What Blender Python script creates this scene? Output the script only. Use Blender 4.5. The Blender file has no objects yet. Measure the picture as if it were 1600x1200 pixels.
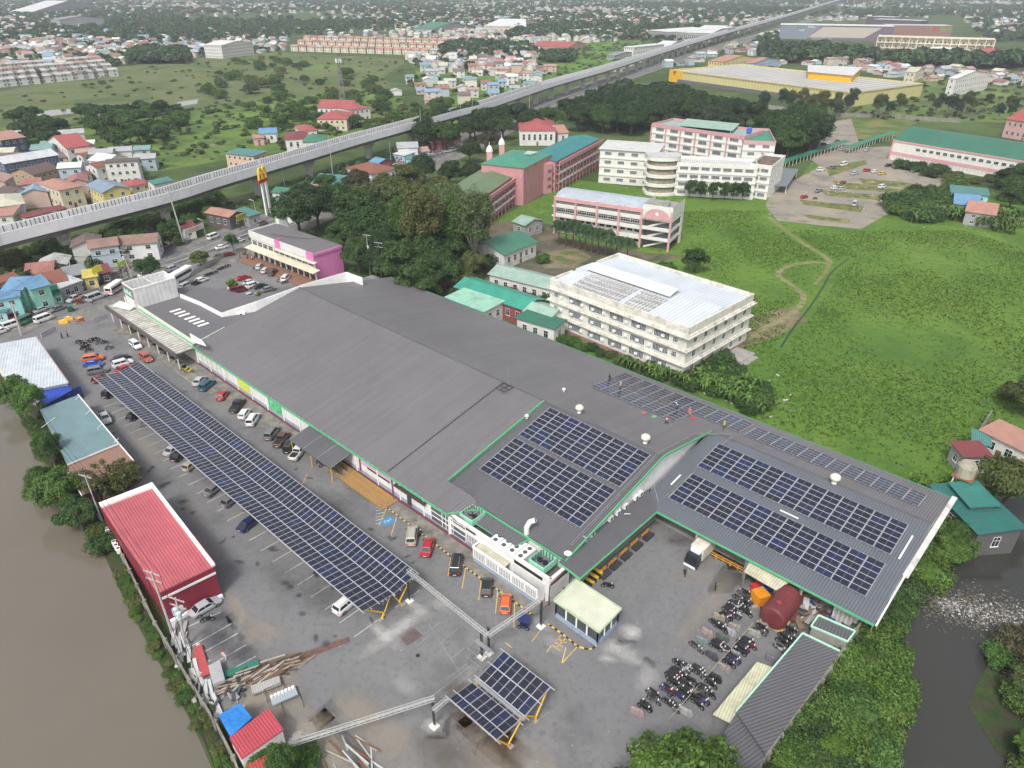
import bpy, bmesh, math, random
import numpy as np
from mathutils import Vector, Matrix
R=math.radians; PI=math.pi
random.seed(7); rng=np.random.default_rng(7)
scene=bpy.context.scene
COL=scene.collection
# ------------------------------------------------------------------ camera
HC=80.0; FPX=1109.0; TH=math.atan((600+31)/FPX)
cam=bpy.data.cameras.new('camera'); camo=bpy.data.objects.new('camera',cam); COL.objects.link(camo)
camo.location=(0,0,HC); camo.rotation_euler=(PI/2-TH,0,0)
cam.sensor_width=36; cam.lens=36*FPX/1600; cam.clip_start=.5; cam.clip_end=30000
scene.camera=camo
# ------------------------------------------------------------------ world, sun, exposure
SUN_EL=52; SUN_AZ=200   # high soft sun behind a cloud layer
w=bpy.data.worlds.new('World'); scene.world=w; w.use_nodes=True
nt=w.node_tree; nt.nodes.clear()
sky=nt.nodes.new('ShaderNodeTexSky'); sky.sky_type='NISHITA'; sky.sun_disc=False
sky.sun_elevation=R(SUN_EL); sky.sun_rotation=R(SUN_AZ); sky.air_density=1.0; sky.dust_density=4.0; sky.ozone_density=1.0
hs=nt.nodes.new('ShaderNodeHueSaturation'); hs.inputs['Saturation'].default_value=.32
bg=nt.nodes.new('ShaderNodeBackground'); bg.inputs['Strength'].default_value=.125
ow=nt.nodes.new('ShaderNodeOutputWorld')
nt.links.new(sky.outputs[0],hs.inputs['Color']); nt.links.new(hs.outputs[0],bg.inputs[0]); nt.links.new(bg.outputs[0],ow.inputs[0])
sl=bpy.data.lights.new('sun','SUN'); sl.energy=1.5; sl.angle=R(12); sl.color=(1,.97,.92)
so=bpy.data.objects.new('sun',sl); COL.objects.link(so)
_el,_az=R(SUN_EL),R(SUN_AZ)
_d=Vector((math.sin(_az)*math.cos(_el),math.cos(_az)*math.cos(_el),math.sin(_el)))
so.rotation_euler=_d.to_track_quat('Z','Y').to_euler(); so.location=(0,0,300)
scene.view_settings.view_transform='Standard'; scene.view_settings.look='None'
scene.view_settings.exposure=0.68; scene.view_settings.gamma=1.0
scene.render.engine='CYCLES'
scene.cycles.volume_bounces=0; scene.cycles.max_bounces=6; scene.cycles.transparent_max_bounces=8
# ------------------------------------------------------------------ pixel -> world, building frame
def P(x,y,z=0.0):
    dx=(x-800)/FPX; dy=(600-y)/FPX
    d=Vector((dx, math.cos(TH)+dy*math.sin(TH), -math.sin(TH)+dy*math.cos(TH)))
    return Vector((0,0,HC))+d*((z-HC)/d.z)
def proj(p):
    q=Vector(p)-Vector((0,0,HC)); zc=q.y*math.cos(TH)-q.z*math.sin(TH); yc=q.y*math.sin(TH)+q.z*math.cos(TH)
    if zc<=.1: return (-9999,-9999)
    return (800+FPX*q.x/zc, 600-FPX*yc/zc)
AX=R(133); UX=Vector((math.sin(AX),math.cos(AX),0)); VX=Vector((-math.cos(AX),math.sin(AX),0))
O0=Vector((-74.805,150.150,0))
UROT=math.atan2(UX.y,UX.x)
def UV(u,v,z=0): return O0+UX*u+VX*v+Vector((0,0,z))
def toUV(p):
    q=Vector(p)-O0; return q.dot(UX),q.dot(VX)
# ------------------------------------------------------------------ materials
M={}
def mat(name,col,rough=.8,var=.15,scale=.6,bump=0.0,metal=0.0,spec=.4,rib=None,objcol=False,island=0.0,var2=None,dirt=0.0,trans=0.0,coat=0.0,tilew=None):
    if name in M: return M[name]
    m=bpy.data.materials.new(name); m.use_nodes=True; n=m.node_tree.nodes; l=m.node_tree.links
    b=n['Principled BSDF']; b.inputs['Roughness'].default_value=rough; b.inputs['Metallic'].default_value=metal
    b.inputs['Specular IOR Level'].default_value=spec
    if coat: b.inputs['Coat Weight'].default_value=coat; b.inputs['Coat Roughness'].default_value=.05
    if objcol:
        oi=n.new('ShaderNodeObjectInfo'); c=oi.outputs['Color']
    else:
        rgb=n.new('ShaderNodeRGB'); rgb.outputs[0].default_value=(*col,1); c=rgb.outputs[0]
    geo=n.new('ShaderNodeNewGeometry')
    def mul(c,f):
        v=n.new('ShaderNodeVectorMath'); v.operation='SCALE'; l.new(c,v.inputs[0]); l.new(f,v.inputs['Scale']); return v.outputs[0]
    def mr(f,a,bb,lo=0,hi=1):
        q=n.new('ShaderNodeMapRange'); q.inputs[1].default_value=lo; q.inputs[2].default_value=hi; q.inputs[3].default_value=a; q.inputs[4].default_value=bb; l.new(f,q.inputs[0]); return q.outputs[0]
    def noise(s,det=4,vec=None,ro=.6):
        t=n.new('ShaderNodeTexNoise'); t.inputs['Scale'].default_value=s; t.inputs['Detail'].default_value=det; t.inputs['Roughness'].default_value=ro
        l.new(vec if vec is not None else geo.outputs['Position'],t.inputs['Vector']); return t.outputs['Fac']
    if var: c=mul(c,mr(noise(scale,6),1-var,1+var,.3,.7))
    if var2: c=mul(c,mr(noise(var2[0],3),1-var2[1],1+var2[1],.35,.65))
    if island: c=mul(c,mr(geo.outputs['Random Per Island'],1-island,1+island))
    hgt=None
    if rib or tilew:
        uv=n.new('ShaderNodeTexCoord'); sx=n.new('ShaderNodeSeparateXYZ'); l.new(uv.outputs['UV'],sx.inputs[0])
    if rib:
        period,amt,bh=rib
        q=n.new('ShaderNodeMath'); q.operation='MULTIPLY'; q.inputs[1].default_value=2*PI/period; l.new(sx.outputs['X'],q.inputs[0])
        s=n.new('ShaderNodeMath'); s.operation='SINE'; l.new(q.outputs[0],s.inputs[0])
        c=mul(c,mr(s.outputs[0],1-amt,1+amt*.5,-.2,.9)); hgt=(s.outputs[0],bh)
    if tilew:   # large sheet-to-sheet differences (period in m, amount) in the two UV directions
        pw,ph,amt=tilew
        cb=n.new('ShaderNodeCombineXYZ')
        for k,pp in ((0,pw),(1,ph)):
            q=n.new('ShaderNodeMath'); q.operation='MULTIPLY'; q.inputs[1].default_value=1/pp; l.new(sx.outputs['XY'[k]],q.inputs[0])
            f=n.new('ShaderNodeMath'); f.operation='FLOOR'; l.new(q.outputs[0],f.inputs[0]); l.new(f.outputs[0],cb.inputs[k])
        wn=n.new('ShaderNodeTexWhiteNoise'); wn.noise_dimensions='3D'; l.new(cb.outputs[0],wn.inputs['Vector'])
        c=mul(c,mr(wn.outputs['Value'],1-amt,1+amt))
    if dirt:
        f=mr(noise(.35,8,ro=.75),0,dirt,.5,.72)
        mx=n.new('ShaderNodeMix'); mx.data_type='RGBA'; l.new(f,mx.inputs['Factor']); l.new(c,mx.inputs['A']); mx.inputs['B'].default_value=(.09,.08,.065,1); c=mx.outputs['Result']
    l.new(c,b.inputs['Base Color'])
    if bump or hgt:
        bp=n.new('ShaderNodeBump'); bp.inputs['Strength'].default_value=.6
        if hgt: bp.inputs['Distance'].default_value=hgt[1]; l.new(hgt[0],bp.inputs['Height'])
        else: bp.inputs['Distance'].default_value=bump; l.new(noise(scale*4,5),bp.inputs['Height'])
        l.new(bp.outputs[0],b.inputs['Normal'])
    if trans:
        td=n.new('ShaderNodeBsdfTranslucent'); l.new(c,td.inputs[0]); ms=n.new('ShaderNodeMixShader'); ms.inputs[0].default_value=trans
        l.new(b.outputs[0],ms.inputs[1]); l.new(td.outputs[0],ms.inputs[2]); l.new(ms.outputs[0],n['Material Output'].inputs['Surface'])
    M[name]=m; return m
def paint(rgb,rough=.75,dirt=.25,**k):
    nm='paint_%02x%02x%02x_%d'%(*(int(255*min(1,c)) for c in rgb),int(rough*100)); return mat(nm,rgb,rough,var=.08,scale=.8,dirt=dirt,**k)
def sheet(rgb,period=.35,dirt=.25,rough=.5,amt=.16,**k):
    nm='sheet_%02x%02x%02x_%d'%(*(int(255*min(1,c)) for c in rgb),int(period*100)); return mat(nm,rgb,rough,var=.1,scale=.4,dirt=dirt,rib=(period,amt,.03),tilew=(3.1,7.5,.05),**k)
# ------------------------------------------------------------------ mesh builder
class MB:
    def __init__(s): s.v=[]; s.f=[]; s.m=[]; s.cur=0; s.uv={}
    def face(s,pts,uv=None):
        i=len(s.v); s.v+= [tuple(p) for p in pts]; s.f.append(tuple(range(i,i+len(pts)))); s.m.append(s.cur)
        if uv: s.uv[len(s.f)-1]=uv
    def quad(s,a,b,c,d,uv=None): s.face((a,b,c,d),uv)
    def box(s,x0,x1,y0,y1,z0,z1):
        p=[(x,y,z) for z in (z0,z1) for y in (y0,y1) for x in (x0,x1)]
        for q in ((0,1,5,4),(1,3,7,5),(3,2,6,7),(2,0,4,6),(4,5,7,6),(2,3,1,0)): s.face([p[k] for k in q])
    def slab(s,top,t):   # polygon of top points, thickness straight down
        bot=[(p[0],p[1],p[2]-t) for p in top]; n=len(top); s.face(top); s.face(bot[::-1])
        for i in range(n): j=(i+1)%n; s.face((bot[i],bot[j],top[j],top[i]))
    def prism(s,pts,z0,z1):
        n=len(pts); s.face([(p[0],p[1],z1) for p in pts]); s.face([(p[0],p[1],z0) for p in pts][::-1])
        for i in range(n):
            a,b=pts[i],pts[(i+1)%n]; s.face(((a[0],a[1],z0),(b[0],b[1],z0),(b[0],b[1],z1),(a[0],a[1],z1)))
    def tube(s,p0,p1,r0,r1=None,n=8,caps=True):
        p0=Vector(p0); p1=Vector(p1); r1=r0 if r1 is None else r1; d=(p1-p0)
        if d.length<1e-6: return
        d.normalize(); a=d.orthogonal().normalized(); b=d.cross(a)
        A=[];B=[]
        for k in range(n):
            t=2*PI*k/n; o=a*math.cos(t)+b*math.sin(t); A.append(p0+o*r0); B.append(p1+o*r1)
        for k in range(n): j=(k+1)%n; s.face((A[k],A[j],B[j],B[k]))
        if caps: s.face(A[::-1]); s.face(B)
    def bar(s,p0,p1,w,h):   # rectangular bar
        p0=Vector(p0); p1=Vector(p1); d=(p1-p0).normalized(); up=Vector((0,0,1))
        sd=d.cross(up); sd=Vector((1,0,0)) if sd.length<1e-4 else sd.normalized(); u2=sd.cross(d)
        c=[sd*w/2*i+u2*h/2*j for i,j in ((-1,-1),(1,-1),(1,1),(-1,1))]
        A=[p0+q for q in c]; B=[p1+q for q in c]
        for k in range(4): j=(k+1)%4; s.face((A[k],A[j],B[j],B[k]))
        s.face(A[::-1]); s.face(B)
    def lathe(s,prof,cx=0,cy=0,n=12):
        for (r0,z0),(r1,z1) in zip(prof[:-1],prof[1:]):
            for k in range(n):
                a,b=2*PI*k/n,2*PI*(k+1)/n
                q=[(cx+r0*math.cos(a),cy+r0*math.sin(a),z0),(cx+r0*math.cos(b),cy+r0*math.sin(b),z0),(cx+r1*math.cos(b),cy+r1*math.sin(b),z1),(cx+r1*math.cos(a),cy+r1*math.sin(a),z1)]
                if r0<1e-5: q=[q[0],q[2],q[3]]
                elif r1<1e-5: q=q[:3]
                s.face(q)
    def build(s,name,mats,parent=None,smooth=False,loc=None,link=True,weld=False):
        me=bpy.data.meshes.new(name); me.from_pydata(s.v,[],s.f)
        if not isinstance(mats,(list,tuple)): mats=[mats]
        for m in mats: me.materials.append(m)
        if s.cur or any(s.m): me.polygons.foreach_set('material_index',s.m)
        uvl=me.uv_layers.new(name='UVMap'); arr=np.zeros((len(me.loops),2),np.float32); li=0
        for fi,f in enumerate(s.f):
            if fi in s.uv:
                for k,q in enumerate(s.uv[fi]): arr[li+k]=q
            else:
                a=Vector(s.v[f[0]]); e=Vector(s.v[f[1]])-a
                if e.length<1e-6: e=Vector((1,0,0))
                e.normalize(); nn=None
                for k in range(2,len(f)):
                    c=e.cross(Vector(s.v[f[k]])-a)
                    if c.length>1e-6: nn=c.normalized(); break
                g=nn.cross(e) if nn else Vector((0,0,1))
                for k,vi in enumerate(f):
                    q=Vector(s.v[vi])-a; arr[li+k]=(q.dot(e),q.dot(g))
            li+=len(f)
        uvl.data.foreach_set('uv',arr.ravel())
        if weld:
            bm=bmesh.new(); bm.from_mesh(me); bmesh.ops.remove_doubles(bm,verts=bm.verts,dist=1e-4); bmesh.ops.recalc_face_normals(bm,faces=bm.faces); bm.to_mesh(me); bm.free()
        if smooth: me.polygons.foreach_set('use_smooth',[True]*len(me.polygons))
        me.update()
        if not link: return me
        return ob(name,me,parent,loc)
def ob(name,me,parent=None,loc=None,rot=None,scale=None):
    o=bpy.data.objects.new(name,me); COL.objects.link(o)
    if parent is not None: o.parent=parent
    if loc is not None: o.location=loc
    if rot is not None: o.rotation_euler=rot if hasattr(rot,'__len__') else (0,0,rot)
    if scale is not None: o.scale=scale if hasattr(scale,'__len__') else (scale,)*3
    return o
def tag(o,label,cat,group=None):
    o['label']=label; o['category']=cat
    if group: o['group']=group
    return o
def thing(name,label,cat,loc=(0,0,0),rot=0,group=None):
    o=ob(name,None,None,loc,rot); o.empty_display_size=.5; return tag(o,label,cat,group)
def struct(o): o['kind']='structure'; return o
def stuff(o): o['kind']='stuff'; return o
KIDS={}
def kids(o):
    if o.name not in KIDS: KIDS[o.name]=list(o.children)
    return KIDS[o.name]
def dup(o,loc,rot=0,label=None,group=None,scale=None,color=None,cat=None,_p=None):
    c=o.copy(); COL.objects.link(c)
    if _p is not None: c.parent=_p
    else:
        c.location=loc; c.rotation_euler=(0,0,rot)
        if scale is not None: c.scale=scale if hasattr(scale,'__len__') else (scale,)*3
        if label: c['label']=label
        if group: c['group']=group
        if cat: c['category']=cat
    if color: c.color=color
    for k in kids(o): dup(k,None,_p=c,color=color)
    return c
PROTOS=[]   # sources that are only copied, removed at the end
def poly_at(pts,z): return [tuple(P(x,y,0))[:2]+(z,) for x,y in pts]
def groundpoly(name,pts,z,m,px=True):
    b=MB(); b.face([(*P(x,y,0)[:2],z) for x,y in pts] if px else [(p[0],p[1],z) for p in pts]); o=b.build(name,m); return o
def rect3(a,b,c,h,h2=None):
    A=P(a[0],a[1],h); B=P(b[0],b[1],h); C=P(c[0],c[1],h if h2 is None else h2)
    d=(B-A); d.z=0; L=d.length; d.normalize(); n=Vector((-d.y,d.x,0)); D=(C-A).dot(n); rot=math.atan2(d.y,d.x); loc=Vector((A.x,A.y,0))
    if D<0: loc=loc+n*D; D=-D
    return loc,rot,L,D
def smooth_curve(pts,step):
    out=[]; n=len(pts)
    for i in range(n-1):
        p0=pts[max(i-1,0)]; p1=pts[i]; p2=pts[i+1]; p3=pts[min(i+2,n-1)]
        k=max(2,int((p2-p1).length/step))
        for j in range(k):
            t=j/k; out.append(.5*((2*p1)+(p2-p0)*t+(2*p0-5*p1+4*p2-p3)*t*t+(3*p1-p0-3*p2+p3)*t*t*t))
    out.append(pts[-1]); return out
def ribbon(name,pts,w0,w1,z,m):   # strip between offsets w0..w1 to the left of a path
    b=MB(); L=[];Rr=[]
    for i,p in enumerate(pts):
        d=(pts[min(i+1,len(pts)-1)]-pts[max(i-1,0)]); d.z=0; d.normalize(); n=Vector((-d.y,d.x,0))
        L.append(p+n*w0); Rr.append(p+n*w1)
    for i in range(len(pts)-1):
        q=[L[i],L[i+1],Rr[i+1],Rr[i]]; b.face([(k.x,k.y,z) for k in q])
    return b.build(name,m)
def text_mesh(name,body,size,m,parent,loc,rot,ext=.05,align='CENTER',sx=1.0):
    cu=bpy.data.curves.new(name,'FONT'); cu.body=body; cu.size=size; cu.extrude=ext; cu.align_x=align; cu.align_y='CENTER'
    t=bpy.data.objects.new(name,cu); COL.objects.link(t); dg=bpy.context.evaluated_depsgraph_get(); dg.update()
    me=bpy.data.meshes.new_from_object(t.evaluated_get(dg)); bpy.data.objects.remove(t); bpy.data.curves.remove(cu)
    me.materials.clear(); me.materials.append(m)
    o=ob(name,me,parent,loc); o.rotation_euler=rot; o.scale=(sx,1,1); return o
# ================================================================== SETTING: ground, water, roads
def groundmat(name,cols,scales,rough=.95,bump=.3,thr=None):
    m=bpy.data.materials.new(name); m.use_nodes=True; n=m.node_tree.nodes; l=m.node_tree.links; b=n['Principled BSDF']
    b.inputs['Roughness'].default_value=rough; b.inputs['Specular IOR Level'].default_value=.2
    geo=n.new('ShaderNodeNewGeometry'); prev=None
    for i,(c,s) in enumerate(zip(cols,scales)):
        if prev is None:
            r=n.new('ShaderNodeRGB'); r.outputs[0].default_value=(*c,1); prev=r.outputs[0]; continue
        t=n.new('ShaderNodeTexNoise'); t.inputs['Scale'].default_value=s; t.inputs['Detail'].default_value=8; t.inputs['Roughness'].default_value=.62
        mp=n.new('ShaderNodeMapping'); mp.inputs['Location'].default_value=(i*37.1,i*11.3,i*5); l.new(geo.outputs['Position'],mp.inputs[0]); l.new(mp.outputs[0],t.inputs['Vector'])
        q=n.new('ShaderNodeMapRange'); lo,hi=(thr[i-1] if thr else (.45,.6)); q.inputs[1].default_value=lo; q.inputs[2].default_value=hi; l.new(t.outputs['Fac'],q.inputs[0])
        mx=n.new('ShaderNodeMix'); mx.data_type='RGBA'; l.new(q.outputs[0],mx.inputs['Factor']); l.new(prev,mx.inputs['A']); mx.inputs['B'].default_value=(*c,1); prev=mx.outputs['Result']
    l.new(prev,b.inputs['Base Color'])
    t=n.new('ShaderNodeTexNoise'); t.inputs['Scale'].default_value=1.2; t.inputs['Detail'].default_value=8; t.inputs['Roughness'].default_value=.7; l.new(geo.outputs['Position'],t.inputs['Vector'])
    bp=n.new('ShaderNodeBump'); bp.inputs['Strength'].default_value=.7; bp.inputs['Distance'].default_value=bump; l.new(t.outputs['Fac'],bp.inputs['Height']); l.new(bp.outputs[0],b.inputs['Normal'])
    return m
g_base=groundmat('scrub_ground',[(.055,.085,.03),(.09,.13,.042),(.042,.068,.025),(.12,.12,.06)],[0,.02,.05,.012],bump=.5,thr=[(.4,.6),(.5,.62),(.62,.7)])
g_grass=groundmat('bright_grass',[(.092,.178,.030),(.128,.215,.036),(.072,.148,.028),(.15,.215,.05),(.062,.13,.026)],[0,.022,.06,.10,.5],bump=.7,thr=[(.4,.62),(.5,.66),(.56,.72),(.52,.64)])
g_lawn=groundmat('dull_grass',[(.075,.12,.03),(.12,.16,.045),(.045,.08,.02)],[0,.05,.3],bump=.4)
g_marsh=groundmat('marsh_reeds',[(.105,.135,.05),(.14,.155,.07),(.075,.11,.038),(.12,.20,.045)],[0,.01,.035,.008],bump=.5,thr=[(.4,.6),(.5,.62),(.58,.64)])
g_soil=groundmat('dry_soil',[(.22,.18,.12),(.15,.13,.08),(.10,.12,.04)],[0,.08,.25],bump=.1)
g_gravel=groundmat('gravel_lot',[(.25,.23,.195),(.31,.27,.21),(.19,.175,.15),(.2,.2,.12)],[0,.05,.12,.2],bump=.08,thr=[(.42,.6),(.5,.65),(.66,.72)])
g_asph=groundmat('worn_asphalt',[(.165,.165,.17),(.20,.198,.196),(.12,.12,.125),(.21,.195,.175),(.135,.135,.14)],[0,.045,.13,.03,1.2],rough=.75,bump=.02,thr=[(.38,.66),(.52,.7),(.62,.74),(.5,.7)])
g_road=groundmat('road_asphalt',[(.12,.12,.125),(.16,.16,.16),(.2,.19,.17)],[0,.06,.2],rough=.8,bump=.02)
g_conc=groundmat('pavement_concrete',[(.18,.17,.155),(.13,.125,.115),(.24,.225,.20)],[0,.2,.5],rough=.85,bump=.02)
g_path=groundmat('trodden_path',[(.25,.21,.13),(.19,.17,.09),(.13,.17,.04)],[0,.1,.5],bump=.05)
def gsheet(name,pts,z,m,px=True): return struct(groundpoly(name,pts,z,m,px))
b=MB(); S=9000
b.face([(-S,-400,0),(S,-400,0),(S,S*1.6,0),(-S,S*1.6,0)]); struct(b.build('ground',g_base))
gsheet('marsh_field',[(-60,205),(-30,150),(180,105),(300,90),(430,82),(640,92),(600,120),(620,150),(520,170),(430,165),(330,170),(190,185),(60,200)],.02,g_marsh)
gsheet('wet_meadow',[(-20,200),(160,196),(330,168),(450,150),(620,140),(640,180),(560,215),(430,238),(230,270),(120,262),(60,240)],.03,groundmat('wet_meadow',[(.10,.165,.038),(.14,.21,.045),(.07,.12,.032),(.18,.19,.085)],[0,.02,.05,.03],thr=[(.42,.6),(.48,.6),(.6,.66)]))
gsheet('grass_strip',[(0,400),(120,370),(420,300),(760,190),(830,175),(860,200),(760,240),(560,290),(330,345),(0,470)],.04,g_lawn)
gsheet('meadow',[(700,205),(640,95),(760,75),(870,60),(1000,60),(1010,95),(930,118),(860,130),(760,160)],.02,groundmat('bright_meadow',[(.1,.19,.03),(.14,.23,.04),(.06,.11,.03)],[0,.012,.03]))  # fresh green grass with brighter and darker patches mixed by noise
gsheet('grass_field',[(690,380),(800,330),(900,280),(1040,300),(1230,300),(1290,230),(1420,250),(1480,300),(1700,320),(1900,560),(1640,700),(1560,760),(1470,790),(1180,668),(1060,600),(870,540),(700,470)],.03,g_grass)
gsheet('far_meadow',[(1280,175),(1420,122),(1640,130),(1700,190),(1400,192),(1300,196)],.03,groundmat('hazy_meadow',[(.11,.16,.045),(.15,.2,.06),(.08,.11,.04)],[0,.015,.03]))
gsheet('dry_grass',[(1288,182),(1420,178),(1432,192),(1392,222),(1310,214)],.045,groundmat('dry_grass',[(.13,.17,.05),(.22,.19,.09),(.08,.12,.03)],[0,.03,.08]))
gsheet('gravel_lot',[(1196,322),(1205,300),(1260,272),(1330,232),(1400,228),(1480,270),(1510,292),(1440,300),(1395,330),(1345,358),(1280,352),(1215,345)],.05,g_gravel)
gsheet('gravel_track',[(1268,250),(1295,190),(1330,186),(1345,232),(1300,275)],.056,g_gravel)
for i,(a,bq,c,d) in enumerate([((1290,262),(1352,250),(1356,256),(1296,276)),((1340,278),(1440,288),(1446,296),(1350,288)),((1300,282),(1405,296),(1400,302),(1310,294)),((1282,297),(1375,305),(1374,313),(1290,306)),((1248,312),(1350,322),(1345,332),(1256,320)),((1258,335),(1330,344),(1326,350),(1262,341))]):
    gsheet('grass_island',[a,bq,c,d],.06,groundmat('weedy_island%d'%i,[(.16,.16,.06),(.27,.22,.10),(.07,.12,.03)],[0,.15,.3]) if i==0 else bpy.data.materials['weedy_island0'])
gsheet('school_yard',[(690,372),(745,352),(800,345),(862,350),(880,372),(1010,395),(1080,400),(880,430),(870,530),(690,470)],.05,groundmat('yard_soil',[(.10,.095,.07),(.055,.08,.03),(.16,.13,.09)],[0,.08,.15]))  # brown soil mixed with dark green and tan patches by noise
gsheet('bare_yard',[(838,396),(900,388),(925,402),(895,418),(850,420)],.065,g_soil)
gsheet('bare_ground',[(1150,500),(1240,478),(1262,500),(1205,530),(1158,545)],.045,g_soil)
def pathstrip(name,pts,wd,z,m,px=True):
    c=smooth_curve([P(*p) if px else Vector(p) for p in pts],2.0); return struct(ribbon(name,c,-wd/2,wd/2,z,m))
pathstrip('dirt_path',[(1200,338),(1230,362),(1262,385),(1290,402),(1296,412),(1270,410),(1235,415),(1215,428),(1228,440),(1250,455),(1255,470),(1235,492),(1190,515),(1165,530)],1.7,.055,g_path)
pathstrip('dirt_path',[(1296,412),(1290,425),(1272,445)],1.1,.058,g_path)
m_ditch=mat('ditch',(.03,.055,.02),.9)
pathstrip('ditch',[(1326,404),(1300,425),(1285,450),(1264,482),(1240,512),(1220,543)],.55,.06,m_ditch)
# water
def watermat(name,col,rough,bs,bd):
    m=mat(name,col,rough,var=.07,scale=.03,spec=.5); n=m.node_tree.nodes; l=m.node_tree.links
    t=n.new('ShaderNodeTexNoise'); t.inputs['Scale'].default_value=bs; t.inputs['Detail'].default_value=4
    g=n.new('ShaderNodeNewGeometry'); l.new(g.outputs['Position'],t.inputs['Vector'])
    bp=n.new('ShaderNodeBump'); bp.inputs['Strength'].default_value=.25; bp.inputs['Distance'].default_value=bd; l.new(t.outputs['Fac'],bp.inputs['Height']); l.new(bp.outputs[0],n['Principled BSDF'].inputs['Normal'])
    return m
w_pond=watermat('muddy_water',(.15,.132,.105),.12,.35,.03); w_creek=watermat('creek_water',(.042,.043,.038),.10,.5,.02)
gsheet('pond_water',[(-400,560),(-10,590),(30,640),(75,720),(110,790),(160,860),(200,950),(262,1060),(300,1130),(345,1230),(360,1320),(-500,1320)],.05,w_pond)
gsheet('creek_water',[(1640,730),(1560,770),(1500,830),(1440,900),(1400,990),(1420,1060),(1390,1200),(1380,1300),(1800,1300),(1900,760)],.05,w_creek)
for pp in ([(30,180),(80,172),(150,168),(155,172),(90,180),(40,188)],[(190,164),(230,160),(248,165),(215,170)],[(275,160),(310,155),(308,162),(282,166)],[(150,176),(172,174),(160,181),(148,181)]):
    gsheet('marsh_water',pp,.06,mat('pale_water',(.30,.30,.27),.25,var=.1))
# bank between yard wall and creek
gsheet('creek_bank',[(1480,790),(1560,770),(1500,840),(1450,905),(1402,990),(1422,1060),(1392,1200),(1385,1320),(1150,1320),(1350,990)],.08,groundmat('bank_soil',[(.03,.055,.02),(.05,.085,.025),(.06,.05,.035)],[0,.2,.5]))
gsheet('creek_bank',[(1640,960),(1560,1010),(1510,1100),(1560,1180),(1700,1250),(1800,1000)],.09,bpy.data.materials['bank_soil'])
gsheet('pond_bank',[(-60,560),(-10,600),(30,650),(75,725),(112,795),(165,870),(205,955),(268,1065),(306,1135),(352,1235),(368,1330),(420,1330),(330,1130),(250,985),(175,850),(90,680),(30,570),(0,540)],.07,bpy.data.materials['bank_soil'])
# compound asphalt
gsheet('parking_lot',[(-30,520),(60,512),(140,480),(205,465),(330,520),(300,470),(270,425),(300,405),(420,372),(470,400),(560,440),(620,480),(700,560),(1150,880),(1390,940),(1355,985),(1250,1130),(1190,1210),(1120,1330),(455,1330),(400,1240),(330,1100),(250,945),(205,870),(150,790),(100,700),(40,580)],.09,g_asph)
# streets
RD=[(-240,560),(-60,505),(70,478),(212,432),(300,404),(400,362),(470,335),(560,295),(640,262),(760,206),(890,150),(1000,110),(1100,80),(1200,52),(1290,26),(1380,6)]
rc=smooth_curve([P(*p) for p in RD],6)
struct(ribbon('pavement',rc,-15.5,13.5,.10,g_conc))
struct(ribbon('road',rc,-11.5,-.7,.12,g_road)); struct(ribbon('road',rc,.7,9.5,.122,g_road))
wl=mat('white_line',(.55,.55,.53),.7,var=.25,scale=1); yl=mat('yellow_line',(.62,.42,.10),.7,var=.3,scale=.8); 
struct(ribbon('lane_line',rc,-6.2,-6.05,.127,wl)); struct(ribbon('lane_line',rc,5.05,5.2,.127,wl))
gsheet('side_street',[(-20,268),(12,262),(70,300),(120,330),(105,345),(60,325),(0,290)],.06,g_road)
pathstrip('side_street',[(200,350),(235,372),(262,392),(290,405)],9,.11,g_road)
gsheet('rail_track_bed',[(0,418),(100,392),(250,345),(420,296),(590,255),(760,190),(758,196),(590,262),(420,303),(250,352),(100,400),(0,428)],.06,groundmat('track_bed',[(.2,.18,.13),(.12,.13,.06)],[0,.2]))
# median kerb
med=[p for p in rc]
b=MB()
for i in range(len(med)-1):
    if med[i].x>420: break
    d=(med[i+1]-med[i]).normalized(); n=Vector((-d.y,d.x,0))
    a,c=med[i],med[i+1]
    q=[a-n*.45,c-n*.45,c+n*.45,a+n*.45]; b.slab([(k.x,k.y,.62) for k in q],.52)
struct(b.build('kerb',mat('median_concrete',(.27,.26,.24),.85,var=.25,scale=.4,dirt=.5)))
# markings in the yard ------------------------------------------------
def line(name,p,q,wd,z=.098,m=None,pxl=True):
    a=P(*p) if pxl else Vector(p); c=P(*q) if pxl else Vector(q); d=(c-a); d.z=0; d.normalize(); n=Vector((-d.y,d.x,0))*wd/2
    b=MB(); b.face([(k.x,k.y,z) for k in (a-n,c-n,c+n,a+n)]); return struct(b.build(name,m or yl))
for p,q in [((648,826),(634,852)),((684,838),(666,868)),((706,862),(700,900)),((730,872),(722,920)),((752,905),(748,938)),((778,920),(774,960)),((804,942),(803,982)),((606,790),(592,822)),((620,808),(611,838)),((480,742),(472,758)),
            ((884,1013),(878,1036)),((843,987),(831,1003)),((866,1003),(854,1020)),((902,1011),(878,1037))]:
    line('parking_line',p,q,.13)
for p,q in [((294,980),(345,957)),((300,1010),(362,975)),((318,1020),(372,990)),((333,1038),(385,1008)),((352,1052),(400,1026))]: line('parking_line',p,q,.14,m=wl)
for k in range(7):
    a=UV(74+0,0); 
for k in range(6):
    t=k/6; line('hatch_marking',(590-3-t*4*0,794+k*5),(600,790+k*5+1),.10,m=wl)
for t in range(26):   # faint bay lines under the carport
    u=4+t*3.6; a=UV(u,-17.8); c=UV(u,-23.5); line('parking_line',a,c,.11,m=wl,pxl=False)
    a=UV(u,-16.2); c=UV(u,-11.5); line('parking_line',a,c,.11,m=wl,pxl=False)
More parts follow.
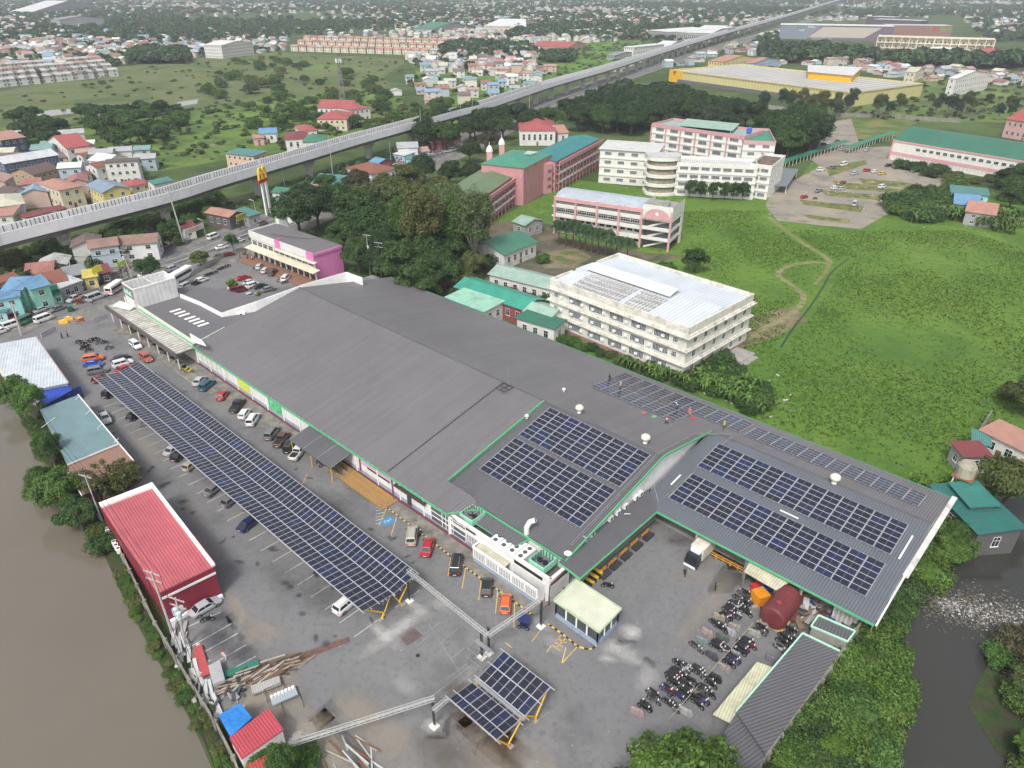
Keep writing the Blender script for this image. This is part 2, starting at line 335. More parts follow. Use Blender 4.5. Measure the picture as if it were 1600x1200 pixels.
for p,q in [((672,992),(652,1010)),((690,972),(664,990)),((716,982),(690,1004)),((742,1000),(705,1030)),((660,960),(720,1054)),((760,1015),(700,1060)),((633,955),(608,975)),((676,1088),(744,1034)),((688,1091),(752,1040)),((820,1140),(860,1112)),((838,1142),(870,1122))]:
    line('faded_line',p,q,.09,m=mat('faded_line',(.24,.235,.225),.8,var=.3))
for p,q in [((862,1008),(880,990)),((868,1014),(886,996)),((862,1008),(876,1018)),((870,998),(886,1006)),((866,1004),(880,1012))]: line('painted_box',p,q,.2,m=mat('worn_orange',(.55,.32,.10),.8,var=.4,scale=2))
for p,q in [((725,1140),(738,1128)),((747,1162),(760,1150)),((790,1005),(800,1013))]: line('parking_line',p,q,.14)
# hazard kerb along the shop front and guard booth
def hazkerb(pts,name='kerb'):
    c=smooth_curve([P(*p) for p in pts],.45)
    for ph,m in ((0,mat('kerb_yellow',(.62,.42,.10),.7,var=.25)),(1,mat('kerb_black',(.03,.03,.03),.7))):
        b=MB()
        for i in range(ph,len(c)-1,2): b.bar(c[i]+Vector((0,0,.165)),c[i+1]+Vector((0,0,.165)),.2,.15)
        struct(b.build(name,m))
hazkerb([(600,791),(640,821),(690,859),(740,897),(785,928),(832,962)]); hazkerb([(856,976),(880,993),(905,1012),(925,1015),(932,1008)])
hazkerb([(540,748),(575,775)])
# raised walk along the front
b=MB(); b.slab([tuple(UV(*q,.2)) for q in ((-36,-7),(48,-3.8),(66,-3.8),(66,0),(-36,0))],.105); struct(b.build('pavement',g_conc))
b=MB(); b.slab([tuple(UV(*q,.2)) for q in ((76,-3.3),(110,-3.5),(110,-.36),(76,-.36))][::-1],.105); struct(b.build('pavement',g_conc))
line('kerb_line',(120+60,515),(302,600),.14,.12); line('kerb_line',(302,600),(365,632),.14,.12); line('kerb_line',(400,648),(425,664),.14,.12)
# disabled bay sign on the asphalt
b=MB(); q=[P(599,818),P(608,809),P(614,811),P(606,823)]; cc=P(606,815); e1=(P(614,811)-P(604,809)).normalized()
s1=UX*1.0; s2=VX*1.0
b.face([(k.x,k.y,.10) for k in (cc-s1*.85-s2*1.0,cc+s1*.85-s2*1.0,cc+s1*.85+s2*1.0,cc-s1*.85+s2*1.0)]); struct(b.build('disabled_bay_marking',mat('bay_blue',(.04,.25,.5),.7)))
b=MB()
def s_(x,y,z=.105): k=cc+s1*x+s2*y; return (k.x,k.y,z)
for k in range(12):
    a0,a1=R(150+k*20),R(170+k*20); r0,r1=.3,.42
    b.face([s_(r0*math.cos(a0)-.05,r0*math.sin(a0)-.2),s_(r1*math.cos(a0)-.05,r1*math.sin(a0)-.2),s_(r1*math.cos(a1)-.05,r1*math.sin(a1)-.2),s_(r0*math.cos(a1)-.05,r0*math.sin(a1)-.2)])
for x0,x1,y0,y1 in ((-.16,-.04,-.1,.5),(-.22,.02,.55,.75),(-.04,.3,-.02,.09),(.22,.33,-.5,.0),(-.04,.22,.22,.32)): b.face([s_(x0,y0),s_(x1,y0),s_(x1,y1),s_(x0,y1)])
struct(b.build('disabled_bay_marking',wl))
# dust, stains and cement splashes ------------------------------------
def decal(px,py,rx,ry,col,alpha=.6,ang=None,name='stain',z=.104,world=None):
    key='decal_%02x%02x%02x_%d'%(*(int(255*c) for c in col),int(alpha*100))
    m=bpy.data.materials.get(key)
    if not m:
        m=bpy.data.materials.new(key); m.use_nodes=True; n=m.node_tree.nodes; l=m.node_tree.links; bb=n['Principled BSDF']
        bb.inputs['Base Color'].default_value=(*col,1); bb.inputs['Roughness'].default_value=.9
        tc=n.new('ShaderNodeTexCoord'); gr=n.new('ShaderNodeTexGradient'); gr.gradient_type='SPHERICAL'; l.new(tc.outputs['UV'],gr.inputs[0])
        g=n.new('ShaderNodeNewGeometry'); t=n.new('ShaderNodeTexNoise'); t.inputs['Scale'].default_value=.7; t.inputs['Detail'].default_value=9; t.inputs['Roughness'].default_value=.72; l.new(g.outputs['Position'],t.inputs['Vector'])
        mm=n.new('ShaderNodeMath'); mm.operation='MULTIPLY'; l.new(gr.outputs['Fac'],mm.inputs[0]); l.new(t.outputs['Fac'],mm.inputs[1])
        mr=n.new('ShaderNodeMapRange'); mr.inputs[1].default_value=.12; mr.inputs[2].default_value=.42; mr.inputs[3].default_value=0; mr.inputs[4].default_value=alpha; l.new(mm.outputs[0],mr.inputs[0])
        tr=n.new('ShaderNodeBsdfTransparent'); ms=n.new('ShaderNodeMixShader'); l.new(mr.outputs[0],ms.inputs[0]); l.new(tr.outputs[0],ms.inputs[1]); l.new(bb.outputs[0],ms.inputs[2]); l.new(ms.outputs[0],n['Material Output'].inputs[0])
    c=P(px,py) if world is None else Vector(world); a=UROT if ang is None else R(ang); x=Vector((math.cos(a),math.sin(a),0))*rx; y=Vector((-math.sin(a),math.cos(a),0))*ry
    decal.n+=1; zz=z+.0006*decal.n
    b=MB(); b.face([(*(c-x-y)[:2],zz),(*(c+x-y)[:2],zz),(*(c+x+y)[:2],zz),(*(c-x+y)[:2],zz)],uv=[(-1,-1),(1,-1),(1,1),(-1,1)])
    return struct(b.build(name,m))
decal.n=0
DUST=(.42,.36,.28); CEM=(.55,.54,.52); RUST=(.13,.07,.035); DARK=(.05,.05,.055)
for px,py,rx,ry,c,a,an in [(430,1080,9,5,DUST,.8,None),(480,1150,8,5,DUST,.85,None),(400,990,6,3,DUST,.5,None),(470,1160,5,3,CEM,.8,None),(555,1110,7,4,DUST,.6,None),(600,1150,9,5,DUST,.6,None),
  (620,985,9,2.2,CEM,.85,137-90+0),(600,992,6,1.6,CEM,.8,None),(650,950,5,1.6,CEM,.6,None),(690,945,3,2,CEM,.5,None),
  (986,988,2.6,2.4,CEM,.95,0),(986,988,2.0,1.9,CEM,.95,0),(960,1012,3.2,2.2,CEM,.9,0),(975,1022,4,2.4,CEM,.6,0),(948,1030,2,1.3,CEM,.9,0),(1010,1065,4,2.4,CEM,.55,60),(995,1035,5,1.6,CEM,.55,-40),
  (745,1118,6,4.5,RUST,.85,None),(720,1085,4,3,RUST,.6,None),(780,1150,5,3,RUST,.6,None),(770,1190,8,4,DUST,.6,None),(700,1180,8,5,RUST,.35,None),(830,1190,6,4,DUST,.5,None),
  (676,1135,2.2,1.8,CEM,.8,0),(632,1070,4,2,CEM,.4,None),(340,1000,5,3,DARK,.7,None),(380,1025,4,2.5,DARK,.6,None),(350,968,3,2,DARK,.5,None),(420,985,4,2,DUST,.5,-40),(375,960,5,2,DUST,.6,-50),(365,940,4,1.5,DUST,.6,-60),
  (1180,870,5,3,DARK,.6,0),(1150,850,4,2,DARK,.7,0),(1150,905,5,3,DARK,.5,0),(1060,845,4,2.4,DARK,.55,0),(1100,900,12,5,DUST,.25,0),(1090,960,14,2,DUST,.4,50),(1120,940,9,2,DUST,.35,55),
  (525,790,10,4,DARK,.35,None),(560,770,6,3,DARK,.4,None),(760,1000,5,3,CEM,.3,None),(140,560,6,4,DUST,.35,None),(120,620,9,2,DUST,.3,-47),(230,700,12,2.5,DUST,.35,-47),(300,800,12,2,DUST,.3,-47),(200,520,8,3,DUST,.3,None),(870,1010,4,2,CEM,.4,None),(846,975,3,1.5,CEM,.5,None),
  (500,930,8,5,DARK,.4,None),(440,900,8,4,DARK,.35,None),(330,745,6,3,DARK,.3,None),(790,1170,3,2,RUST,.6,None),(420,1140,5,3,DUST,.8,None),(395,1095,4,3,DUST,.7,None),(520,1180,6,3,DUST,.8,None)]:
    decal(px,py,rx,ry,c,round(a*.62,2),an)
for i in range(90):   # oil drips in the bays
    u=random.uniform(-5,95); v=random.choice((-20.5,-14,-8.5,-26)); k=UV(u+random.uniform(-2,2),v+random.uniform(-1.5,1.5)); decal(0,0,random.uniform(.5,1.6),random.uniform(.4,1),DARK,.5,random.uniform(0,180),world=k,name='oil_stain')
# brick trench strip and patched square
b=MB(); b.face([(*P(x,y)[:2],.1) for x,y in ((455,1027),(545,995),(548,1003),(458,1038))]); struct(b.build('trench_strip',mat('brick_strip',(.14,.085,.07),.9,var=.3,scale=1.5)))
b=MB(); b.face([(*P(x,y)[:2],.101) for x,y in ((420,1035),(456,1027),(459,1038),(424,1050))]); struct(b.build('trench_strip',mat('orange_strip',(.24,.15,.08),.9,var=.3,scale=1.5)))
b=MB(); b.face([(*P(x,y)[:2],.1) for x,y in ((622,994),(643,979),(661,994),(637,1010))]); struct(b.build('patched_square',mat('patch_brown',(.13,.10,.095),.85,var=.2,scale=1.0,rib=(.4,.15,.01))))
b=MB(); b.lathe([(0,.1),(.32,.11),(.32,.1)],*P(653,1025)[:2],14); struct(b.build('manhole_cover',mat('manhole',(.03,.03,.03),.8)))
# ================================================================== MAIN BUILDING (wholesale store)
c_roof=mat('grey_roof',(.165,.158,.165),.52,var=.04,scale=.12,rib=(.42,.22,.04),tilew=(1.05,14.0,.05),var2=(.03,.05),spec=.35,dirt=.18)
c_roofd=mat('dark_grey_roof',(.115,.115,.125),.5,var=.07,scale=.12,rib=(.42,.22,.04),tilew=(1.05,9.0,.04),spec=.4,dirt=.15)
c_roofb=mat('blue_grey_roof',(.125,.138,.158),.45,var=.07,scale=.15,rib=(.42,.2,.03),spec=.4)
c_green=paint((.10,.42,.20),.55,.1); c_mint=paint((.28,.60,.42),.6,.15); c_white=paint((.72,.71,.68),.75,.28); c_white2=paint((.78,.78,.77),.7,.12)
c_blueg=paint((.30,.38,.48),.7,.3); c_mar=paint((.16,.05,.06),.7,.2); c_dark=mat('dark_interior',(.02,.02,.022),.9); c_conc=mat('concrete',(.30,.29,.27),.85,var=.2,scale=.5,dirt=.45)
c_glass=mat('window_glass',(.02,.025,.03),.08,var=0,spec=.6); c_metal=mat('galvanised',(.42,.43,.44),.45,var=.15,metal=.6); c_steel=mat('dark_steel',(.09,.09,.095),.5,var=.2,metal=.5)
c_yel=paint((.75,.45,.04),.5,.1); c_pink=paint((.55,.13,.30),.7,.1)
def W(b,pts,**k): b.face([tuple(UV(*p)) for p in pts],**k)   # pts in (u,v,z)
store=thing('store_building','long grey-roofed supermarket hall with green fascia and a courtyard','building',tuple(UV(75,30,0)))
def sp(b,name,m,**k):   # part given in world coords -> local to the Empty
    o=b.build(name,m,None,**k); o.parent=store; o.matrix_parent_inverse=Matrix.Translation(-store.location); return o
zF=lambda v:5+.1966*v
zB=lambda v:10.8-.183*(v-29.5)
zA=lambda v:5.4+.2204*(v-5)
zD=lambda v:4.6+.1422*(v-23.5)
b=MB()  # west front slope
W(b,[(-.6,-.5,zF(-.5)),(88.5,-.5,zF(-.5)),(88.5,4.6,zF(4.6)),(83,4.6,zF(4.6)),(83,29.5,10.8),(-.6,29.5,10.8)][:6])
W(b,[(88.5,4.6,zF(4.6)),(91.6,4.6,zF(4.6)-1.2),(91.6,-.2,zF(0)-1.0),(88.5,-.5,zF(-.5))])
sp(b,'roof',c_roof)
b=MB()
W(b,[(109.3,29.5,10.8),(-.6,29.5,10.8),(-.6,59,zB(59)),(147,59,zB(59)),(147,46,zB(46)),(110,46,zB(46))][::-1][:0] or [(147,59,zB(59)),(-.6,59,zB(59)),(-.6,29.5,10.8),(109.3,29.5,10.8),(109.3,46,zB(46)),(147,46,zB(46))])
sp(b,'roof',c_roof)
b=MB(); W(b,[(83.1,4.2,zA(4.2)),(109.3,4.2,zA(4.2)),(109.3,29.5,10.78),(83.1,29.5,10.78)]); sp(b,'roof',c_roofd)
b=MB(); W(b,[(109.31,23.5,zD(23.5)),(147,23.5,zD(23.5)),(147,46,zD(46)-.01),(109.31,46,zD(46)-.01)]); sp(b,'roof',c_roofb)
b=MB(); W(b,[(112.7,3.4,4.5),(112.7,24.5,4.6),(108.9,26.5,5.35),(108.9,3.0,5.35)]); sp(b,'roof',c_roofd)
# white ridge cap and seams
b=MB(); b.bar(UV(-.6,29.5,10.86),UV(109.3,29.5,10.86),.35,.1); sp(b,'ridge_cap',c_roofd)
b=MB(); b.bar(UV(109.3,46.2,7.85),UV(147,46.2,7.85),.35,.1); sp(b,'ridge_cap',c_roofd)
b=MB(); b.bar(UV(72.5,0,zF(0)+.03),UV(72.5,29.4,10.83),.28,.06); sp(b,'roof_seam',c_steel)
b=MB(); b.bar(UV(112.6,24.6,4.66),UV(108.95,28.2,5.42),.12,.06); sp(b,'roof_seam',c_metal)
# walls
b=MB()
for (u0,u1,v,z1) in [(0,88.3,0,4.95)]:
    W(b,[(u0,v,1.3),(u1,v,1.3),(u1,v,z1),(u0,v,z1)])
W(b,[(0,0,0),(0,0,5),(0,29.5,10.6),(0,58.8,5.4),(0,58.8,0)])
W(b,[(146.6,58.8,0),(0,58.8,0),(0,58.8,5.3),(146.6,58.8,5.3)])
W(b,[(146.8,24,0),(146.8,58.8,0),(146.8,58.8,5.2),(146.8,46,7.6),(146.8,24,4.5)])
sp(b,'wall',c_white)
b=MB(); W(b,[(108.6,4.6,0),(108.6,28.4,0),(108.6,45.5,7.5),(108.6,29.5,10.6),(108.6,4.6,5.2)]); sp(b,'wall',c_white2)
b=MB(); W(b,[(83.05,4.6,zF(4.6)-.1),(83.05,29.5,10.75),(83.05,29.5,10.0),(83.05,4.6,4.6)]); sp(b,'wall',c_conc)
b=MB(); W(b,[(0,0.0,.45),(110,0.0,.45),(110,0,1.3),(0,0,1.3)][:4]); sp(b,'wall_band',c_blueg)
b=MB(); b.slab([tuple(UV(*q)) for q in ((0,-.35,.5),(98,-.35,.5),(98,0,.5),(0,0,.5))],.4); sp(b,'plinth',c_mar)
b=MB()
for i in range(14): b=MB(); b.bar(UV(i*6.3,-.1,.3),UV(i*6.3,-.1,4.3),.2,.2); sp(b,'pilaster',c_white2)
b=MB()    # louvre slots under the eave
for i in range(58):
    u=1+i*1.5
    if i%8!=7: W(b,[(u,-.03,4.25),(u+.8,-.03,4.25),(u+.8,-.03,4.55),(u,-.03,4.55)])
sp(b,'vent_slot',c_dark)
# fascias
b=MB(); b.bar(UV(-.7,-.62,zF(-.6)-.12),UV(88.6,-.62,zF(-.6)-.12),.14,.34); sp(b,'fascia',c_green)
b=MB(); b.bar(UV(-.7,-.4,zF(-.6)-.45),UV(88.6,-.4,zF(-.6)-.45),.34,.14); sp(b,'gutter',c_mint)
b=MB(); b.bar(UV(83.15,4.6,zF(4.6)+.05),UV(83.15,29.4,10.85),.16,.5); b.bar(UV(83.2,4.6,zF(4.6)-.1),UV(91.6,4.4,zF(4.6)-1.2),.1,.15); b.bar(UV(88.55,-.5,zF(-.5)),UV(91.7,4.4,zF(4.6)-1.2),.15,.4); sp(b,'fascia',c_green)
b=MB(); b.bar(UV(109.45,4.0,zA(4.0)),UV(109.45,29.5,10.85),.16,.42); b.bar(UV(109.45,29.5,10.85),UV(109.45,46.3,zB(46.3)),.16,.42); b.bar(UV(91,4.0,zA(4)-.1),UV(109.5,4.0,zA(4)-.1),.16,.34); sp(b,'fascia',c_green)
b=MB(); b.bar(UV(112.8,3.2,4.4),UV(112.8,23.4,4.5),.14,.32); b.bar(UV(112.8,23.4,4.5),UV(147.1,23.4,4.5),.14,.34); b.bar(UV(108.9,2.95,5.2),UV(112.8,3.2,4.4),.14,.3); sp(b,'fascia',c_green)
b=MB(); b.bar(UV(-.6,59.05,5.35),UV(147.1,59.05,5.35),.12,.2); sp(b,'fascia',paint((.05,.28,.16),.6))
# weathered parapet strip on the east end
b=MB(); b.bar(UV(147.4,34,6.0),UV(147.4,59,5.6),.8,.35); b.bar(UV(147.3,23.5,4.5),UV(147.3,34,6),.25,.2); sp(b,'parapet',paint((.62,.62,.60),.8,.75))
# cable trays with safety rail on the roofs
b=MB()
pth=[UV(108.5,6.5,zA(6.5)+.35),UV(108.5,29.4,11.1),UV(108.4,42,8.85),UV(112.4,48,7.7),UV(113.2,46.5,7.95),UV(112.3,27,5.35)]
for a,c in zip(pth[:-1],pth[1:]):
    d=(c-a).normalized(); n=Vector((-d.y,d.x,0))*.17
    b.bar(a+n,c+n,.06,.08); b.bar(a-n,c-n,.06,.08); L=(c-a).length
    for k in range(int(L/1.5)): 
        p=a+d*(k*1.5); b.bar(p+n,p-n,.06,.04)
sp(b,'cable_tray',mat('tray_grey',(.33,.32,.31),.5,var=.2,metal=.3))
# covered entrance canopy
b=MB(); b.slab([tuple(UV(*q)) for q in ((48.6,-5.2,3.3),(62.2,-5.2,3.3),(62.2,-.1,4.3),(48.6,-.1,4.3))],.14); sp(b,'entrance_canopy',c_roofd)
b=MB()
for u in (48.6,53.2,57.8,62.2): b.bar(UV(u,-5.2,3.34),UV(u,-.1,4.34),.08,.08)
sp(b,'canopy_rib',c_metal)
b=MB()
for u in (49,55.5,62): b.tube(UV(u,-5,0),UV(u,-5,3.2),.09)
sp(b,'canopy_post',c_yel)
# yellow railed ramp
b=MB(); b.slab([tuple(UV(*q)) for q in ((62.5,-3.8,.45),(75.2,-3.8,.32),(75.2,-.4,.32),(62.5,-.4,.45))],.3); sp(b,'ramp',paint((.32,.19,.09),.8))
b=MB()
for v in (-3.8,-2.4,-1.2):
    b.tube(UV(59,v,1.35),UV(74.8,v,1.2),.055,n=6)
    b.tube(UV(59,v,.8),UV(74.8,v,.7),.04,n=6)
    for k in range(12): b.tube(UV(59+k*1.43,v,.3),UV(59+k*1.43,v,1.3),.04,n=5)
sp(b,'ramp_railing',paint((.50,.30,.05),.5,.1))
# pink framed shop window, red awning strip, glazing
b=MB(); b.bar(UV(64.2,-.2,1.2),UV(64.2,-.2,4.3),.2,.2); b.bar(UV(64.2,-.2,4.2),UV(73.6,-.2,4.2),.2,.2); b.bar(UV(73.6,-.2,.5),UV(73.6,-.2,4.3),.2,.2); sp(b,'shop_frame',paint((.25,.06,.16),.6))
b=MB(); W(b,[(64.4,-.06,2.7),(73.4,-.06,2.7),(73.4,-.06,4.0),(64.4,-.06,4.0)]); sp(b,'sign_panel',paint((.62,.40,.58),.6,.05))
b=MB(); W(b,[(66.3,-.09,2.55),(72.8,-.09,2.55),(72.8,-.09,2.95),(66.3,-.09,2.95)]); sp(b,'window',c_glass)
b=MB(); b.slab([tuple(UV(*q)) for q in ((74.6,-.7,3.5),(82.8,-.7,3.5),(82.8,0,3.8),(74.6,0,3.8))],.12); sp(b,'awning',mat('awning_dark',(.045,.035,.035),.8,var=.4,scale=2))
b=MB(); W(b,[(77.4,-.05,.6),(78.6,-.05,.6),(78.6,-.05,2.6),(77.4,-.05,2.6)]); sp(b,'door',c_steel)
b=MB(); W(b,[(83.8,-.05,.9),(92.2,-.05,.9),(92.2,-.05,3.9),(83.8,-.05,3.9)]); sp(b,'window',mat('grey_glazing',(.10,.11,.12),.2,var=.2))
b=MB()
for u in (83.8,86.6,87.5,89.2,92.2): b.bar(UV(u,-.12,.9),UV(u,-.12,3.9),.1,.1)
for z in (1.9,2.9,3.9): b.bar(UV(83.8,-.12,z),UV(92.2,-.12,z),.1,.08)
sp(b,'window_frame',c_white2)
# wall posters
def poster(u0,u1,z0,z1,cols,name='wall_poster'):
    b=MB(); W(b,[(u0,-.045,z0),(u1,-.045,z0),(u1,-.045,z1),(u0,-.045,z1)]); sp(b,name,cols)
poster(19.2,24.4,1.35,4.1,mat('poster_yellow',(.62,.66,.10),.6,var=.12,scale=1.5)); 
poster(32.0,37.4,1.2,4.1,mat('poster_green',(.12,.48,.22),.6,var=.6,scale=.9))
for i in range(6): poster(2+i*2.3,3.2+i*2.3,1.5,3.9,mat('poster_pale',(.58,.56,.50),.7,var=.2,scale=2))
# east service yard: roofless plant enclosure in front of the lower roof
b=MB()
W(b,[(88.3,0,1.3),(110,0,1.3),(110,0,4.3),(88.3,0,4.3)]); W(b,[(110,0,0),(110,4.3,0),(110,4.3,3.4),(110,0,3.4)])
for i in range(4): u=88.4+i*7.0; b.bar(UV(u,-.05,.2),UV(u,-.05,4.65),.5,.45)
b.bar(UV(88.3,0,4.55),UV(110,0,4.55),.5,.5); b.bar(UV(109.9,0,4.55),UV(109.9,4.3,4.55),.5,.5); b.bar(UV(88.3,0,3.2),UV(110,0,3.2),.35,.3)
W(b,[(88.3,4.3,0),(109,4.3,0),(109,4.3,4.9),(88.3,4.3,4.9)])
sp(b,'wall',c_white)
b=MB(); W(b,[(88.4,.3,3.0),(109.7,.3,3.0),(109.7,4.2,3.0),(88.4,4.2,3.0)]); sp(b,'plant_deck',mat('plant_floor',(.10,.09,.085),.9,var=.4,scale=.8))
b=MB(); b.slab([tuple(UV(*q)) for q in ((92.5,1.6,4.2),(101,1.6,4.2),(102,4.25,4.9),(92.5,4.25,4.9))],.12); sp(b,'plant_roof',c_roofd)
b=MB(); b.bar(UV(92.4,1.55,4.15),UV(101,1.55,4.15),.1,.16); b.bar(UV(101,1.55,4.15),UV(102.1,4.2,4.85),.1,.16); sp(b,'plant_roof_edge',c_green)
# narrow white louvred annex with blue base in front
b=MB(); A0,A1,AV,AH=95.4,108.9,-1.65,3.0
W(b,[(A0,AV,.9),(A1,AV,.9),(A1,AV,AH),(A0,AV,AH)]); W(b,[(A0,-.02,.9),(A0,AV,.9),(A0,AV,AH),(A0,-.02,AH)]); W(b,[(A1,AV,0),(A1,-.02,0),(A1,-.02,AH),(A1,AV,AH)])
b.bar(UV(A0,AV,AH+.06),UV(A1,AV,AH+.06),.28,.12); b.bar(UV(A0,-.1,AH+.06),UV(A0,AV,AH+.06),.28,.12)
sp(b,'annex_wall',c_white2)
b=MB(); W(b,[(A0,AV-.01,.1),(A1,AV-.01,.1),(A1,AV-.01,.9),(A0,AV-.01,.9)]); W(b,[(A0-.01,-.02,.1),(A0-.01,AV,.1),(A0-.01,AV,.9),(A0-.01,-.02,.9)]); sp(b,'annex_base',c_blueg)
b=MB(); W(b,[(A0+.2,AV+.15,2.75),(102,AV+.15,2.75),(102,-.1,2.85),(A0+.2,-.1,2.85)]); sp(b,'annex_roof',sheet((.50,.48,.36),.5,.5))
b=MB(); W(b,[(102,AV,1.0),(A1,AV,1.0),(A1,-.1,1.0),(102,-.1,1.0)]); sp(b,'annex_floor',c_dark)
b=MB()
for i in range(38):
    if i%8==7: continue
    u=A0+.4+i*.34; W(b,[(u,AV-.02,1.15),(u+.11,AV-.02,1.15),(u+.11,AV-.02,2.6),(u,AV-.02,2.6)])
for i in range(18):
    u=88.9+i*.36
    if i%10!=9: W(b,[(u,-.03,1.5),(u+.14,-.03,1.5),(u+.14,-.03,2.7),(u,-.03,2.7)])
sp(b,'louvre',c_steel)
b=MB(); W(b,[(102.4,-.03,3.1),(108.4,-.03,3.1),(108.4,-.03,4.1),(102.4,-.03,4.1)]); W(b,[(89,-.03,3.55),(94.4,-.03,3.55),(94.4,-.03,4.0),(89,-.03,4.0)]); sp(b,'wall_opening',c_dark)
# roof vents (globe ventilators)
def vent_proto():
    t=thing('roof_ventilator','','ventilator',(0,0,-500)); b=MB(); b.lathe([(.38,0),(.38,.55),(.30,.6)],n=14); b.build('vent_neck',c_white2,t,smooth=False)
    b=MB(); b.lathe([(.3,.55),(.62,.7),(.78,1.0),(.74,1.3),(.5,1.55),(.15,1.68),(0,1.7)],n=16); b.build('vent_globe',paint((.66,.64,.52),.6,.2),t,smooth=True); PROTOS.append(t); return t
vp=vent_proto()
for px,py,z,lab,s in [(905,645,10.8,'round cream ventilator on the ridge above the dark panel arrays',1.0),(1008,692,10.8,'round cream ventilator on the ridge beside the courtyard gable',1.05),(1303,755,7.9,'round cream ventilator on the ridge between east panel arrays',1.1),(1182,702,7.9,'round cream ventilator near the roof worker in yellow',1.0),(823,654,9.8,'small white ventilator below the green step fascia',.55),(881,612,9.6,'small white ventilator on the rear slope above the ridge',.5)]:
    if px==1182: continue
    dup(vp,tuple(P(px,py,z)),0,lab,'roof ventilators',scale=s)
b=MB()
for (x,y) in ((0,0),(2.2,0),(2.2,2.2),(0,2.2)): pass
fr=thing('steel_frame','square dark steel frame lying on the roof near the mast','frame',tuple(P(788,606,10.9)),UROT)
for i in range(4): b.bar((-1.2+i*.8,-1.2,.1),(-1.2+i*.8,1.2,.1),.12,.12) if i in(0,3) else None; 
for i in range(3): b.bar((-1.2,-1.2+i*1.2,.12),(1.2,-1.2+i*1.2,.12),.12,.12)
b.bar((0,-1.2,.1),(0,1.2,.1),.12,.12); o=b.build('bars',c_steel,fr)
tag(MB().build.__self__.build('x',c_metal),'x','x') if False else None
b=MB(); b.tube((0,0,0),(0,0,4.6),.05,.03); o=b.build('roof_mast',c_metal,None,loc=tuple(P(794,601,10.9))); tag(o,'thin grey mast standing on the roof ridge','mast')
# fans and AC on plant deck
def fan_unit(name,label,cat,loc,rot,w,d,h,fans,mcol,group=None):
    t=thing(name,label,cat,loc,rot,group); b=MB(); b.box(-w/2,w/2,-d/2,d/2,0,h); b.build('casing',mcol,t)
    for (x,y) in fans:
        b=MB(); b.lathe([(.36,h+.005),(.36,h+.07),(.30,h+.07),(.30,h+.02),(0,h+.02)],x,y,14); f=b.build('fan',c_steel,t)
        b=MB(); b.lathe([(.09,h+.03),(.09,h+.09),(0,h+.09)],x,y,10)
        for k in range(4): a=k*PI/4; b.bar((x-.3*math.cos(a),y-.3*math.sin(a),h+.08),(x+.3*math.cos(a),y+.3*math.sin(a),h+.08),.03,.02)
        b.build('fan_grille',c_metal,f)
    return t
for i in range(4):
    fan_unit('condenser_unit','white rooftop condenser with three fans, '+['nearest the plant roof','second from the plant roof','third from the plant roof','nearest the green cooling box'][i],'condenser',tuple(UV(97.9+i*1.75,2.0,3.0)),UROT,1.6,3.3,1.3,[(0,-1.05),(0,0),(0,1.05)],c_white2,'condensers in the roof plant yard')
for (u,v,lab) in ((91.4,2.3,'mint green cooling box with two fans beside the grey plant roof'),(106.6,2.1,'mint green cooling box with two fans near the building corner')):
    t=thing('cooling_box',lab,'cooler',tuple(UV(u,v,3.0)),UROT,'mint green cooling boxes'); b=MB()
    for x0,x1,y0,y1 in ((-1.5,1.5,-1.5,-1.38),(-1.5,1.5,1.38,1.5),(-1.5,-1.38,-1.38,1.38),(1.38,1.5,-1.38,1.38)): b.box(x0,x1,y0,y1,1.0,2.2)
    b.build('screen',c_mint,t); b=MB(); b.box(-1.1,1.1,-1.1,1.1,.1,1.5)
    for k in (-.9,-.3,.3,.9): b.bar((k,1.2,1.5),(k,1.2,2.6),.1,.1); b.bar((-1.2,k,1.5),(-1.2,k,2.5),.1,.1)
    b.build('machine',mat('machine_grey',(.12,.13,.15),.6,var=.4,scale=2),t)
    for x in (-.5,.5): b=MB(); b.lathe([(.42,1.5),(.42,1.8),(.34,1.8),(.34,1.55),(0,1.55)],x,0,14); b.build('fan',c_dark,t)
t=thing('vent_duct','fat white exhaust duct rising beside the plant yard and bending over the roof','duct',tuple(UV(101.2,4.5,3.0)),UROT)
b=MB(); b.tube((0,0,0),(0,0,3.6),.42,n=12); b.tube((0,0,3.5),(.25,.5,4.5),.42,n=12); b.tube((.25,.5,4.4),(.9,1.0,4.8),.42,n=12,caps=False); b.build('pipe',c_white,t); b=MB(); b.tube((.88,.98,4.79),(.9,1.0,4.8),.4,n=12); b.build('mouth',c_mar,t)
t=thing('satellite_dish','white satellite dish on the corner of the plant yard','dish',tuple(UV(109.3,4.6,5.2)),UROT)
b=MB(); b.tube((0,0,0),(0,0,.8),.05); b.build('mount',c_metal,t); b=MB(); b.lathe([(0,.8),(.35,.86),(.6,1.0)],n=16); b.build('bowl',c_white2,t)
b=MB()   # red fire pipe at corner
pp=[UV(110.2,-.6,.2),UV(110.3,-.6,4.3),UV(110.3,3.2,4.8),UV(108.5,4.0,5.0)]
for a,c in zip(pp[:-1],pp[1:]): b.tube(a,c,.09,n=6)
sp(b,'fire_pipe',c_mar)
# AC units on the courtyard gable
for i,v in enumerate((15.5,17.5,19.6,22.6,23.9,9.5,10.8)):
    t=thing('wall_condenser','small white air-conditioner on the courtyard gable wall','air conditioner',tuple(UV(109.0,v,5.6+.02*i if v>12 else 5.5)),UROT,'air-conditioners on the courtyard gable')
    b=MB(); b.box(-.35,.35,-.5,.5,0,.8); b.build('casing',c_white2,t); b=MB(); b.tube((.36,0,.4),(.38,0,.4),.3,n=12); b.build('fan',c_steel,t)
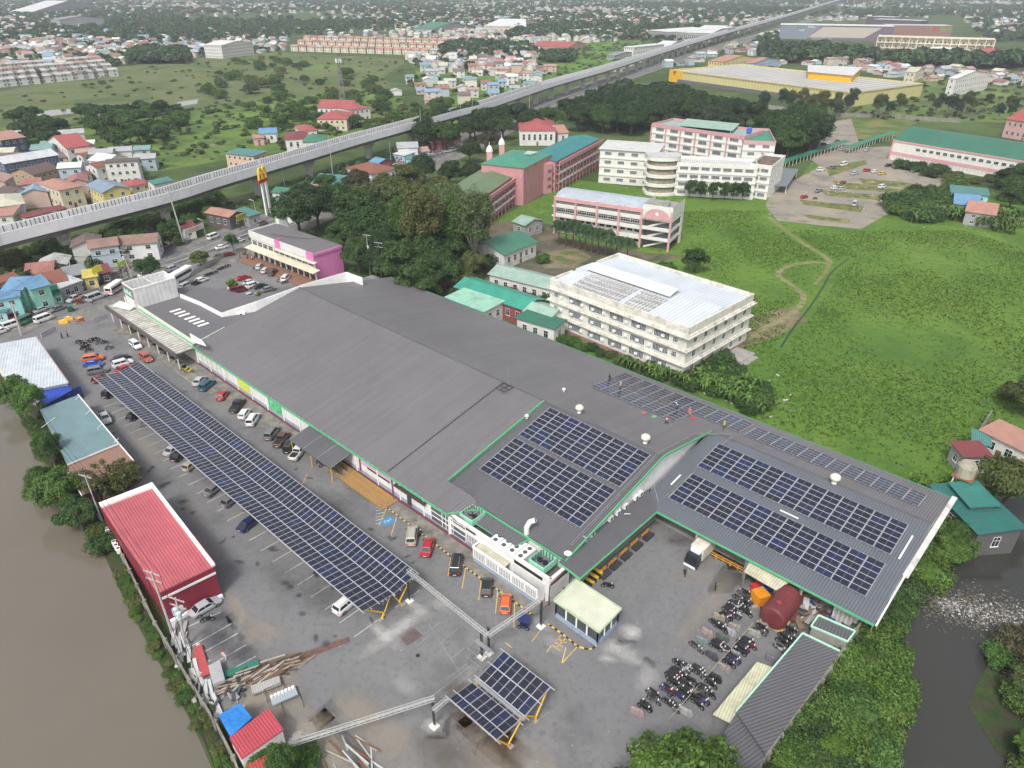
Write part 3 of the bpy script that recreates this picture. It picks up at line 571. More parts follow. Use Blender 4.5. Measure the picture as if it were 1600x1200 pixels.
# courtyard dock: dark recess, kerb, posts
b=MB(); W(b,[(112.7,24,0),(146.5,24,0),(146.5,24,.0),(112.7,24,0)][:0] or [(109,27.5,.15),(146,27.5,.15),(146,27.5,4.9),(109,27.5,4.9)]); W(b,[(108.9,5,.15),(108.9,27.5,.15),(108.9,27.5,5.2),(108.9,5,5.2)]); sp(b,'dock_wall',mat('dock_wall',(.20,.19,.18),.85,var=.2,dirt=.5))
b=MB(); b.slab([tuple(UV(*q)) for q in ((108.9,4,.7),(111,4,.7),(111,27.4,.7),(108.9,27.4,.7))],.6); b.slab([tuple(UV(*q)) for q in ((111.01,26.2,.7),(146,26.2,.7),(146,27.4,.7),(111.01,27.4,.7))],.6); sp(b,'loading_dock',c_conc)
b=MB()
for u in (120,128.5,137): b.bar(UV(u,23.9,.1),UV(u,23.9,4.4),.35,.35)
sp(b,'post',c_conc)
b=MB()
for u0,u1 in ((114,118),(122,126.5),(130,134)): W(b,[(u0,27.4,.75),(u1,27.4,.75),(u1,27.4,3.7),(u0,27.4,3.7)])
sp(b,'roller_door',mat('dock_door',(.33,.33,.33),.6,rib=(.3,.2,.02)))
# ------------------------------------------------------------------ west lobby block
b=MB(); W(b,[(-38,0,5.4),(-.6,0,5.4),(-.6,27.5,5.9),(-10,27.5,5.9),(-10,24,5.9),(-38,15.5,5.6)][:0] or [(-37.5,.3,5.3),(-.62,.3,5.3),(-.62,27,5.3),(-12,27,5.3),(-37.5,16.6,5.3)]); sp(b,'lobby_roof',mat('lobby_roof',(.135,.13,.137),.6,var=.06,scale=.2,rib=(.42,.08,.02)))
b=MB()
for i,k in enumerate((0,1,2,3.3,4.3,5.3,6.3)):
    c=P(274+k*6.9,485+k*3.5,5.45); d=VX*1.9; e=UX*.55; b.face([tuple(c-d*.75-e),tuple(c-d*.75+e),tuple(c+d*.75+e),tuple(c+d*.75-e)])
sp(b,'skylight',paint((.75,.75,.72),.5,.1))
b=MB(); W(b,[(-41,0,0),(-.5,0,0),(-.5,0,5.8),(-41,0,5.8)]); W(b,[(-41,0,0),(-41,0,5.6),(-41,15,5.6),(-41,15,0)]); sp(b,'wall',c_white)
b=MB(); b.bar(UV(-39,0,5.75),UV(0,0,5.75),.35,.7); sp(b,'parapet',paint((.62,.68,.56),.7,.3))
b=MB(); b.bar(UV(-39,-.3,5.3),UV(0,-.3,5.3),.2,.2); sp(b,'gutter',c_green)
b=MB(); pw=[(281,459,6.4),(311,471,6.4),(346,489,6.4),(400,471,8),(475,444,9.6),(541,425,9.8),(566,434,9.8)]
for p0,p1 in zip(pw[:-1],pw[1:]):
    a=P(*p0); c=P(*p1); d=(c-a); d.z=0; d.normalize(); n=Vector((-d.y,d.x,0))*.12; q=[a-n,c-n,c+n,a+n]; bt=[Vector((k.x,k.y,.1)) for k in q]
    b.face(q); 
    for k in range(4): j_=(k+1)%4; b.face((bt[k],bt[j_],q[j_],q[k]))
sp(b,'parapet_wall',c_white2)
b=MB(); W(b,[(-.5,31,4.4),(-.5,58,4.4),(-8,58,4.4),(-9.5,30,4.4),(-12,27.3,4.4),(-.5,27.1,4.4)]); sp(b,'service_roof',mat('service_roof',(.16,.2,.18),.8,var=.4,scale=.5))
b=MB(); b.slab([tuple(P(x,y,7.6)) for x,y in ((296,520),(316,532),(322,540),(300,533))],.2); sp(b,'roof_panel',c_white2)
b=MB(); b.bar(UV(-.7,0,5.6),UV(-.7,26.5,5.6),.2,.25); b.bar(UV(-.5,-.2,5.3),UV(-.5,8,6.9),.15,.15); sp(b,'edge_trim',paint((.6,.66,.55),.7))
# long stained canopy
cn=thing('walkway_canopy','long stained concrete canopy with brown fascia along the store front','canopy',tuple(UV(-21,-3,0)))
def cp(b,name,m): o=b.build(name,m); o.parent=cn; o.matrix_parent_inverse=Matrix.Translation(-cn.location); return o
b=MB(); b.slab([tuple(UV(*q)) for q in ((-41.5,-4.4,4.35),(0,-4.4,4.35),(0,-.45,4.5),(-41.5,-.45,4.5))],.25); cp(b,'canopy_slab',mat('stained_canopy',(.46,.45,.40),.85,var=.25,scale=.6,rib=(1.25,.3,.01),dirt=.7))
b=MB(); b.bar(UV(-42,-4.75,4.0),UV(.2,-4.75,4.0),.5,1.0); b.bar(UV(.1,-5,4.3),UV(.1,-.3,4.4),.2,.35); cp(b,'canopy_fascia',mat('canopy_fascia',(.11,.09,.09),.75,var=.25,dirt=.4))
b=MB()
for i in range(8): b.tube(UV(-40+i*5.6,-4.4,.1),UV(-40+i*5.6,-4.4,4.1),.14)
cp(b,'canopy_post',c_white)
# sign tower: open box of white boards on the lobby roof
tw=thing('sign_tower','open-topped box of white hoarding boards with a green sign above the entrance','sign',tuple(UV(-40,8,0)))
def tp(b,name,m): o=b.build(name,m); o.parent=tw; o.matrix_parent_inverse=Matrix.Translation(-tw.location); return o
T0,T1,B0,B1=(203.5,467),(279.5,434.5),(213,481.5),(280.5,462)
cA=P(206,451.5,9.2); 
q1=UV(-36.2,.2,0); q2=UV(-37.0,16.8,0); q3=UV(-45.5,14.8,0); q4=UV(-45.2,-1.4,0)
HT=10.6
def hoard(a,c,z0=5.3,z1=HT,t=.12):
    b=MB(); a=Vector((a.x,a.y,0)); c=Vector((c.x,c.y,0)); d=(c-a).normalized(); n=Vector((-d.y,d.x,0))*t; b.prism([(a-n)[:2],(c-n)[:2],(c+n)[:2],(a+n)[:2]],z0,z1); return b
# corners from the photograph at hoarding top height
f1=P(207,453,HT); f2=P(272,434.5,HT); f3=P(255,423.8,HT); f4=P(190.5,442,HT)
wb=mat('hoarding_white',(.70,.70,.69),.6,var=.10,scale=.4,rib=(1.2,.08,.01),dirt=.2)
for a,c,z0 in ((f1,f2,5.32),(f2,f3,.1),(f3,f4,.1),(f4,f1,5.32)): tp(hoard(a,c,z0),'hoarding',wb)
b=MB(); b.bar(f1,f2,.35,.35); b.bar(f4,f1,.25,.25); b.bar(f2,f3,.25,.25); b.bar(f3,f4,.25,.25); mid=(f1+f2)/2; mid2=(f3+f4)/2; b.bar(mid,mid2,.12,.12); b.bar(mid-Vector((0,0,2.5)),mid2-Vector((0,0,2.5)),.12,.12); b.bar(mid,f3,.1,.1); tp(b,'frame',c_white2)
b=MB(); ff=[Vector((p.x,p.y,5.4)) for p in (f1,f2,f3,f4)]; b.face([tuple(p) for p in ff]); tp(b,'inner_floor',mat('tower_floor',(.45,.45,.43),.8,var=.3))
d=(f1-f4); d.z=0; Lw=d.length; d.normalize(); n=Vector((d.y,-d.x,0)); 
if n.dot(Vector((-.7,-.7,0)))<0: n=-n
b=MB()
def onw(s,z,o=.14): q=Vector((f4.x,f4.y,0))+d*s+n*o; return (q.x,q.y,z)
b.face([onw(.3,7.6),onw(Lw-.3,7.6),onw(Lw-.3,10.3),onw(.3,10.3)]); tp(b,'sign_panel',paint((.02,.28,.19),.5,.05))
b=MB(); b.bar(onw(.1,10.5),onw(Lw-.05,10.5),.1,.16); b.bar(onw(Lw-.1,5.4),onw(Lw-.1,10.5),.1,.12); b.bar(onw(.1,5.4),onw(.1,10.5),.1,.12); tp(b,'sign_border',paint((.5,.04,.06),.5))
b=MB()   # illegible white script on the sign: strokes
for k in range(7):
    s=.9+k*(Lw-1.8)/7; b.bar(onw(s,8.2+.1*(k%2),.18),onw(s+.35,9.6-.5*(k%3==1),.18),.08,.28); b.bar(onw(s+.1,8.5,.18),onw(s+.75,8.6+.3*(k%2),.18),.08,.2)
tp(b,'sign_script',c_white2)
b=MB(); b.bar(onw(Lw-1.3,8.8,.2),onw(Lw-.6,9.9,.2),.06,.3); tp(b,'sign_mark',paint((.6,.05,.05),.5))
b=MB(); b.slab([tuple(P(x,y,4.9)) for x,y in ((186,470),(213,478),(203,484),(176,478))],.2); tp(b,'entrance_slab',c_white)

# ================================================================== SOLAR PANELS
def panel_material():
    m=bpy.data.materials.new('solar_panel'); m.use_nodes=True; n=m.node_tree.nodes; l=m.node_tree.links; b=n['Principled BSDF']
    b.inputs['Roughness'].default_value=.16; b.inputs['Specular IOR Level'].default_value=.55
    tc=n.new('ShaderNodeTexCoord'); s=n.new('ShaderNodeSeparateXYZ'); l.new(tc.outputs['UV'],s.inputs[0])
    def M_(op,a,b_=None):
        q=n.new('ShaderNodeMath'); q.operation=op
        for i,x in enumerate((a,b_)):
            if x is None: continue
            if isinstance(x,(int,float)): q.inputs[i].default_value=x
            else: l.new(x,q.inputs[i])
        return q.outputs[0]
    X,Y=s.outputs['X'],s.outputs['Y']      # 0..1 ; X along long side
    ex=M_('MINIMUM',X,M_('SUBTRACT',1,X)); ey=M_('MINIMUM',Y,M_('SUBTRACT',1,Y)); mid=M_('ABSOLUTE',M_('SUBTRACT',X,.5))
    fr=M_('MAXIMUM',M_('LESS_THAN',ex,.015),M_('LESS_THAN',ey,.032)); ml=M_('LESS_THAN',mid,.008)
    cx=M_('LESS_THAN',M_('ABSOLUTE',M_('SUBTRACT',M_('FRACT',M_('MULTIPLY',X,24)),.5)),.46); cy=M_('LESS_THAN',M_('ABSOLUTE',M_('SUBTRACT',M_('FRACT',M_('MULTIPLY',Y,6)),.5)),.46)
    cell=M_('MULTIPLY',cx,cy)
    oi=n.new('ShaderNodeObjectInfo'); g=n.new('ShaderNodeNewGeometry'); rr=M_('FRACT',M_('ADD',M_('MULTIPLY',oi.outputs['Random'],7.3),M_('MULTIPLY',g.outputs['Random Per Island'],3.1)))
    cr=n.new('ShaderNodeValToRGB'); l.new(rr,cr.inputs[0]); e=cr.color_ramp; e.elements[0].position=0; e.elements[0].color=(.010,.013,.032,1); e.elements[1].position=1; e.elements[1].color=(.012,.018,.055,1)
    for p,c in ((.35,(.016,.018,.036,1)),(.6,(.010,.012,.026,1)),(.8,(.022,.021,.032,1)),(.9,(.012,.022,.075,1))): q=e.elements.new(p); q.color=c
    mx=n.new('ShaderNodeMix'); mx.data_type='RGBA'; l.new(cell,mx.inputs['Factor']); mx.inputs['A'].default_value=(.05,.055,.075,1); l.new(cr.outputs[0],mx.inputs['B'])
    m1=n.new('ShaderNodeMix'); m1.data_type='RGBA'; l.new(ml,m1.inputs['Factor']); l.new(mx.outputs['Result'],m1.inputs['A']); m1.inputs['B'].default_value=(.22,.23,.26,1)
    m2=n.new('ShaderNodeMix'); m2.data_type='RGBA'; l.new(fr,m2.inputs['Factor']); l.new(m1.outputs['Result'],m2.inputs['A']); m2.inputs['B'].default_value=(.46,.47,.50,1)
    l.new(m2.outputs['Result'],b.inputs['Base Color']); l.new(M_('ADD',M_('MULTIPLY',fr,.35),.16),b.inputs['Roughness'])
    return m
m_panel=panel_material(); m_rail=mat('rail_aluminium',(.55,.56,.57),.4,var=.1,metal=.5)
def add_panel(b,x,y,L,Wd,z=0,axis='x'):
    # long side along x (axis x) or along y
    t=.035
    if axis=='x': q=[(x,y,z),(x+L,y,z),(x+L,y+Wd,z),(x,y+Wd,z)]
    else: q=[(x,y+L,z),(x,y,z),(x+Wd,y,z),(x+Wd,y+L,z)]; 
    b.face(q if axis=='x' else [q[0],q[1],q[2],q[3]],uv=[(0,0),(1,0),(1,1),(0,1)])
    x1=x+(L if axis=='x' else Wd); y1=y+(Wd if axis=='x' else L)
    b.box(x,x1,y,y1,z-t,z-.004); 
    for k in range(6): b.uv[len(b.f)-6+k]=[(0,0)]*4
def panel_mesh(L,Wd,axis,name='solar_panel'):
    b=MB(); add_panel(b,0,0,L,Wd,0,axis); return b.build(name,m_panel,link=False)
PM={}
def pmesh(L,Wd,axis):
    k=(round(L,3),round(Wd,3),axis)
    if k not in PM: PM[k]=panel_mesh(L,Wd,axis)
    return PM[k]
def tilt_frame(t_loc,ux,vx):   # world matrix from in-plane axes
    ux=ux.normalized(); n=ux.cross(vx).normalized(); vy=n.cross(ux); m=Matrix((( ux.x,vy.x,n.x,t_loc[0]),(ux.y,vy.y,n.y,t_loc[1]),(ux.z,vy.z,n.z,t_loc[2]),(0,0,0,1))); return m
def roof_array(label,u0,v0,u1,v1,nc,nr,zf,group='solar arrays on the store roof',lift=.22):
    A=UV(u0,v0,zf(v0)+lift); B=UV(u1,v0,zf(v0)+lift); C=UV(u0,v1,zf(v1)+lift)
    t=thing('solar_array',label,'solar panels',(0,0,0),0,group); t.matrix_world=tilt_frame(A,B-A,C-A)
    LW=(B-A).length; LH=(C-A).length; pw=LW/nc; ph=LH/nr; L=pw-.13; Wd=ph-.03
    me=pmesh(L,Wd,'x'); cnt=0; stb=MB(); order=[(i,j) for j in range(nr) for i in range(nc)]
    for (i,j) in order:
        cnt+=1
        if cnt<=100: ob('panel',me,t,(i*pw+.065,j*ph+.015,0))
        else: add_panel(stb,i*pw+.065,j*ph+.015,L,Wd)
    if stb.f: stuff(stb.build('panels',m_panel,t))
    b=MB()
    for i in range(nc+1): b.box(i*pw-.03,i*pw+.03,-.05,LH+.05,-.10,-.05)
    for i in range(nc):
        for k in (.3,.7): b.box((i+k)*pw-.02,(i+k)*pw+.02,-.22,LH+.25,-.16,-.11)
    b.build('rails',m_rail,t); return t
roof_array('dark blue nine-column solar array nearest the green step fascia, upper of two',85.3,19.9,107.5,28.5,9,8,zA)
roof_array('dark blue nine-column solar array above the plant yard, lower of two',85.3,9.9,107.4,19.0,9,8,zA)
roof_array('long dark solar array on the east wing below the ridge ventilator',112.3,36.4,144.4,43.7,13,6,zD)
roof_array('long dark solar array on the east wing along the green courtyard eave',112.6,27.0,144.5,34.3,13,6,zD)
roof_array('pale grey solar array on the rear slope beside the grass field, left one',82.9,50.5,113.0,56.4,12,5,zB)
roof_array('short pale solar array on the rear slope with workers around it',83.3,43.6,103.1,49.9,8,5,zB)
roof_array('pale grey solar array on the rear slope at the east end',114.0,50.2,144.0,55.6,12,5,zB)
b=MB()
for v in (19.45,): b.bar(UV(110,18,5.9),UV(110,18,5.9)+Vector((1,0,0)),.1,.1)
for (x0,y0,x1,y1,z) in ((1035,764,1046,750,5.6),(1202,793,1224,802,5.9)): pass
for a,c in ((UV(111.2,30,5.6),UV(111.2,33,6.0)),(UV(128,35.3,6.35),UV(131,35.3,6.35)),(UV(145.6,36.5,6.5),UV(145.6,42,7.3))): b.bar(a,c,.25,.08)
sp(b,'skylight',paint((.8,.8,.78),.5))
# ------------------------------------------------------------------ the long carport
def carport(label,u0,u1,vL,vM,vR,zL,zM,zR,npan,loc_uv=None):
    t=thing('solar_carport',label,'carport',tuple(UV(u0,vM,0)),UROT)
    P0=UV(u0,vM,0); n=npan; pw=(u1-u0)/n
    def plane(va,za,vb,zb,name_first,start,count_parts):
        pass
    return t,pw
def loc(v): return v
cpt=thing('solar_carport','very long solar-panel carport roof with yellow struts over parked cars','carport',tuple(UV(-1.6,-16.9,0)),UROT)
CL=96.6; NP=84; pw=CL/NP; halfs=[(-5.3,4.75,0,4.1),(0,4.1,4.5,4.95)]    # local y from the valley, heights
cnt=0; stb=MB()
hm={}
for hi,(y0,z0,y1,z1) in enumerate(halfs):
    e=MB(); Lh=math.hypot(y1-y0,z1-z0)/2
    fr_=ob('roof_frame',None,cpt,(0,y0,z0)); fr_.rotation_euler=(math.atan2(z1-z0,y1-y0),0,0)
    hm[hi]=(fr_,Lh)
    me=pmesh(Lh-.07,pw-.035,'y')
    for r in range(2):
        for i in range(NP):
            x=i*pw+.017; y=r*Lh+.035
            if i>=NP-25: ob('panel',me,fr_,(x,y,0))
            else: add_panel(stb,x,y,Lh-.07,pw-.035,0,'y')
    stuff(stb.build('panels',m_panel,fr_)); stb=MB()
    b=MB(); 
    for y in (0,Lh,2*Lh): b.box(-.3,CL+.3,y-.05,y+.05,-.12,-.045)
    for y in (Lh*.5,Lh*1.5): b.box(-.3,CL+.3,y-.05,y+.05,-.22,-.13)
    b.build('rails',m_rail,fr_)
b=MB()   # hip: valley gutter
b.box(-.3,CL+.3,-.14,.14,3.9,4.02); b.build('gutter',m_rail,cpt)
for i in range(15):
    x=.8+i*6.8
    b=MB(); b.tube((x,-2.2,0),(x,-1.6,1.2),.13,n=8); b.tube((x,1.8,0),(x,1.2,1.2),.13,n=8)
    b.tube((x,-1.6,1.2),(x,-4.9,4.4),.11,n=8); b.tube((x,1.2,1.2),(x,4.2,4.6),.11,n=8); b.bar((x,-5.2,4.5),(x,-.1,3.9),.12,.2); b.bar((x,.1,3.9),(x,4.5,4.75),.12,.2); b.tube((x,-1.8,.6),(x,0,3.8),.08); b.tube((x,1.5,.6),(x,0,3.8),.08)
    b.build('strut',c_yel,cpt)
    b=MB(); b.box(x-.35,x+.35,-2.6,-1.8,0,.35); b.box(x-.35,x+.35,1.4,2.2,0,.35); b.build('footing',c_conc,cpt)
# small carport
mp0=P(739.5,1066.7,4.3); 
sc=thing('solar_carport','small square solar carport with yellow struts in the open yard','carport',tuple(P(744,1060,0)),UROT)
lo,rt,L_,D_=rect3((745.5,1060),(819.5,1120),(860,1075),3.6)
U_,V_=None,None
def q_(x,y,z): return P(690+x/6.667,1000+y/6.667,z)
a0=q_(375,400,3.7); a1=q_(860,800,3.7); a2=q_(655,118,4.5); a3=q_(1135,500,4.5); c0=q_(95,625,4.5); c1=q_(570,1070,4.5); d0=q_(330,445,3.95); 
sc.location=(a0.x,a0.y,0); dd=(a1-a0); SL=math.hypot(dd.x,dd.y); sc.rotation_euler=(0,0,math.atan2(dd.y,dd.x)); ex=Vector((dd.x,dd.y,0)).normalized(); ey=Vector((-ex.y,ex.x,0))
if ey.dot(a2-a0)<0: ey=-ey
yu=(a2-a0).dot(ey); yd=(c0-a0).dot(ey); ym=(d0-a0).dot(ey)
for hi,(y0,z0,y1,z1,rows) in enumerate([(.1,3.7,yu,4.5,[1,1]),(yd,4.55,ym,3.9,[.5,1])]):
    f=ob('roof_frame',None,sc,(0,y0,z0)); f.rotation_euler=(math.atan2(z1-z0,y1-y0),0,0); LL=math.hypot(y1-y0,z1-z0); un=LL/sum(rows); pw=SL/7; y=0
    for r in rows:
        for i in range(7):
            ob('panel',pmesh(un*r-.06,pw-.05,'y') if r==1 else pmesh(pw-.05,un*r-.06,'x'),f,(i*pw+.02,y+.03,0))
        y+=un*r
    b=MB()
    for yy in (0,un*rows[0],LL): b.box(-.7,SL+.7,yy-.05,yy+.05,-.12,-.045)
    for i in range(8): b.box(i*pw-.03,i*pw+.03,-.1,LL+.1,-.2,-.13)
    b.build('rails',m_rail,f)
b=MB(); b.box(-.3,SL+.3,-.45,-.05,3.55,3.68)
for i in range(8): b.bar((i*SL/7,-.45,3.7),(i*SL/7,ym-.2,3.85),.12,.12)
b.build('gutter',c_metal,sc)
for x in (.3,SL-.2):
    b=MB(); b.tube((x,yd*.45,0),(x,yd*.55,1.0),.14); b.tube((x,yd*.55,1.0),(x,yd+.2,4.2),.12); b.tube((x,yd*.55,1.0),(x,0,3.5),.1); b.tube((x,yu*.5,0),(x,yu*.5,1.0),.14); b.tube((x,yu*.5,1.0),(x,yu-.3,4.2),.12); b.tube((x,yu*.5,1.0),(x,.2,3.5),.1); b.bar((x,yd,4.35),(x,0,3.5),.12,.2); b.bar((x,0,3.5),(x,yu,4.35),.12,.2); b.build('strut',c_yel,sc)
    b=MB(); b.box(x-.3,x+.3,yd*.45-.3,yd*.45+.3,0,.3); b.box(x-.3,x+.3,yu*.5-.3,yu*.5+.3,0,.3); b.build('footing',c_conc,sc)
# lattice cable bridges and their posts
def truss(label,a,c,h,w_=.45,dp=.45):
    A=Vector(a); C=Vector(c); d=(C-A); L=d.length; d.normalize(); t=thing('cable_bridge',label,'truss',tuple(A),math.atan2(d.y,d.x),'lattice cable bridges over the yard')
    b=MB(); k=int(L/.7); st=L/k; dz=(C.z-A.z)/L
    for y in (-w_/2,w_/2):
        for z in (0,dp): b.bar((0,y,z),(L,y,z+dz*L),.07,.07)
        for i in range(k): b.bar((i*st,y,(i%2)*dp+dz*i*st),((i+1)*st,y,((i+1)%2)*dp+dz*(i+1)*st),.04,.04)
    for i in range(k+1): b.bar((i*st,-w_/2,dp+dz*i*st),(i*st,w_/2,dp+dz*i*st),.05,.05)
    b.build('lattice',mat('truss_grey',(.42,.42,.41),.5,var=.15),t); b=MB(); b.bar((0,0,.15),(L,0,.15+dz*L),.14,.08); b.build('conduit',mat('conduit_white',(.42,.42,.42),.5),t); return t
def post(label,px,py,h,m=c_steel,r=.14):
    p=P(px,py,0); t=thing('bridge_post',label,'post',tuple(p),UROT,'posts carrying the cable bridges'); b=MB(); b.bar((-.12,0,.3),(-.12,0,h),r,r); b.bar((.12,0,.3),(.12,0,h),r,r)
    for k in range(int(h/.7)): b.bar((-.12,0,.5+k*.7),(.12,0,.9+k*.7),.04,.04)
    b.build('mast',m,t); b=MB(); b.box(-.5,.5,-.5,.5,0,.3); b.box(-.3,.3,-.3,.3,.3,.5); b.build('footing',c_white,t); return p
truss('straight lattice cable bridge from the long carport to the twin posts',P(637,893,5.2),P(762,994,5.2),5.2)
truss('lattice cable bridge from the twin posts to the building corner',P(762,995,5.2),P(847,937,5.2),5.2)
truss('lattice cable bridge crossing the dusty yard to the single post',P(458,1163,3.2),P(677,1093,5.2),5.2,.5,.4)
truss('short lattice cable bridge between the single post and small carport',P(677,1112,4.2),P(700,1093,4.2),5.2)
post('slim post carrying the yard cable bridge on a white footing',679,1136,5.2); post('dark bridge post at the long carport corner',640,940,5.2); post('bridge post beside the guard booth kerb',845,980,5.3); post('left one of the twin bridge posts in a scaffold',753,1028,5.2); post('right one of the twin bridge posts in a scaffold',764,1022,5.2)
t=thing('scaffold','small steel scaffold around the twin bridge posts','scaffold',tuple(P(750,1040,0)),UROT); b=MB()
for x in (-1.3,1.3):
    for y in (-1,1): b.tube((x,y,0),(x,y,3.4),.04,n=5)
for z in (1.5,3.3):
    for y in (-1,1): b.tube((-1.3,y,z),(1.3,y,z),.04,n=5)
    for x in (-1.3,1.3): b.tube((x,-1,z),(x,1,z),.04,n=5)
b.tube((-1.3,-1,1.5),(1.3,-1,3.3),.03,n=5); b.build('tubes',c_metal,t); b=MB(); b.box(-1.3,1.3,.3,.9,3.36,3.42); b.build('plank',c_metal,t)
# ================================================================== BUILDINGS
RC={'red':(.38,.095,.09),'salmon':(.42,.22,.17),'rust':(.25,.10,.065),'brown':(.13,.09,.08),'maroon':(.20,.05,.055),'teal':(.08,.22,.20),'green':(.06,.20,.13),'grey':(.25,.26,.28),'dark':(.10,.10,.11),'blue':(.14,.28,.44),
    'pale':(.55,.57,.58),'cream':(.55,.54,.42),'white':(.68,.68,.67),'olive':(.16,.22,.13),'orange':(.48,.20,.08),'yellow':(.62,.5,.12),'bluegrey':(.22,.29,.36)}
WC={'white':(.62,.61,.58),'cream':(.58,.52,.38),'pink':(.55,.33,.32),'mint':(.25,.52,.42),'navy':(.045,.06,.10),'slate':(.10,.13,.20),'tan':(.40,.30,.20),'grey':(.32,.32,.32),'yellow':(.62,.52,.22),'lblue':(.36,.46,.58),'peach':(.60,.42,.30),'brick':(.25,.07,.07),'aqua':(.30,.60,.60),'dark':(.10,.10,.10)}
_win={}
def win_mesh(w,h,m=None,fm=None,bars=1,d=.06,hb=True):
    k=(round(w,2),round(h,2),bars,(m.name if m else ''),(fm.name if fm else ''))
    if k not in _win:
        b=MB(); b.cur=0; b.quad((-w/2,-.02,0),(w/2,-.02,0),(w/2,-.02,h),(-w/2,-.02,h)); b.cur=1
        f=.06 if w<3 else .09
        for x in (-w/2,w/2): b.box(x-f/2,x+f/2,-d,0,0,h)
        for i in range(1,bars+1): x=-w/2+w*i/(bars+1); b.box(x-f/3,x+f/3,-d*.8,0,0,h)
        b.box(-w/2-.1,w/2+.1,-.14,0,-.09,0); b.box(-w/2,w/2,-d,0,h,h+f)
        if hb: b.box(-w/2,w/2,-d*.8,0,h*.62,h*.62+f*.7)
        _win[k]=b.build('window',[m or c_glass,fm or c_white2],link=False)
    return _win[k]
def windows(T,side,L,D,n,z,w,h,margin=.8,x0=0,x1=None,y=None,me=None,**k):
    """row of n windows on one wall of an L x D block; side f(ront) r(ight) b(ack) l(eft)"""
    me=me or win_mesh(w,h,**k); S={'f':L,'b':L,'r':D,'l':D}[side]; a=x0+margin; c=(S if x1 is None else x1)-margin
    for i in range(n):
        t=a+(c-a)*(i+.5)/n; p,rt={'f':((t,-.004,z),0),'r':((L+.004,t,z),PI/2),'b':((L-t,D+.004,z),PI),'l':((-.004,D-t,z),-PI/2)}[side]
        ob('window',me,T,p,rt)
def roof_mb(kind,L,D,h,pitch=.35,ov=.5,t=.12):
    b=MB(); x0,x1,y0,y1=-ov,L+ov,-ov,D+ov; W_=(y1-y0)/2; rz=h+pitch*W_
    if kind=='gable':
        for q in (((x0,y0,h),(x1,y0,h),(x1,y0+W_,rz),(x0,y0+W_,rz)),((x1,y1,h),(x0,y1,h),(x0,y0+W_,rz),(x1,y0+W_,rz))): b.slab(q,t)
    elif kind=='gabley':
        W_=(x1-x0)/2; rz=h+pitch*W_
        for q in (((x0,y1,h),(x0,y0,h),(x0+W_,y0,rz),(x0+W_,y1,rz)),((x1,y0,h),(x1,y1,h),(x0+W_,y1,rz),(x0+W_,y0,rz))): b.slab(q,t)
    elif kind=='hip':
        i=min(W_,(x1-x0)/2-.05); rz=h+pitch*i; 
        if (x1-x0)>=(y1-y0): a=(x0+W_,y0+W_,rz); c=(x1-W_,y0+W_,rz)
        else: X=(x1-x0)/2; a=(x0+X,y0+X,rz); c=(x0+X,y1-X,rz)
        if (x1-x0)>=(y1-y0):
            b.face(((x0,y0,h),(x1,y0,h),c,a)); b.face(((x1,y1,h),(x0,y1,h),a,c)); b.face(((x1,y0,h),(x1,y1,h),c)); b.face(((x0,y1,h),(x0,y0,h),a))
        else:
            b.face(((x0,y1,h),(x0,y0,h),a,c)); b.face(((x1,y0,h),(x1,y1,h),c,a)); b.face(((x0,y0,h),(x1,y0,h),a)); b.face(((x1,y1,h),(x0,y1,h),c))
        b.face(((x0,y1,h-.02),(x1,y1,h-.02),(x1,y0,h-.02),(x0,y0,h-.02)))
    elif kind=='shed': b.slab(((x0,y0,h),(x1,y0,h),(x1,y1,h+pitch*D),(x0,y1,h+pitch*D)),t)
    elif kind=='shedr': b.slab(((x0,y1,h+pitch*D),(x0,y0,h+pitch*D),(x1,y0,h),(x1,y1,h))[::1],t)
    else: b.slab(((x0,y0,h+.1),(x1,y0,h+.1),(x1,y1,h+.1),(x0,y1,h+.1)),.2)
    return b
def wall_mb(L,D,h,kind='flat',pitch=.35,z0=0):
    b=MB(); zf=h; zb=h
    if kind=='shed': zb=h+pitch*D-.1
    b.quad((0,0,z0),(L,0,z0),(L,0,zf),(0,0,zf)); b.quad((L,D,z0),(0,D,z0),(0,D,zb),(L,D,zb))
    if kind=='gable':
        r=h+pitch*D/2; b.face(((L,0,z0),(L,D,z0),(L,D,h),(L,D/2,r),(L,0,h))); b.face(((0,D,z0),(0,0,z0),(0,0,h),(0,D/2,r),(0,D,h)))
    else: b.quad((L,0,z0),(L,D,z0),(L,D,zb),(L,0,zf)); b.quad((0,D,z0),(0,0,z0),(0,0,zf),(0,D,zb))
    if kind=='gabley':
        r=h+pitch*L/2; b.face(((0,0,h),(L,0,h),(L/2,0,r))); b.face(((L,D,h),(0,D,h),(L/2,D,r)))
    return b
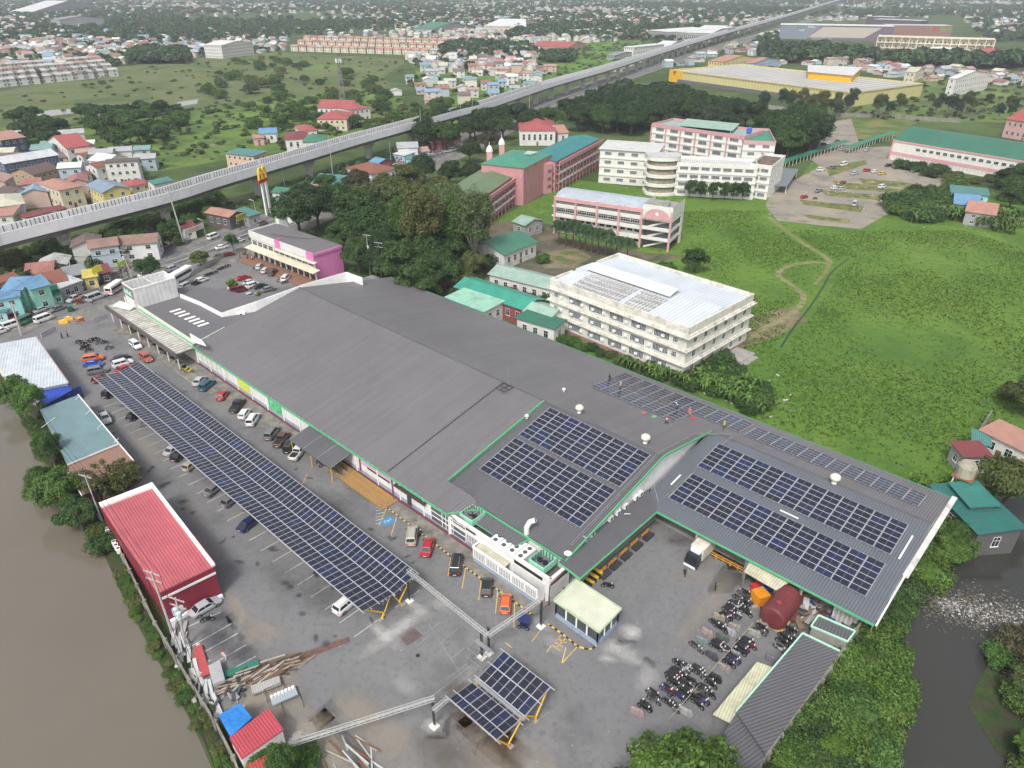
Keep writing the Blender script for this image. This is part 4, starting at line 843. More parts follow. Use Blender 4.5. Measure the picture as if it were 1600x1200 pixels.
def house(label,a,b_,c,h,roof='gable',rc='red',wc='white',storeys=2,pitch=.33,ov=.5,group=None,name='house',cat='house',nw=None,dirt=.4,period=.35,door=True,minD=5):
    loc,rot,L,D=rect3(a,b_,c,h) if not isinstance(a,Vector) else (a,b_,c[0],c[1])
    D=max(D,minD); T=thing(name,label,cat,tuple(loc),rot,group)
    wall_mb(L,D,h-.05,roof,pitch).build('wall',paint(WC[wc] if isinstance(wc,str) else wc,.8,.3),T)
    roof_mb(roof,L,D,h,pitch,ov).build('roof',sheet(RC[rc] if isinstance(rc,str) else rc,period,dirt),T)
    sh=(h-.3)/storeys; nf=nw or max(1,int(L/3.2)); nr=max(1,int(D/3.6))
    for s in range(storeys):
        z=s*sh+sh*.38
        windows(T,'f',L,D,nf,z,1.3,sh*.4); windows(T,'r',L,D,nr,z,1.2,sh*.4); windows(T,'l',L,D,nr,z,1.2,sh*.4)
    if door and L>5:
        m=MB(); m.box(-.5,.5,-.07,0,0,2.1); m.build('door',paint((.16,.09,.05),.6),T,loc=(L*.5,0,0))
    return T
# ---- west shops along the pond
def roofbox(name,label,cat,pts,h,rm,wm,zb=None,edge=None,thick=.15,slope=0,h2=None,group=None):
    """building from four roof-corner pixels (front-left, front-right, back-right, back-left)"""
    P4=[P(x,y,hh) for (x,y),hh in zip(pts,(h,h,h2 or h,h2 or h))]; c=sum(P4,Vector())/4; T=thing(name,label,cat,(c.x,c.y,0),0,group); q=[p-Vector((c.x,c.y,0)) for p in P4]
    b=MB(); b.slab([tuple(p) for p in q],thick); b.build('roof',rm,T)
    b=MB(); cc=sum(q,Vector())/4
    w=[Vector((cc.x+(p.x-cc.x)*.96,cc.y+(p.y-cc.y)*.96,p.z-thick-.003)) for p in q]
    for i in range(4):
        j=(i+1)%4; b.face(((w[i].x,w[i].y,0),(w[j].x,w[j].y,0),tuple(w[j]),tuple(w[i])))
    if wm: b.build('wall',wm,T)
    if edge:
        b=MB()
        for i in edge[1]: j=(i+1)%4; b.bar(q[i]+Vector((0,0,.08)),q[j]+Vector((0,0,.08)),.18,.26)
        b.build('edge_trim',edge[0],T)
    return T,q
T,q=roofbox('warehouse','pale blue-white ribbed roof warehouse at the top of the west shop row','warehouse',[(28,614),(107,598),(56,526),(-22,541)],5.0,sheet((.52,.56,.60),.6,.25,amt=.12),c_white,edge=(paint((.35,.28,.26),.7),[1]))
T2,q=roofbox('awning','bright blue sheet awning in front of the white warehouse','awning',[(72,632),(113,609),(107,599),(42,614)],3.4,mat('awning_blue',(.03,.08,.42),.55,var=.15,rib=(.3,.12,.02)),None,h2=4.2)
b=MB(); b.box(-5,4,-.3,.3,0,2.8); b.build('shop_front',mat('shop_blue',(.03,.06,.25),.7,var=.5,scale=1.2),T2,loc=(1,1,0)).rotation_euler=(0,0,UROT+PI/2+.3)
T,q=roofbox('shop_building','teal-grey roofed shop building between the blue awning and the brown roof','shop',[(106,727),(186,694),(122,617),(62,640)],4.5,sheet((.16,.25,.27),.42,.15,amt=.1),c_conc,edge=(c_white,[0,1]))
b=MB()
for (x,y) in ((118,625),(134,648),(152,670),(178,692)): p=P(x,y,4.65)-T.location; d=P(x+7,y-7,4.65)-T.location; b.bar(p,d,.1,.08)
b.bar(P(65,668,4.65)-T.location,P(87,652,4.65)-T.location,.1,.08); b.build('roof_strap',c_white2,T)
T,q=roofbox('shop_building','flat brown roofed shop beside the drooping tree','shop',[(128,775),(211,723),(187,695),(101,729)],4.3,mat('brown_flat_roof',(.25,.145,.115),.85,var=.08,scale=.4,dirt=.2),c_mar,edge=(c_white2,[1,3]))
T=thing('restaurant_building','bright red ribbed roof building with maroon end wall','building',(0,0,0)); 
Q=[P(246,927,6.0),P(334,885,6.0),P(236,757,6.0),P(155,788,6.0)]; c=sum(Q,Vector())/4; T.location=(c.x,c.y,0); q=[p-Vector((c.x,c.y,0)) for p in Q]
b=MB(); top=[tuple(p+Vector((0,0,.0))) for p in q]; b.slab(top,.2); b.build('roof',sheet((.47,.11,.13),.42,.12,amt=.22),T)
b=MB()
for i in range(4): j=(i+1)%4; b.face(((q[i].x,q[i].y,0),(q[j].x,q[j].y,0),(q[j].x,q[j].y,5.8),(q[i].x,q[i].y,5.8)))
b.build('wall',paint((.21,.02,.04),.6,.05),T)
b=MB(); b.bar(q[1]+Vector((0,0,.2)),q[2]+Vector((0,0,.2)),.5,.4); d=(q[1]-q[2]).normalized()*1.1; b.slab([tuple(p+Vector((0,0,.35))) for p in (q[3]+d*1.2,q[2]+d*1.2,q[2],q[3])],.35); b.build('parapet',c_white2,T)
b=MB(); e=(q[1]-q[0]).normalized(); nn=Vector((-e.y,e.x,0)); nn=nn if nn.dot(q[2]-q[1])<0 else -nn; b.bar(q[0]+nn*.1+Vector((0,0,-1.2)),q[1]+nn*.1+Vector((0,0,-1.2)),.12,.35); b.bar(q[0]+nn*.4+Vector((0,0,-5.6)),q[1]+nn*.4+Vector((0,0,-5.6)),.6,.5); b.build('wall_band',c_white2,T)
b=MB(); pts=[P(x,y,3.4)-T.location for x,y in ((336,878),(326,884),(296,842),(305,836))]; b.slab([tuple(p) for p in pts],.9); b.build('side_awning',sheet((.50,.09,.08),.4,.1),T)
for i in range(6):
    t=(i+.5)/6; p=P(168+ (1-t)*0+t*20,833+t*32,1.2); u_=thing('outdoor_unit','white air-conditioner in the row beside the red-roofed building','air conditioner',tuple(p),R(-60),'outdoor units beside the red building'); b=MB(); b.box(-.45,.45,-.3,.3,0,.8); b.build('casing',c_white2,u_); b=MB(); b.tube((0,0,.8),(0,0,.84),.24,n=10); b.build('fan',c_steel,u_)
T,q=roofbox('tarpaulin','crumpled bright blue tarpaulin over the yard shelter','tarpaulin',[(360,1151),(394,1121),(375,1099),(341,1117)],2.6,mat('tarp_blue',(.03,.22,.62),.45,var=.25,scale=.5,bump=.3),c_steel)
T,q=roofbox('shed','small red ribbed roof shed beside the blue tarpaulin','shed',[(377,1186),(443,1140),(419,1106),(358,1153)],3.0,sheet((.46,.07,.09),.35,.1,amt=.2),c_white)
T,q=roofbox('shed','low red roof shed partly under the bottom-left shrub','shed',[(400,1222),(450,1195),(430,1172),(385,1195)],2.2,sheet((.46,.07,.07),.35,.1,amt=.2),c_white)
# guard booth
T,q=roofbox('guard_booth','cream roofed glazed guard booth with blue base at the yard corner','booth',[(936,989),(971,952),(900,905),(865,939)],3.3,sheet((.60,.61,.48),.35,.12,amt=.13),None,edge=(paint((.42,.52,.36),.6),[0,1,2,3]))
q=[Vector((p.x*.92,p.y*.92,p.z)) for p in q]
b=MB(); g=MB(); f=MB()
for i in range(4):
    j=(i+1)%4; b.face(((q[i].x,q[i].y,0),(q[j].x,q[j].y,0),(q[j].x,q[j].y,1.1),(q[i].x,q[i].y,1.1))); g.face(((q[i].x,q[i].y,1.1),(q[j].x,q[j].y,1.1),(q[j].x,q[j].y,2.9),(q[i].x,q[i].y,2.9)))
    n=max(2,int((q[j]-q[i]).length/1.6))
    for k in range(n+1): p=q[i]+(q[j]-q[i])*k/n; f.box(p.x-.1,p.x+.1,p.y-.1,p.y+.1,1.0,3.1)
b.build('base_wall',c_blueg,T); g.build('glazing',mat('booth_glass',(.07,.08,.09),.12,var=.2),T); f.build('frame',c_white2,T)
# ---- east sheds
T,q=roofbox('storage_shed','long dark ribbed roof shed with mint edge beside the east wall','shed',[(1150,1112),(1196,1178),(1312,1018),(1254,990)],3.4,c_roofd,c_conc,edge=(paint((.42,.70,.55),.6),[2,3]))
T,q=roofbox('storage_shed','lower dark ribbed roof shed at the bottom behind the leafy tree','shed',[(1100,1195),(1150,1250),(1197,1180),(1151,1113)],3.0,c_roofd,c_conc)
T,q=roofbox('lean_to','stained cream corrugated lean-to beside the parked motorcycles','shelter',[(1114,1116),(1142,1130),(1211,1044),(1183,1034)],2.8,sheet((.56,.55,.38),.35,.55,amt=.18),None,h2=2.9)
b=MB()
for (x,y) in ((1118,1115),(1150,1080),(1183,1038)): p=P(x,y,2.7)-T.location; b.tube((p.x,p.y,0),p,.06)
b.build('post',c_metal,T)
T,q=roofbox('pump_shed','small dark roof shed with mint edge next to the white corrugated wall','shed',[(1267,979),(1324,1003),(1336,987),(1279,962)],3.2,c_roofd,c_conc,edge=(paint((.42,.70,.55),.6),[0,1,2,3]))
T=thing('corrugated_panel','white corrugated container side beneath the green eave','container',tuple(P(1330,975,0)),UROT); p=P(1330,975,0); a=P(1296,962,0); L=(P(1352,992,0)-a); b=MB(); b.box(-L.length/2,L.length/2,-1.2,1.2,.05,2.7); b.build('body',mat('container_white',(.62,.61,.58),.6,var=.1,dirt=.5,rib=(.6,.25,.06)),T)
T,q=roofbox('dock_awning','stained cream corrugated awning hung on the courtyard eave','awning',[(1163,893),(1213,922),(1240,905),(1174,871)],3.5,sheet((.58,.54,.40),.4,.5,amt=.18),None,h2=4.1)
b=MB()
for (x,y) in ((1165,893),(1211,920)): p=P(x,y,3.4)-T.location; b.tube((p.x,p.y,0),p,.07)
b.build('post',c_metal,T)
# horizontal tank
pc=P(1207,980,0); T=thing('storage_tank','large dark red horizontal storage tank on a yellow base','tank',tuple(P(1216,966,0)),math.atan2(VX.y,VX.x)); b=MB(); n=28
prof=[(-3.1,0),(-3.1,1.0),(-3.0,1.6),(-2.8,1.85),(2.8,1.85),(3.0,1.6),(3.1,1.0),(3.1,0)]
for (x0,r0),(x1,r1) in zip(prof[:-1],prof[1:]):
    for k in range(n):
        a,c=2*PI*k/n,2*PI*(k+1)/n; f=lambda x,r,t:(x,r*math.cos(t),2.3+r*math.sin(t)); q=[f(x0,r0,a),f(x0,r0,c),f(x1,r1,c),f(x1,r1,a)]
        if r0<1e-4: q=[q[0],q[2],q[3]]
        elif r1<1e-4: q=q[:3]
        b.face(q[::-1])
b.build('shell',mat('tank_red',(.15,.03,.035),.45,var=.2,scale=.5,dirt=.2),T,smooth=False,weld=True)
b=MB(); b.lathe([(.4,4.0),(.4,4.4),(0,4.4)],-1.5,0,14); b.tube((-1.4,0,4.2),(1.6,0,4.25),.05); b.build('hatch',paint((.24,.05,.05),.6),T)
b=MB(); b.box(-2.6,2.6,-1.7,1.7,0,.5); b.box(-2,-1.6,-1.5,1.5,.5,1.3); b.box(1.6,2,-1.5,1.5,.5,1.3); b.build('base',paint((.55,.40,.14),.7,.4),T)
# ---- pink commercial building
T=thing('commercial_building','two-storey shop building with pink end wall and grey roof','building'); h=8.6
lo,ro,L,D=rect3((390,362),(490,398),(534,385),h); T.location=lo; T.rotation_euler=(0,0,ro)
wall_mb(L,D,h-.6).build('wall',paint((.60,.57,.52),.8,.2),T)
b=MB(); b.quad((L+.02,0,0),(L+.02,D,0),(L+.02,D,h),(L+.02,0,h)); b.box(L-.1,L+.3,-.1,D+.1,h-.5,h+.3); b.box(L-3.6,L+.1,-.35,-.05,h-2.2,h+.5); b.box(L*.42,L*.42+3,-.35,-.05,h-2.2,h+.5); b.box(L*.42,L*.42+.3,-.3,2,h-.5,h+.5); b.build('end_wall',paint((.62,.20,.42),.7,.08),T)
b=MB(); b.quad((-.1,0,h),(L-.1,0,h),(L-.1,D,h+.4),(-.1,D,h+.4)); b.build('roof',c_roof,T)
b=MB(); b.box(0,L*.42,-.3,-.1,h-1.8,h+.5); b.box(L*.42+3,L-3.6,-.3,-.1,h-1.8,h+.5); b.box(-.3,0,-.3,D,h-1.2,h+.5); b.build('parapet',paint((.66,.65,.62),.75,.15),T)
b=MB(); b.slab(((-.5,-2.6,3.9),(L+2.3,-2.6,3.9),(L+2.3,0,4.3),(-.5,0,4.3)),.2); b.slab(((L*.42,-1.2,6.2),(L+1.2,-1.2,6.2),(L+1.2,0,6.5),(L*.42,0,6.5)),.15); b.build('canopy',paint((.58,.55,.42),.7,.2),T)
windows(T,'f',L,D,11,4.6,2.5,1.5,.5,bars=2); windows(T,'f',L,D,11,.4,2.5,2.8,.5,bars=1)
b=MB(); b.slab(((-1,-6,.4),(L+2,-6,.4),(L+2,0,.4),(-1,0,.4)),.3); b.build('walk',paint((.22,.12,.08),.85,.3),T)
for i in range(12): b=MB(); b.bar((i*L/11,-.15,.3),(i*L/11,-.15,4),.45,.3); b.build('pillar',c_white2,T)
T=thing('billboard_panel','white and lime parapet sign board at the end of the pink building','sign',tuple(P(440,372,0)),ro); b=MB(); b.box(-1.5,5.5,-.1,.1,0.1,10.8); b.build('board',c_white2,T); b=MB(); b.box(-2.3,-1.5,-.12,.12,5,10.8); b.build('lime_strip',paint((.25,.62,.1),.6),T)
# ---- white institutional building
h=12.8; lo,ro,L,D=rect3((860,439),(1076,517),(1160,458),h)
T=thing('institute_building','cream-white three-storey building with cornices and a white metal roof','building',tuple(lo),ro)
cw=mat('aged_white',(.66,.64,.57),.8,var=.08,scale=.5,dirt=.45)
b=wall_mb(L,D,h-.2); b.build('wall',cw,T)
b=MB(); b.box(-.03,L+.03,-.05,0.0,0,1.0); b.box(L,L+.05,0,D,0,1.0); b.build('wall_base',paint((.30,.16,.17),.8,.3),T)
b=MB()
for z,o in ((3.9,.7),(7.6,.7),(11.0,.9)):
    b.box(-o,L+o,-o,-.0,z,z+.22); b.box(L,L+o,0,D+o,z,z+.22); b.box(-o,0,0,D+o,z,z+.22); b.box(-o*.5,L+o*.5,-o*.5,-.001,z+.22,z+.5); b.box(L,L+o*.5,0,D+o*.5,z+.22,z+.5)
b.build('cornice',mat('stained_cornice',(.60,.58,.52),.85,var=.25,scale=1.0,dirt=.75),T)
b=MB()
for x0,x1,y0,y1 in ((-.1,L+.1,-.1,.35),(-.1,L+.1,D-.35,D+.1),(L-.35,L+.1,.35,D-.35),(-.1,.35,.35,D*.3),(-.1,.35,D*.3+1.5,D*.6),(-.1,.35,D*.6+1.5,D-.35)): b.box(x0,x1,y0,y1,h-.6,h+.75)
b.build('parapet',mat('stained_parapet',(.62,.60,.53),.85,var=.2,scale=.8,dirt=.65),T)
b=MB(); m_=D*.52; b.quad((.4,.4,h-.1),(L-.4,.4,h-.1),(L-.4,m_,h+1.0),(.4,m_,h+1.0)); b.quad((L-.4,D-.4,h-.1),(.4,D-.4,h-.1),(.4,m_,h+1.0),(L-.4,m_,h+1.0)); b.quad((L-.4,.4,h-.1),(L-.4,D-.4,h-.1),(L-.4,m_,h+1),(L-.4,m_,h+1))
b.build('roof',mat('white_metal_roof',(.56,.60,.64),.5,var=.08,scale=.15,rib=(1.0,.14,.03),tilew=(4,8,.06)),T)
b=MB(); b.slab(((3,m_-4,h+1.4),(L*.7,m_-4,h+1.4),(L*.7,m_-.6,h+2.3),(3,m_-.6,h+2.3)),.15); b.slab(((L*.7,m_+.5,h+1.9),(3,m_+.5,h+1.9),(3,m_-.6,h+2.3),(L*.7,m_-.6,h+2.3)),.15); b.build('roof_monitor',sheet((.66,.68,.69),.5,.1,amt=.1),T)
b=MB()
for i in range(24):
    x=6+i*.95+ (0 if i<16 else 1.2); 
    for j in range(4): b.quad((x,1.2+j*2.2,h+.02+.135*j*0+(1.2+j*2.2)*.145),(x+.4,1.2+j*2.2,h+.02+(1.2+j*2.2)*.145),(x+.4,2.9+j*2.2,h+.02+(2.9+j*2.2)*.145),(x,2.9+j*2.2,h+.02+(2.9+j*2.2)*.145))
b.build('rust_patches',mat('roof_rust',(.40,.35,.29),.8,var=.5,scale=1.2),T)
gm=mat('louvre_glass',(.10,.11,.12),.35,var=.5,scale=3)
for z in (1.6,5.2,8.8): windows(T,'f',L,D,5,z,4.2,1.7,3.5,x0=2,bars=9,m=gm,hb=False); 
for z in (1.7,5.3,8.9): windows(T,'r',L,D,6,z,1.3,2.0,1.2,bars=1,m=gm)
me=win_mesh(1.3,1.2,bars=2,m=gm)
for z in (5.4,9.0): ob('window',me,T,(2.2,-.01,z)); ob('window',me,T,(L-3,-.01,z))
acm=MB(); acm.box(-.4,.4,-.45,0,0,.55); acme=acm.build('casing',c_white2,link=False)
for z in (1.7,5.3,8.9):
    for i in range(10):
        x=4.0+i*(L-7)/10+ (0 if i%2 else 4.3)*0; ob('window_unit',acme,T,(x+.2,-.02,z+.4))
b=MB(); b.box(L,L+5,4,D-4,0,.5); b.box(L+5,L+6.5,5,D-5,0,.3); b.build('steps',c_conc,T)
t=thing('rusty_frame','tall rusty steel frame standing in front of the cream institute','frame',tuple(P(905,528,0)),ro); b=MB()
for x in (0,2.4):
    b.tube((x,0,0),(x,0,13.5),.07)
for z in (3,6,9,12): b.tube((-1.2,0,z),(3.6,0,z+.3),.06); b.tube((0,0,z-3),(2.4,0,z),.04)
b.build('bars',mat('rust',(.22,.10,.06),.8,var=.3),t)
# ---- pink and white school block with palms
h=13.6; lo,ro,L,D=rect3((868,306),(1052,332),(1082,319),h)
pk=paint((.58,.33,.34),.75,.12); sw=paint((.68,.67,.62),.75,.12)
T=thing('school_building','pink and white four-storey school block with a curved grey roof','school',tuple(lo),ro); Lt=L*.755
b=MB(); b.quad((0,1.9,0),(Lt,1.9,0),(Lt,1.9,h),(0,1.9,h)); b.quad((L,D,0),(0,D,0),(0,D,h),(L,D,h)); b.quad((0,D,0),(0,0,0),(0,0,h),(0,D,h)); b.quad((Lt,0,0),(Lt,D,0),(Lt,D,h+1.5),(Lt,0,h+1.5)); b.build('wall',sw,T)
b=MB()
for s in range(4):
    z=s*3.4; b.box(-1.2,Lt,-.12,1.9,z+2.9-.0,z+3.25) if s<3 else None
    b.box(0,Lt,-.15,-.03,z+3.25 if s<3 else z+2.6,z+4.35 if s<3 else z+3.4)
    if s>0: pass
b.box(Lt,L,-.12,D,3.2,3.45); b.box(Lt,L,-.12,D,6.6,6.85); b.box(Lt,L,-.12,D,10,10.25)
for z in (3.4,6.8,10.2): b.box(Lt+.3,L-.3,-.2,-.05,z,z+1.1); b.box(L-.15,L,0,D*.7,z,z+1.0)
b.build('floor_band',sw,T)
b=MB()
for i in range(5): x=i*Lt/4; b.box(x-.35,x+.35,-.5,0,0,h)
b.box(-.2,Lt,-.6,0,h-1.4,h-.1); b.box(L-.7,L-.05,-.5,.1,0,h); b.build('pillar',pk,T)
cx=(Lt+L)/2; rr=(L-Lt)/2-.6
b=MB(); pts=[(Lt+.3,-.4,h-3.2),(L-.5,-.4,h-3.2),(L-.5,-.4,h+1.6),(Lt+.3,-.4,h+1.6)]
b.quad((Lt,-.3,h-3.2),(L,-.3,h-3.2),(L,-.3,h+1.6),(Lt,-.3,h+1.6)); b.quad((L,-.3,h-2.2),(L,D,h-2.2),(L,D,h+1.6),(L,-.3,h+1.6)); b.quad((L-.2,D,h),(L-.2,-.1,h),(L-.2,-.1,h+1.6),(L-.2,D,h+1.6)); b.box(L-.4,L,D-2.2,D,0,h-2.2); b.build('tower_wall',sw,T)
b=MB(); arc=[(cx+rr*math.cos(PI*k/16),-.45,h-3.1+3.6*math.sin(PI*k/16)) for k in range(17)]; b.face(arc[::1]); b.build('arch_panel',pk,T)
b=MB(); b.face([(cx+.55*math.cos(2*PI*k/12),-.5,h-1.2+.55*math.sin(2*PI*k/12)) for k in range(12)]); b.build('emblem',c_white2,T)
b=MB(); N=10
for k in range(N):
    y0,y1=k/N*D,(k+1)/N*D; z=lambda y:h+2.0*math.sin(PI*(.12+.76*y/D))-.7
    b.quad((0,y0,z(y0)),(Lt-.1,y0,z(y0)),(Lt-.1,y1,z(y1)),(0,y1,z(y1)))
b.build('roof',sheet((.40,.45,.50),.9,.2,amt=.12),T)
b=MB(); b.tube((cx+1,D*.4,h+.8),(cx+1,D*.4+2.4,h+.8),1.0,n=14); b.build('water_tank',c_metal,T); b=MB(); b.slab(((Lt,0,h),(L-.3,0,h),(L-.3,D,h),(Lt,D,h)),.2); b.build('tower_floor',c_conc,T)
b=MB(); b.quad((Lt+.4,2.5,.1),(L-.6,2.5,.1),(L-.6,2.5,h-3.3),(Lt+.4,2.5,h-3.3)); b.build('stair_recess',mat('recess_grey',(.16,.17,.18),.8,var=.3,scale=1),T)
b=MB()
for z in (.2,3.6,7): b.bar((Lt+1,1.2,z),(L-1,1.2,z+3.2),.15,.6)
b.build('stair_flight',sw,T)
for s in range(4):
    z=s*3.4+1.5
    for i in range(4): windows(T,'f',L,D,2,z,2.6,1.5,.2,x0=i*Lt/4+.5,x1=(i+1)*Lt/4-.5,me=win_mesh(Lt/9.5,1.35,bars=3)) if s>=2 else None
for s in range(2):
    me=win_mesh(1.8,1.4,bars=1)
    for i in range(12): ob('window',me,T,(2+i*(Lt-4)/11,1.88,s*3.4+1.3))
# ---- long pink school wings with green roofs
def wing(label,a,b_,c,h,rc,storeys,roof='gable',pitch=.18,ov=.4,gal=True,name='school_wing'):
    lo,ro,L,D=rect3(a,b_,c,h); T=thing(name,label,'school',tuple(lo),ro,'pink school wings')
    wall_mb(L,D,h,roof,pitch).build('wall',paint((.50,.24,.25),.8,.3),T); roof_mb(roof,L,D,h,pitch,ov).build('roof',sheet(RC[rc] if isinstance(rc,str) else rc,.5,.15,amt=.07),T)
    b=MB(); b2=MB(); b3=MB(); sh=(h-1.6)/storeys
    for s in range(storeys):
        z=s*sh; b.box(0,L,-1.8,0,z+sh-.2,z+sh); b2.box(0,L,-1.9,-1.8,z+.1,z+1.15) if s>0 else None
        n=max(3,int(L/4))
        for i in range(n+1): b3.box(i*L/n-.15,i*L/n+.15,-2.0,-1.75,z,z+sh)
    b3.box(0,L,-2.1,-1.75,h-1.6,h-.05)
    b.build('gallery_floor',paint((.30,.16,.17),.8),T); b2.build('gallery_rail',paint((.66,.62,.60),.7,.2),T); b3.build('pillar',paint((.54,.27,.28),.8,.25),T)
    for s in range(storeys): windows(T,'f',L,D,max(3,int(L/3.4)),s*sh+1.2,1.8,1.2)
    return T,L,D
wing('pink school wing with a dull olive-green roof behind the tall pale trees',(690,352),(818,263),(757,262),11,(.13,.19,.10),3)
wing('long pink school wing with a bright teal roof',(868,252),(936,217),(905,207),13,(.03,.20,.20),3)
lo,ro,L,D=rect3((752,256),(818,263),(868,241),15); T=thing('school_hall','pink hall with a green hipped roof and painted white emblem','school',tuple(lo),ro,'pink school wings')
wall_mb(L,D,15).build('wall',paint((.50,.24,.25),.8,.35),T); roof_mb('hip',L,D,15,.25,.4).build('roof',sheet((.06,.24,.16),.5,.15,amt=.06),T)
b=MB(); b.box(L*.25-1.4,L*.25+1.4,-.1,0,7,12); b.build('window_bay',c_white2,T)
b=MB()
for k in range(6): b.bar((L*.52+k*.9,D*.55,16.9),(L*.58+k*.9,D*.75,17.0),.35,.1)
b.build('roof_emblem',c_white2,T)
for i,(x,y) in enumerate(((765,252),(784,240))):
    t=thing('bell_turret','pink turret with domed white cap, %s of the pair on the school'%['left','right'][i],'turret',tuple(P(x,y,12))); b=MB(); b.box(-1.2,1.2,-1.2,1.2,-6,4); b.build('shaft',pk,t); b=MB(); b.lathe([(1.5,4),(1.5,4.4),(1.2,5.4),(.8,6.2),(.15,6.8),(.1,8),(0,8.2)],n=12); b.build('dome',c_white,t)
lo,ro,L,D=rect3((845,246),(862,243),(858,236),12); T=thing('stair_tower','pink open stair tower between the school wings','tower',tuple(P(852,300,0)),ro); b=MB(); b.box(-3,1.5,-2.5,2.5,0,12.5); b.build('wall',paint((.54,.27,.28),.8,.25),T); b=MB()
for z in (1,4.2,7.4): b.box(1.5,3.2,-2,2,z,z+1); b.box(-1,1,-2.6,-2.5,z+1.2,z+2.6)
b.build('landing',paint((.2,.1,.11),.8),T)
# ---- big white complex
def facade(label,a,b_,c,h,storeys,nf,rm,wm=None,name='office_block',cat='building',nr=3,band=None,roof='flat',par=.8,ww=3.0,wh=1.4,fin=None,pitch=.1):
    lo,ro,L,D=rect3(a,b_,c,h); T=thing(name,label,cat,tuple(lo),ro); wm=wm or sw
    wall_mb(L,D,h).build('wall',wm,T)
    if roof=='flat':
        b=MB(); b.box(.25,L-.25,.25,D-.25,h-.4,h-.2); b.build('roof',rm,T); b=MB()
        for x0,x1,y0,y1 in ((-.1,L+.1,-.15,.2),(-.1,L+.1,D-.2,D+.15),(-.12,.2,.2,D-.2),(L-.2,L+.12,.2,D-.2)): b.box(x0,x1,y0,y1,h-.9,h+par)
        b.build('parapet',band or wm,T)
    else: roof_mb(roof,L,D,h,pitch,.8).build('roof',rm,T)
    sh=h/storeys
    for s in range(storeys):
        windows(T,'f',L,D,nf,s*sh+sh*.32,ww,wh,.8,bars=5,m=gm,hb=False); windows(T,'r',L,D,nr,s*sh+sh*.32,1.5,wh,.8)
    if fin:
        b=MB()
        for i in range(nf+1): x=i*L/nf; b.box(x-.3,x+.3,-.5,0,0,h)
        b.build('pillar',fin,T)
    b=MB()
    for s in range(1,storeys): b.box(-.05,L+.05,-.35,-.0,s*sh-.25,s*sh+.35)
    b.build('floor_band',wm,T)
    return T,L,D
facade('white four-storey block with tilted roof and orange panels at the left of the campus',(938,232),(1027,238),(1042,226),15,4,4,sheet((.58,.58,.56),.9,.2),roof='shed',pitch=.02)
facade('rear six-storey block with pink trim and open galleries',(1019,195),(1163,215),(1190,205),17.5,5,6,sheet((.30,.42,.38),.6,.3),band=paint((.52,.30,.31),.75,.2),fin=paint((.52,.30,.31),.75,.2),ww=4.4,wh=1.7)
facade('long low white wing with ribbon windows behind the small round trees',(1058,256),(1184,262),(1192,252),13.2,4,7,sheet((.55,.54,.52),.9,.3),ww=3.4)
facade('white corner block with narrow windows and a brown roof beside the gravel lot',(1172,258),(1206,262),(1212,244),13.2,4,2,mat('brown_deck',(.14,.11,.09),.9,var=.4,scale=.3))
facade('tall white block with green roof and a grid-windowed side',(1162,222),(1212,224),(1238,205),16.7,5,2,sheet((.05,.24,.16),.6,.15,amt=.06),band=paint((.55,.33,.34),.75,.2),nr=9)
lo,ro,L,D=rect3((1005,248),(1060,250),(1062,232),15); T=thing('stair_block','white rounded stair block with open curved balconies','building',tuple(P(1032,303,0))); b=MB(); n=12
pts=[(7*math.cos(PI+PI*k/n),4.5*math.sin(PI+PI*k/n)) for k in range(n+1)]+[(7,6),(-7,6)]
for s in range(4): b.prism(pts,s*3.7+.1,s*3.7+1.3)
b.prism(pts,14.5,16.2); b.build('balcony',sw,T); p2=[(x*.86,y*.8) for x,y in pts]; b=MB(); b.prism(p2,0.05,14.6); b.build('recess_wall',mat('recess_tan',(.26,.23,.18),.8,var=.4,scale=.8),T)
b=MB(); b.face([(x*1.02,y*1.02,16.22) for x,y in pts]); b.build('roof',sheet((.52,.52,.50),.9,.3),T)
T,q=roofbox('roof_canopy','pale green tilted roof canopy on top of the rear campus block','canopy',[(1061,196),(1145,204),(1156,193),(1073,185)],18.8,sheet((.28,.42,.34),.6,.1,amt=.05),None)
b=MB()
for k in (0,1,2,3): b.bar((q[k].x*.93,q[k].y*.9,17),(q[k].x*.93,q[k].y*.9,18.6),.3,.3)
b.build('post',sw,T)
T=thing('water_tank','small blue water tank on the rear campus roof','tank',tuple(P(1170,208,17.5))); b=MB(); b.lathe([(1.1,0),(1.2,.4),(1.2,2.2),(.8,2.7),(0,2.8)],n=14); b.build('barrel',paint((.05,.13,.5),.5),T); b=MB(); b.lathe([(.3,2.8),(.3,3.0),(0,3.0)],n=8); b.build('lid',c_steel,T)
T,q=roofbox('porch_roof','flat grey porch roof at the foot of the tall white block','porch',[(1200,290),(1230,291),(1248,264),(1215,262)],3.4,mat('porch_grey',(.17,.19,.21),.7,var=.1,dirt=.2),None)
b=MB()
for k in range(4): b.bar((q[k].x*.9,q[k].y*.9,0),(q[k].x*.9,q[k].y*.9,3.2),.3,.3)
b.build('post',sw,T)
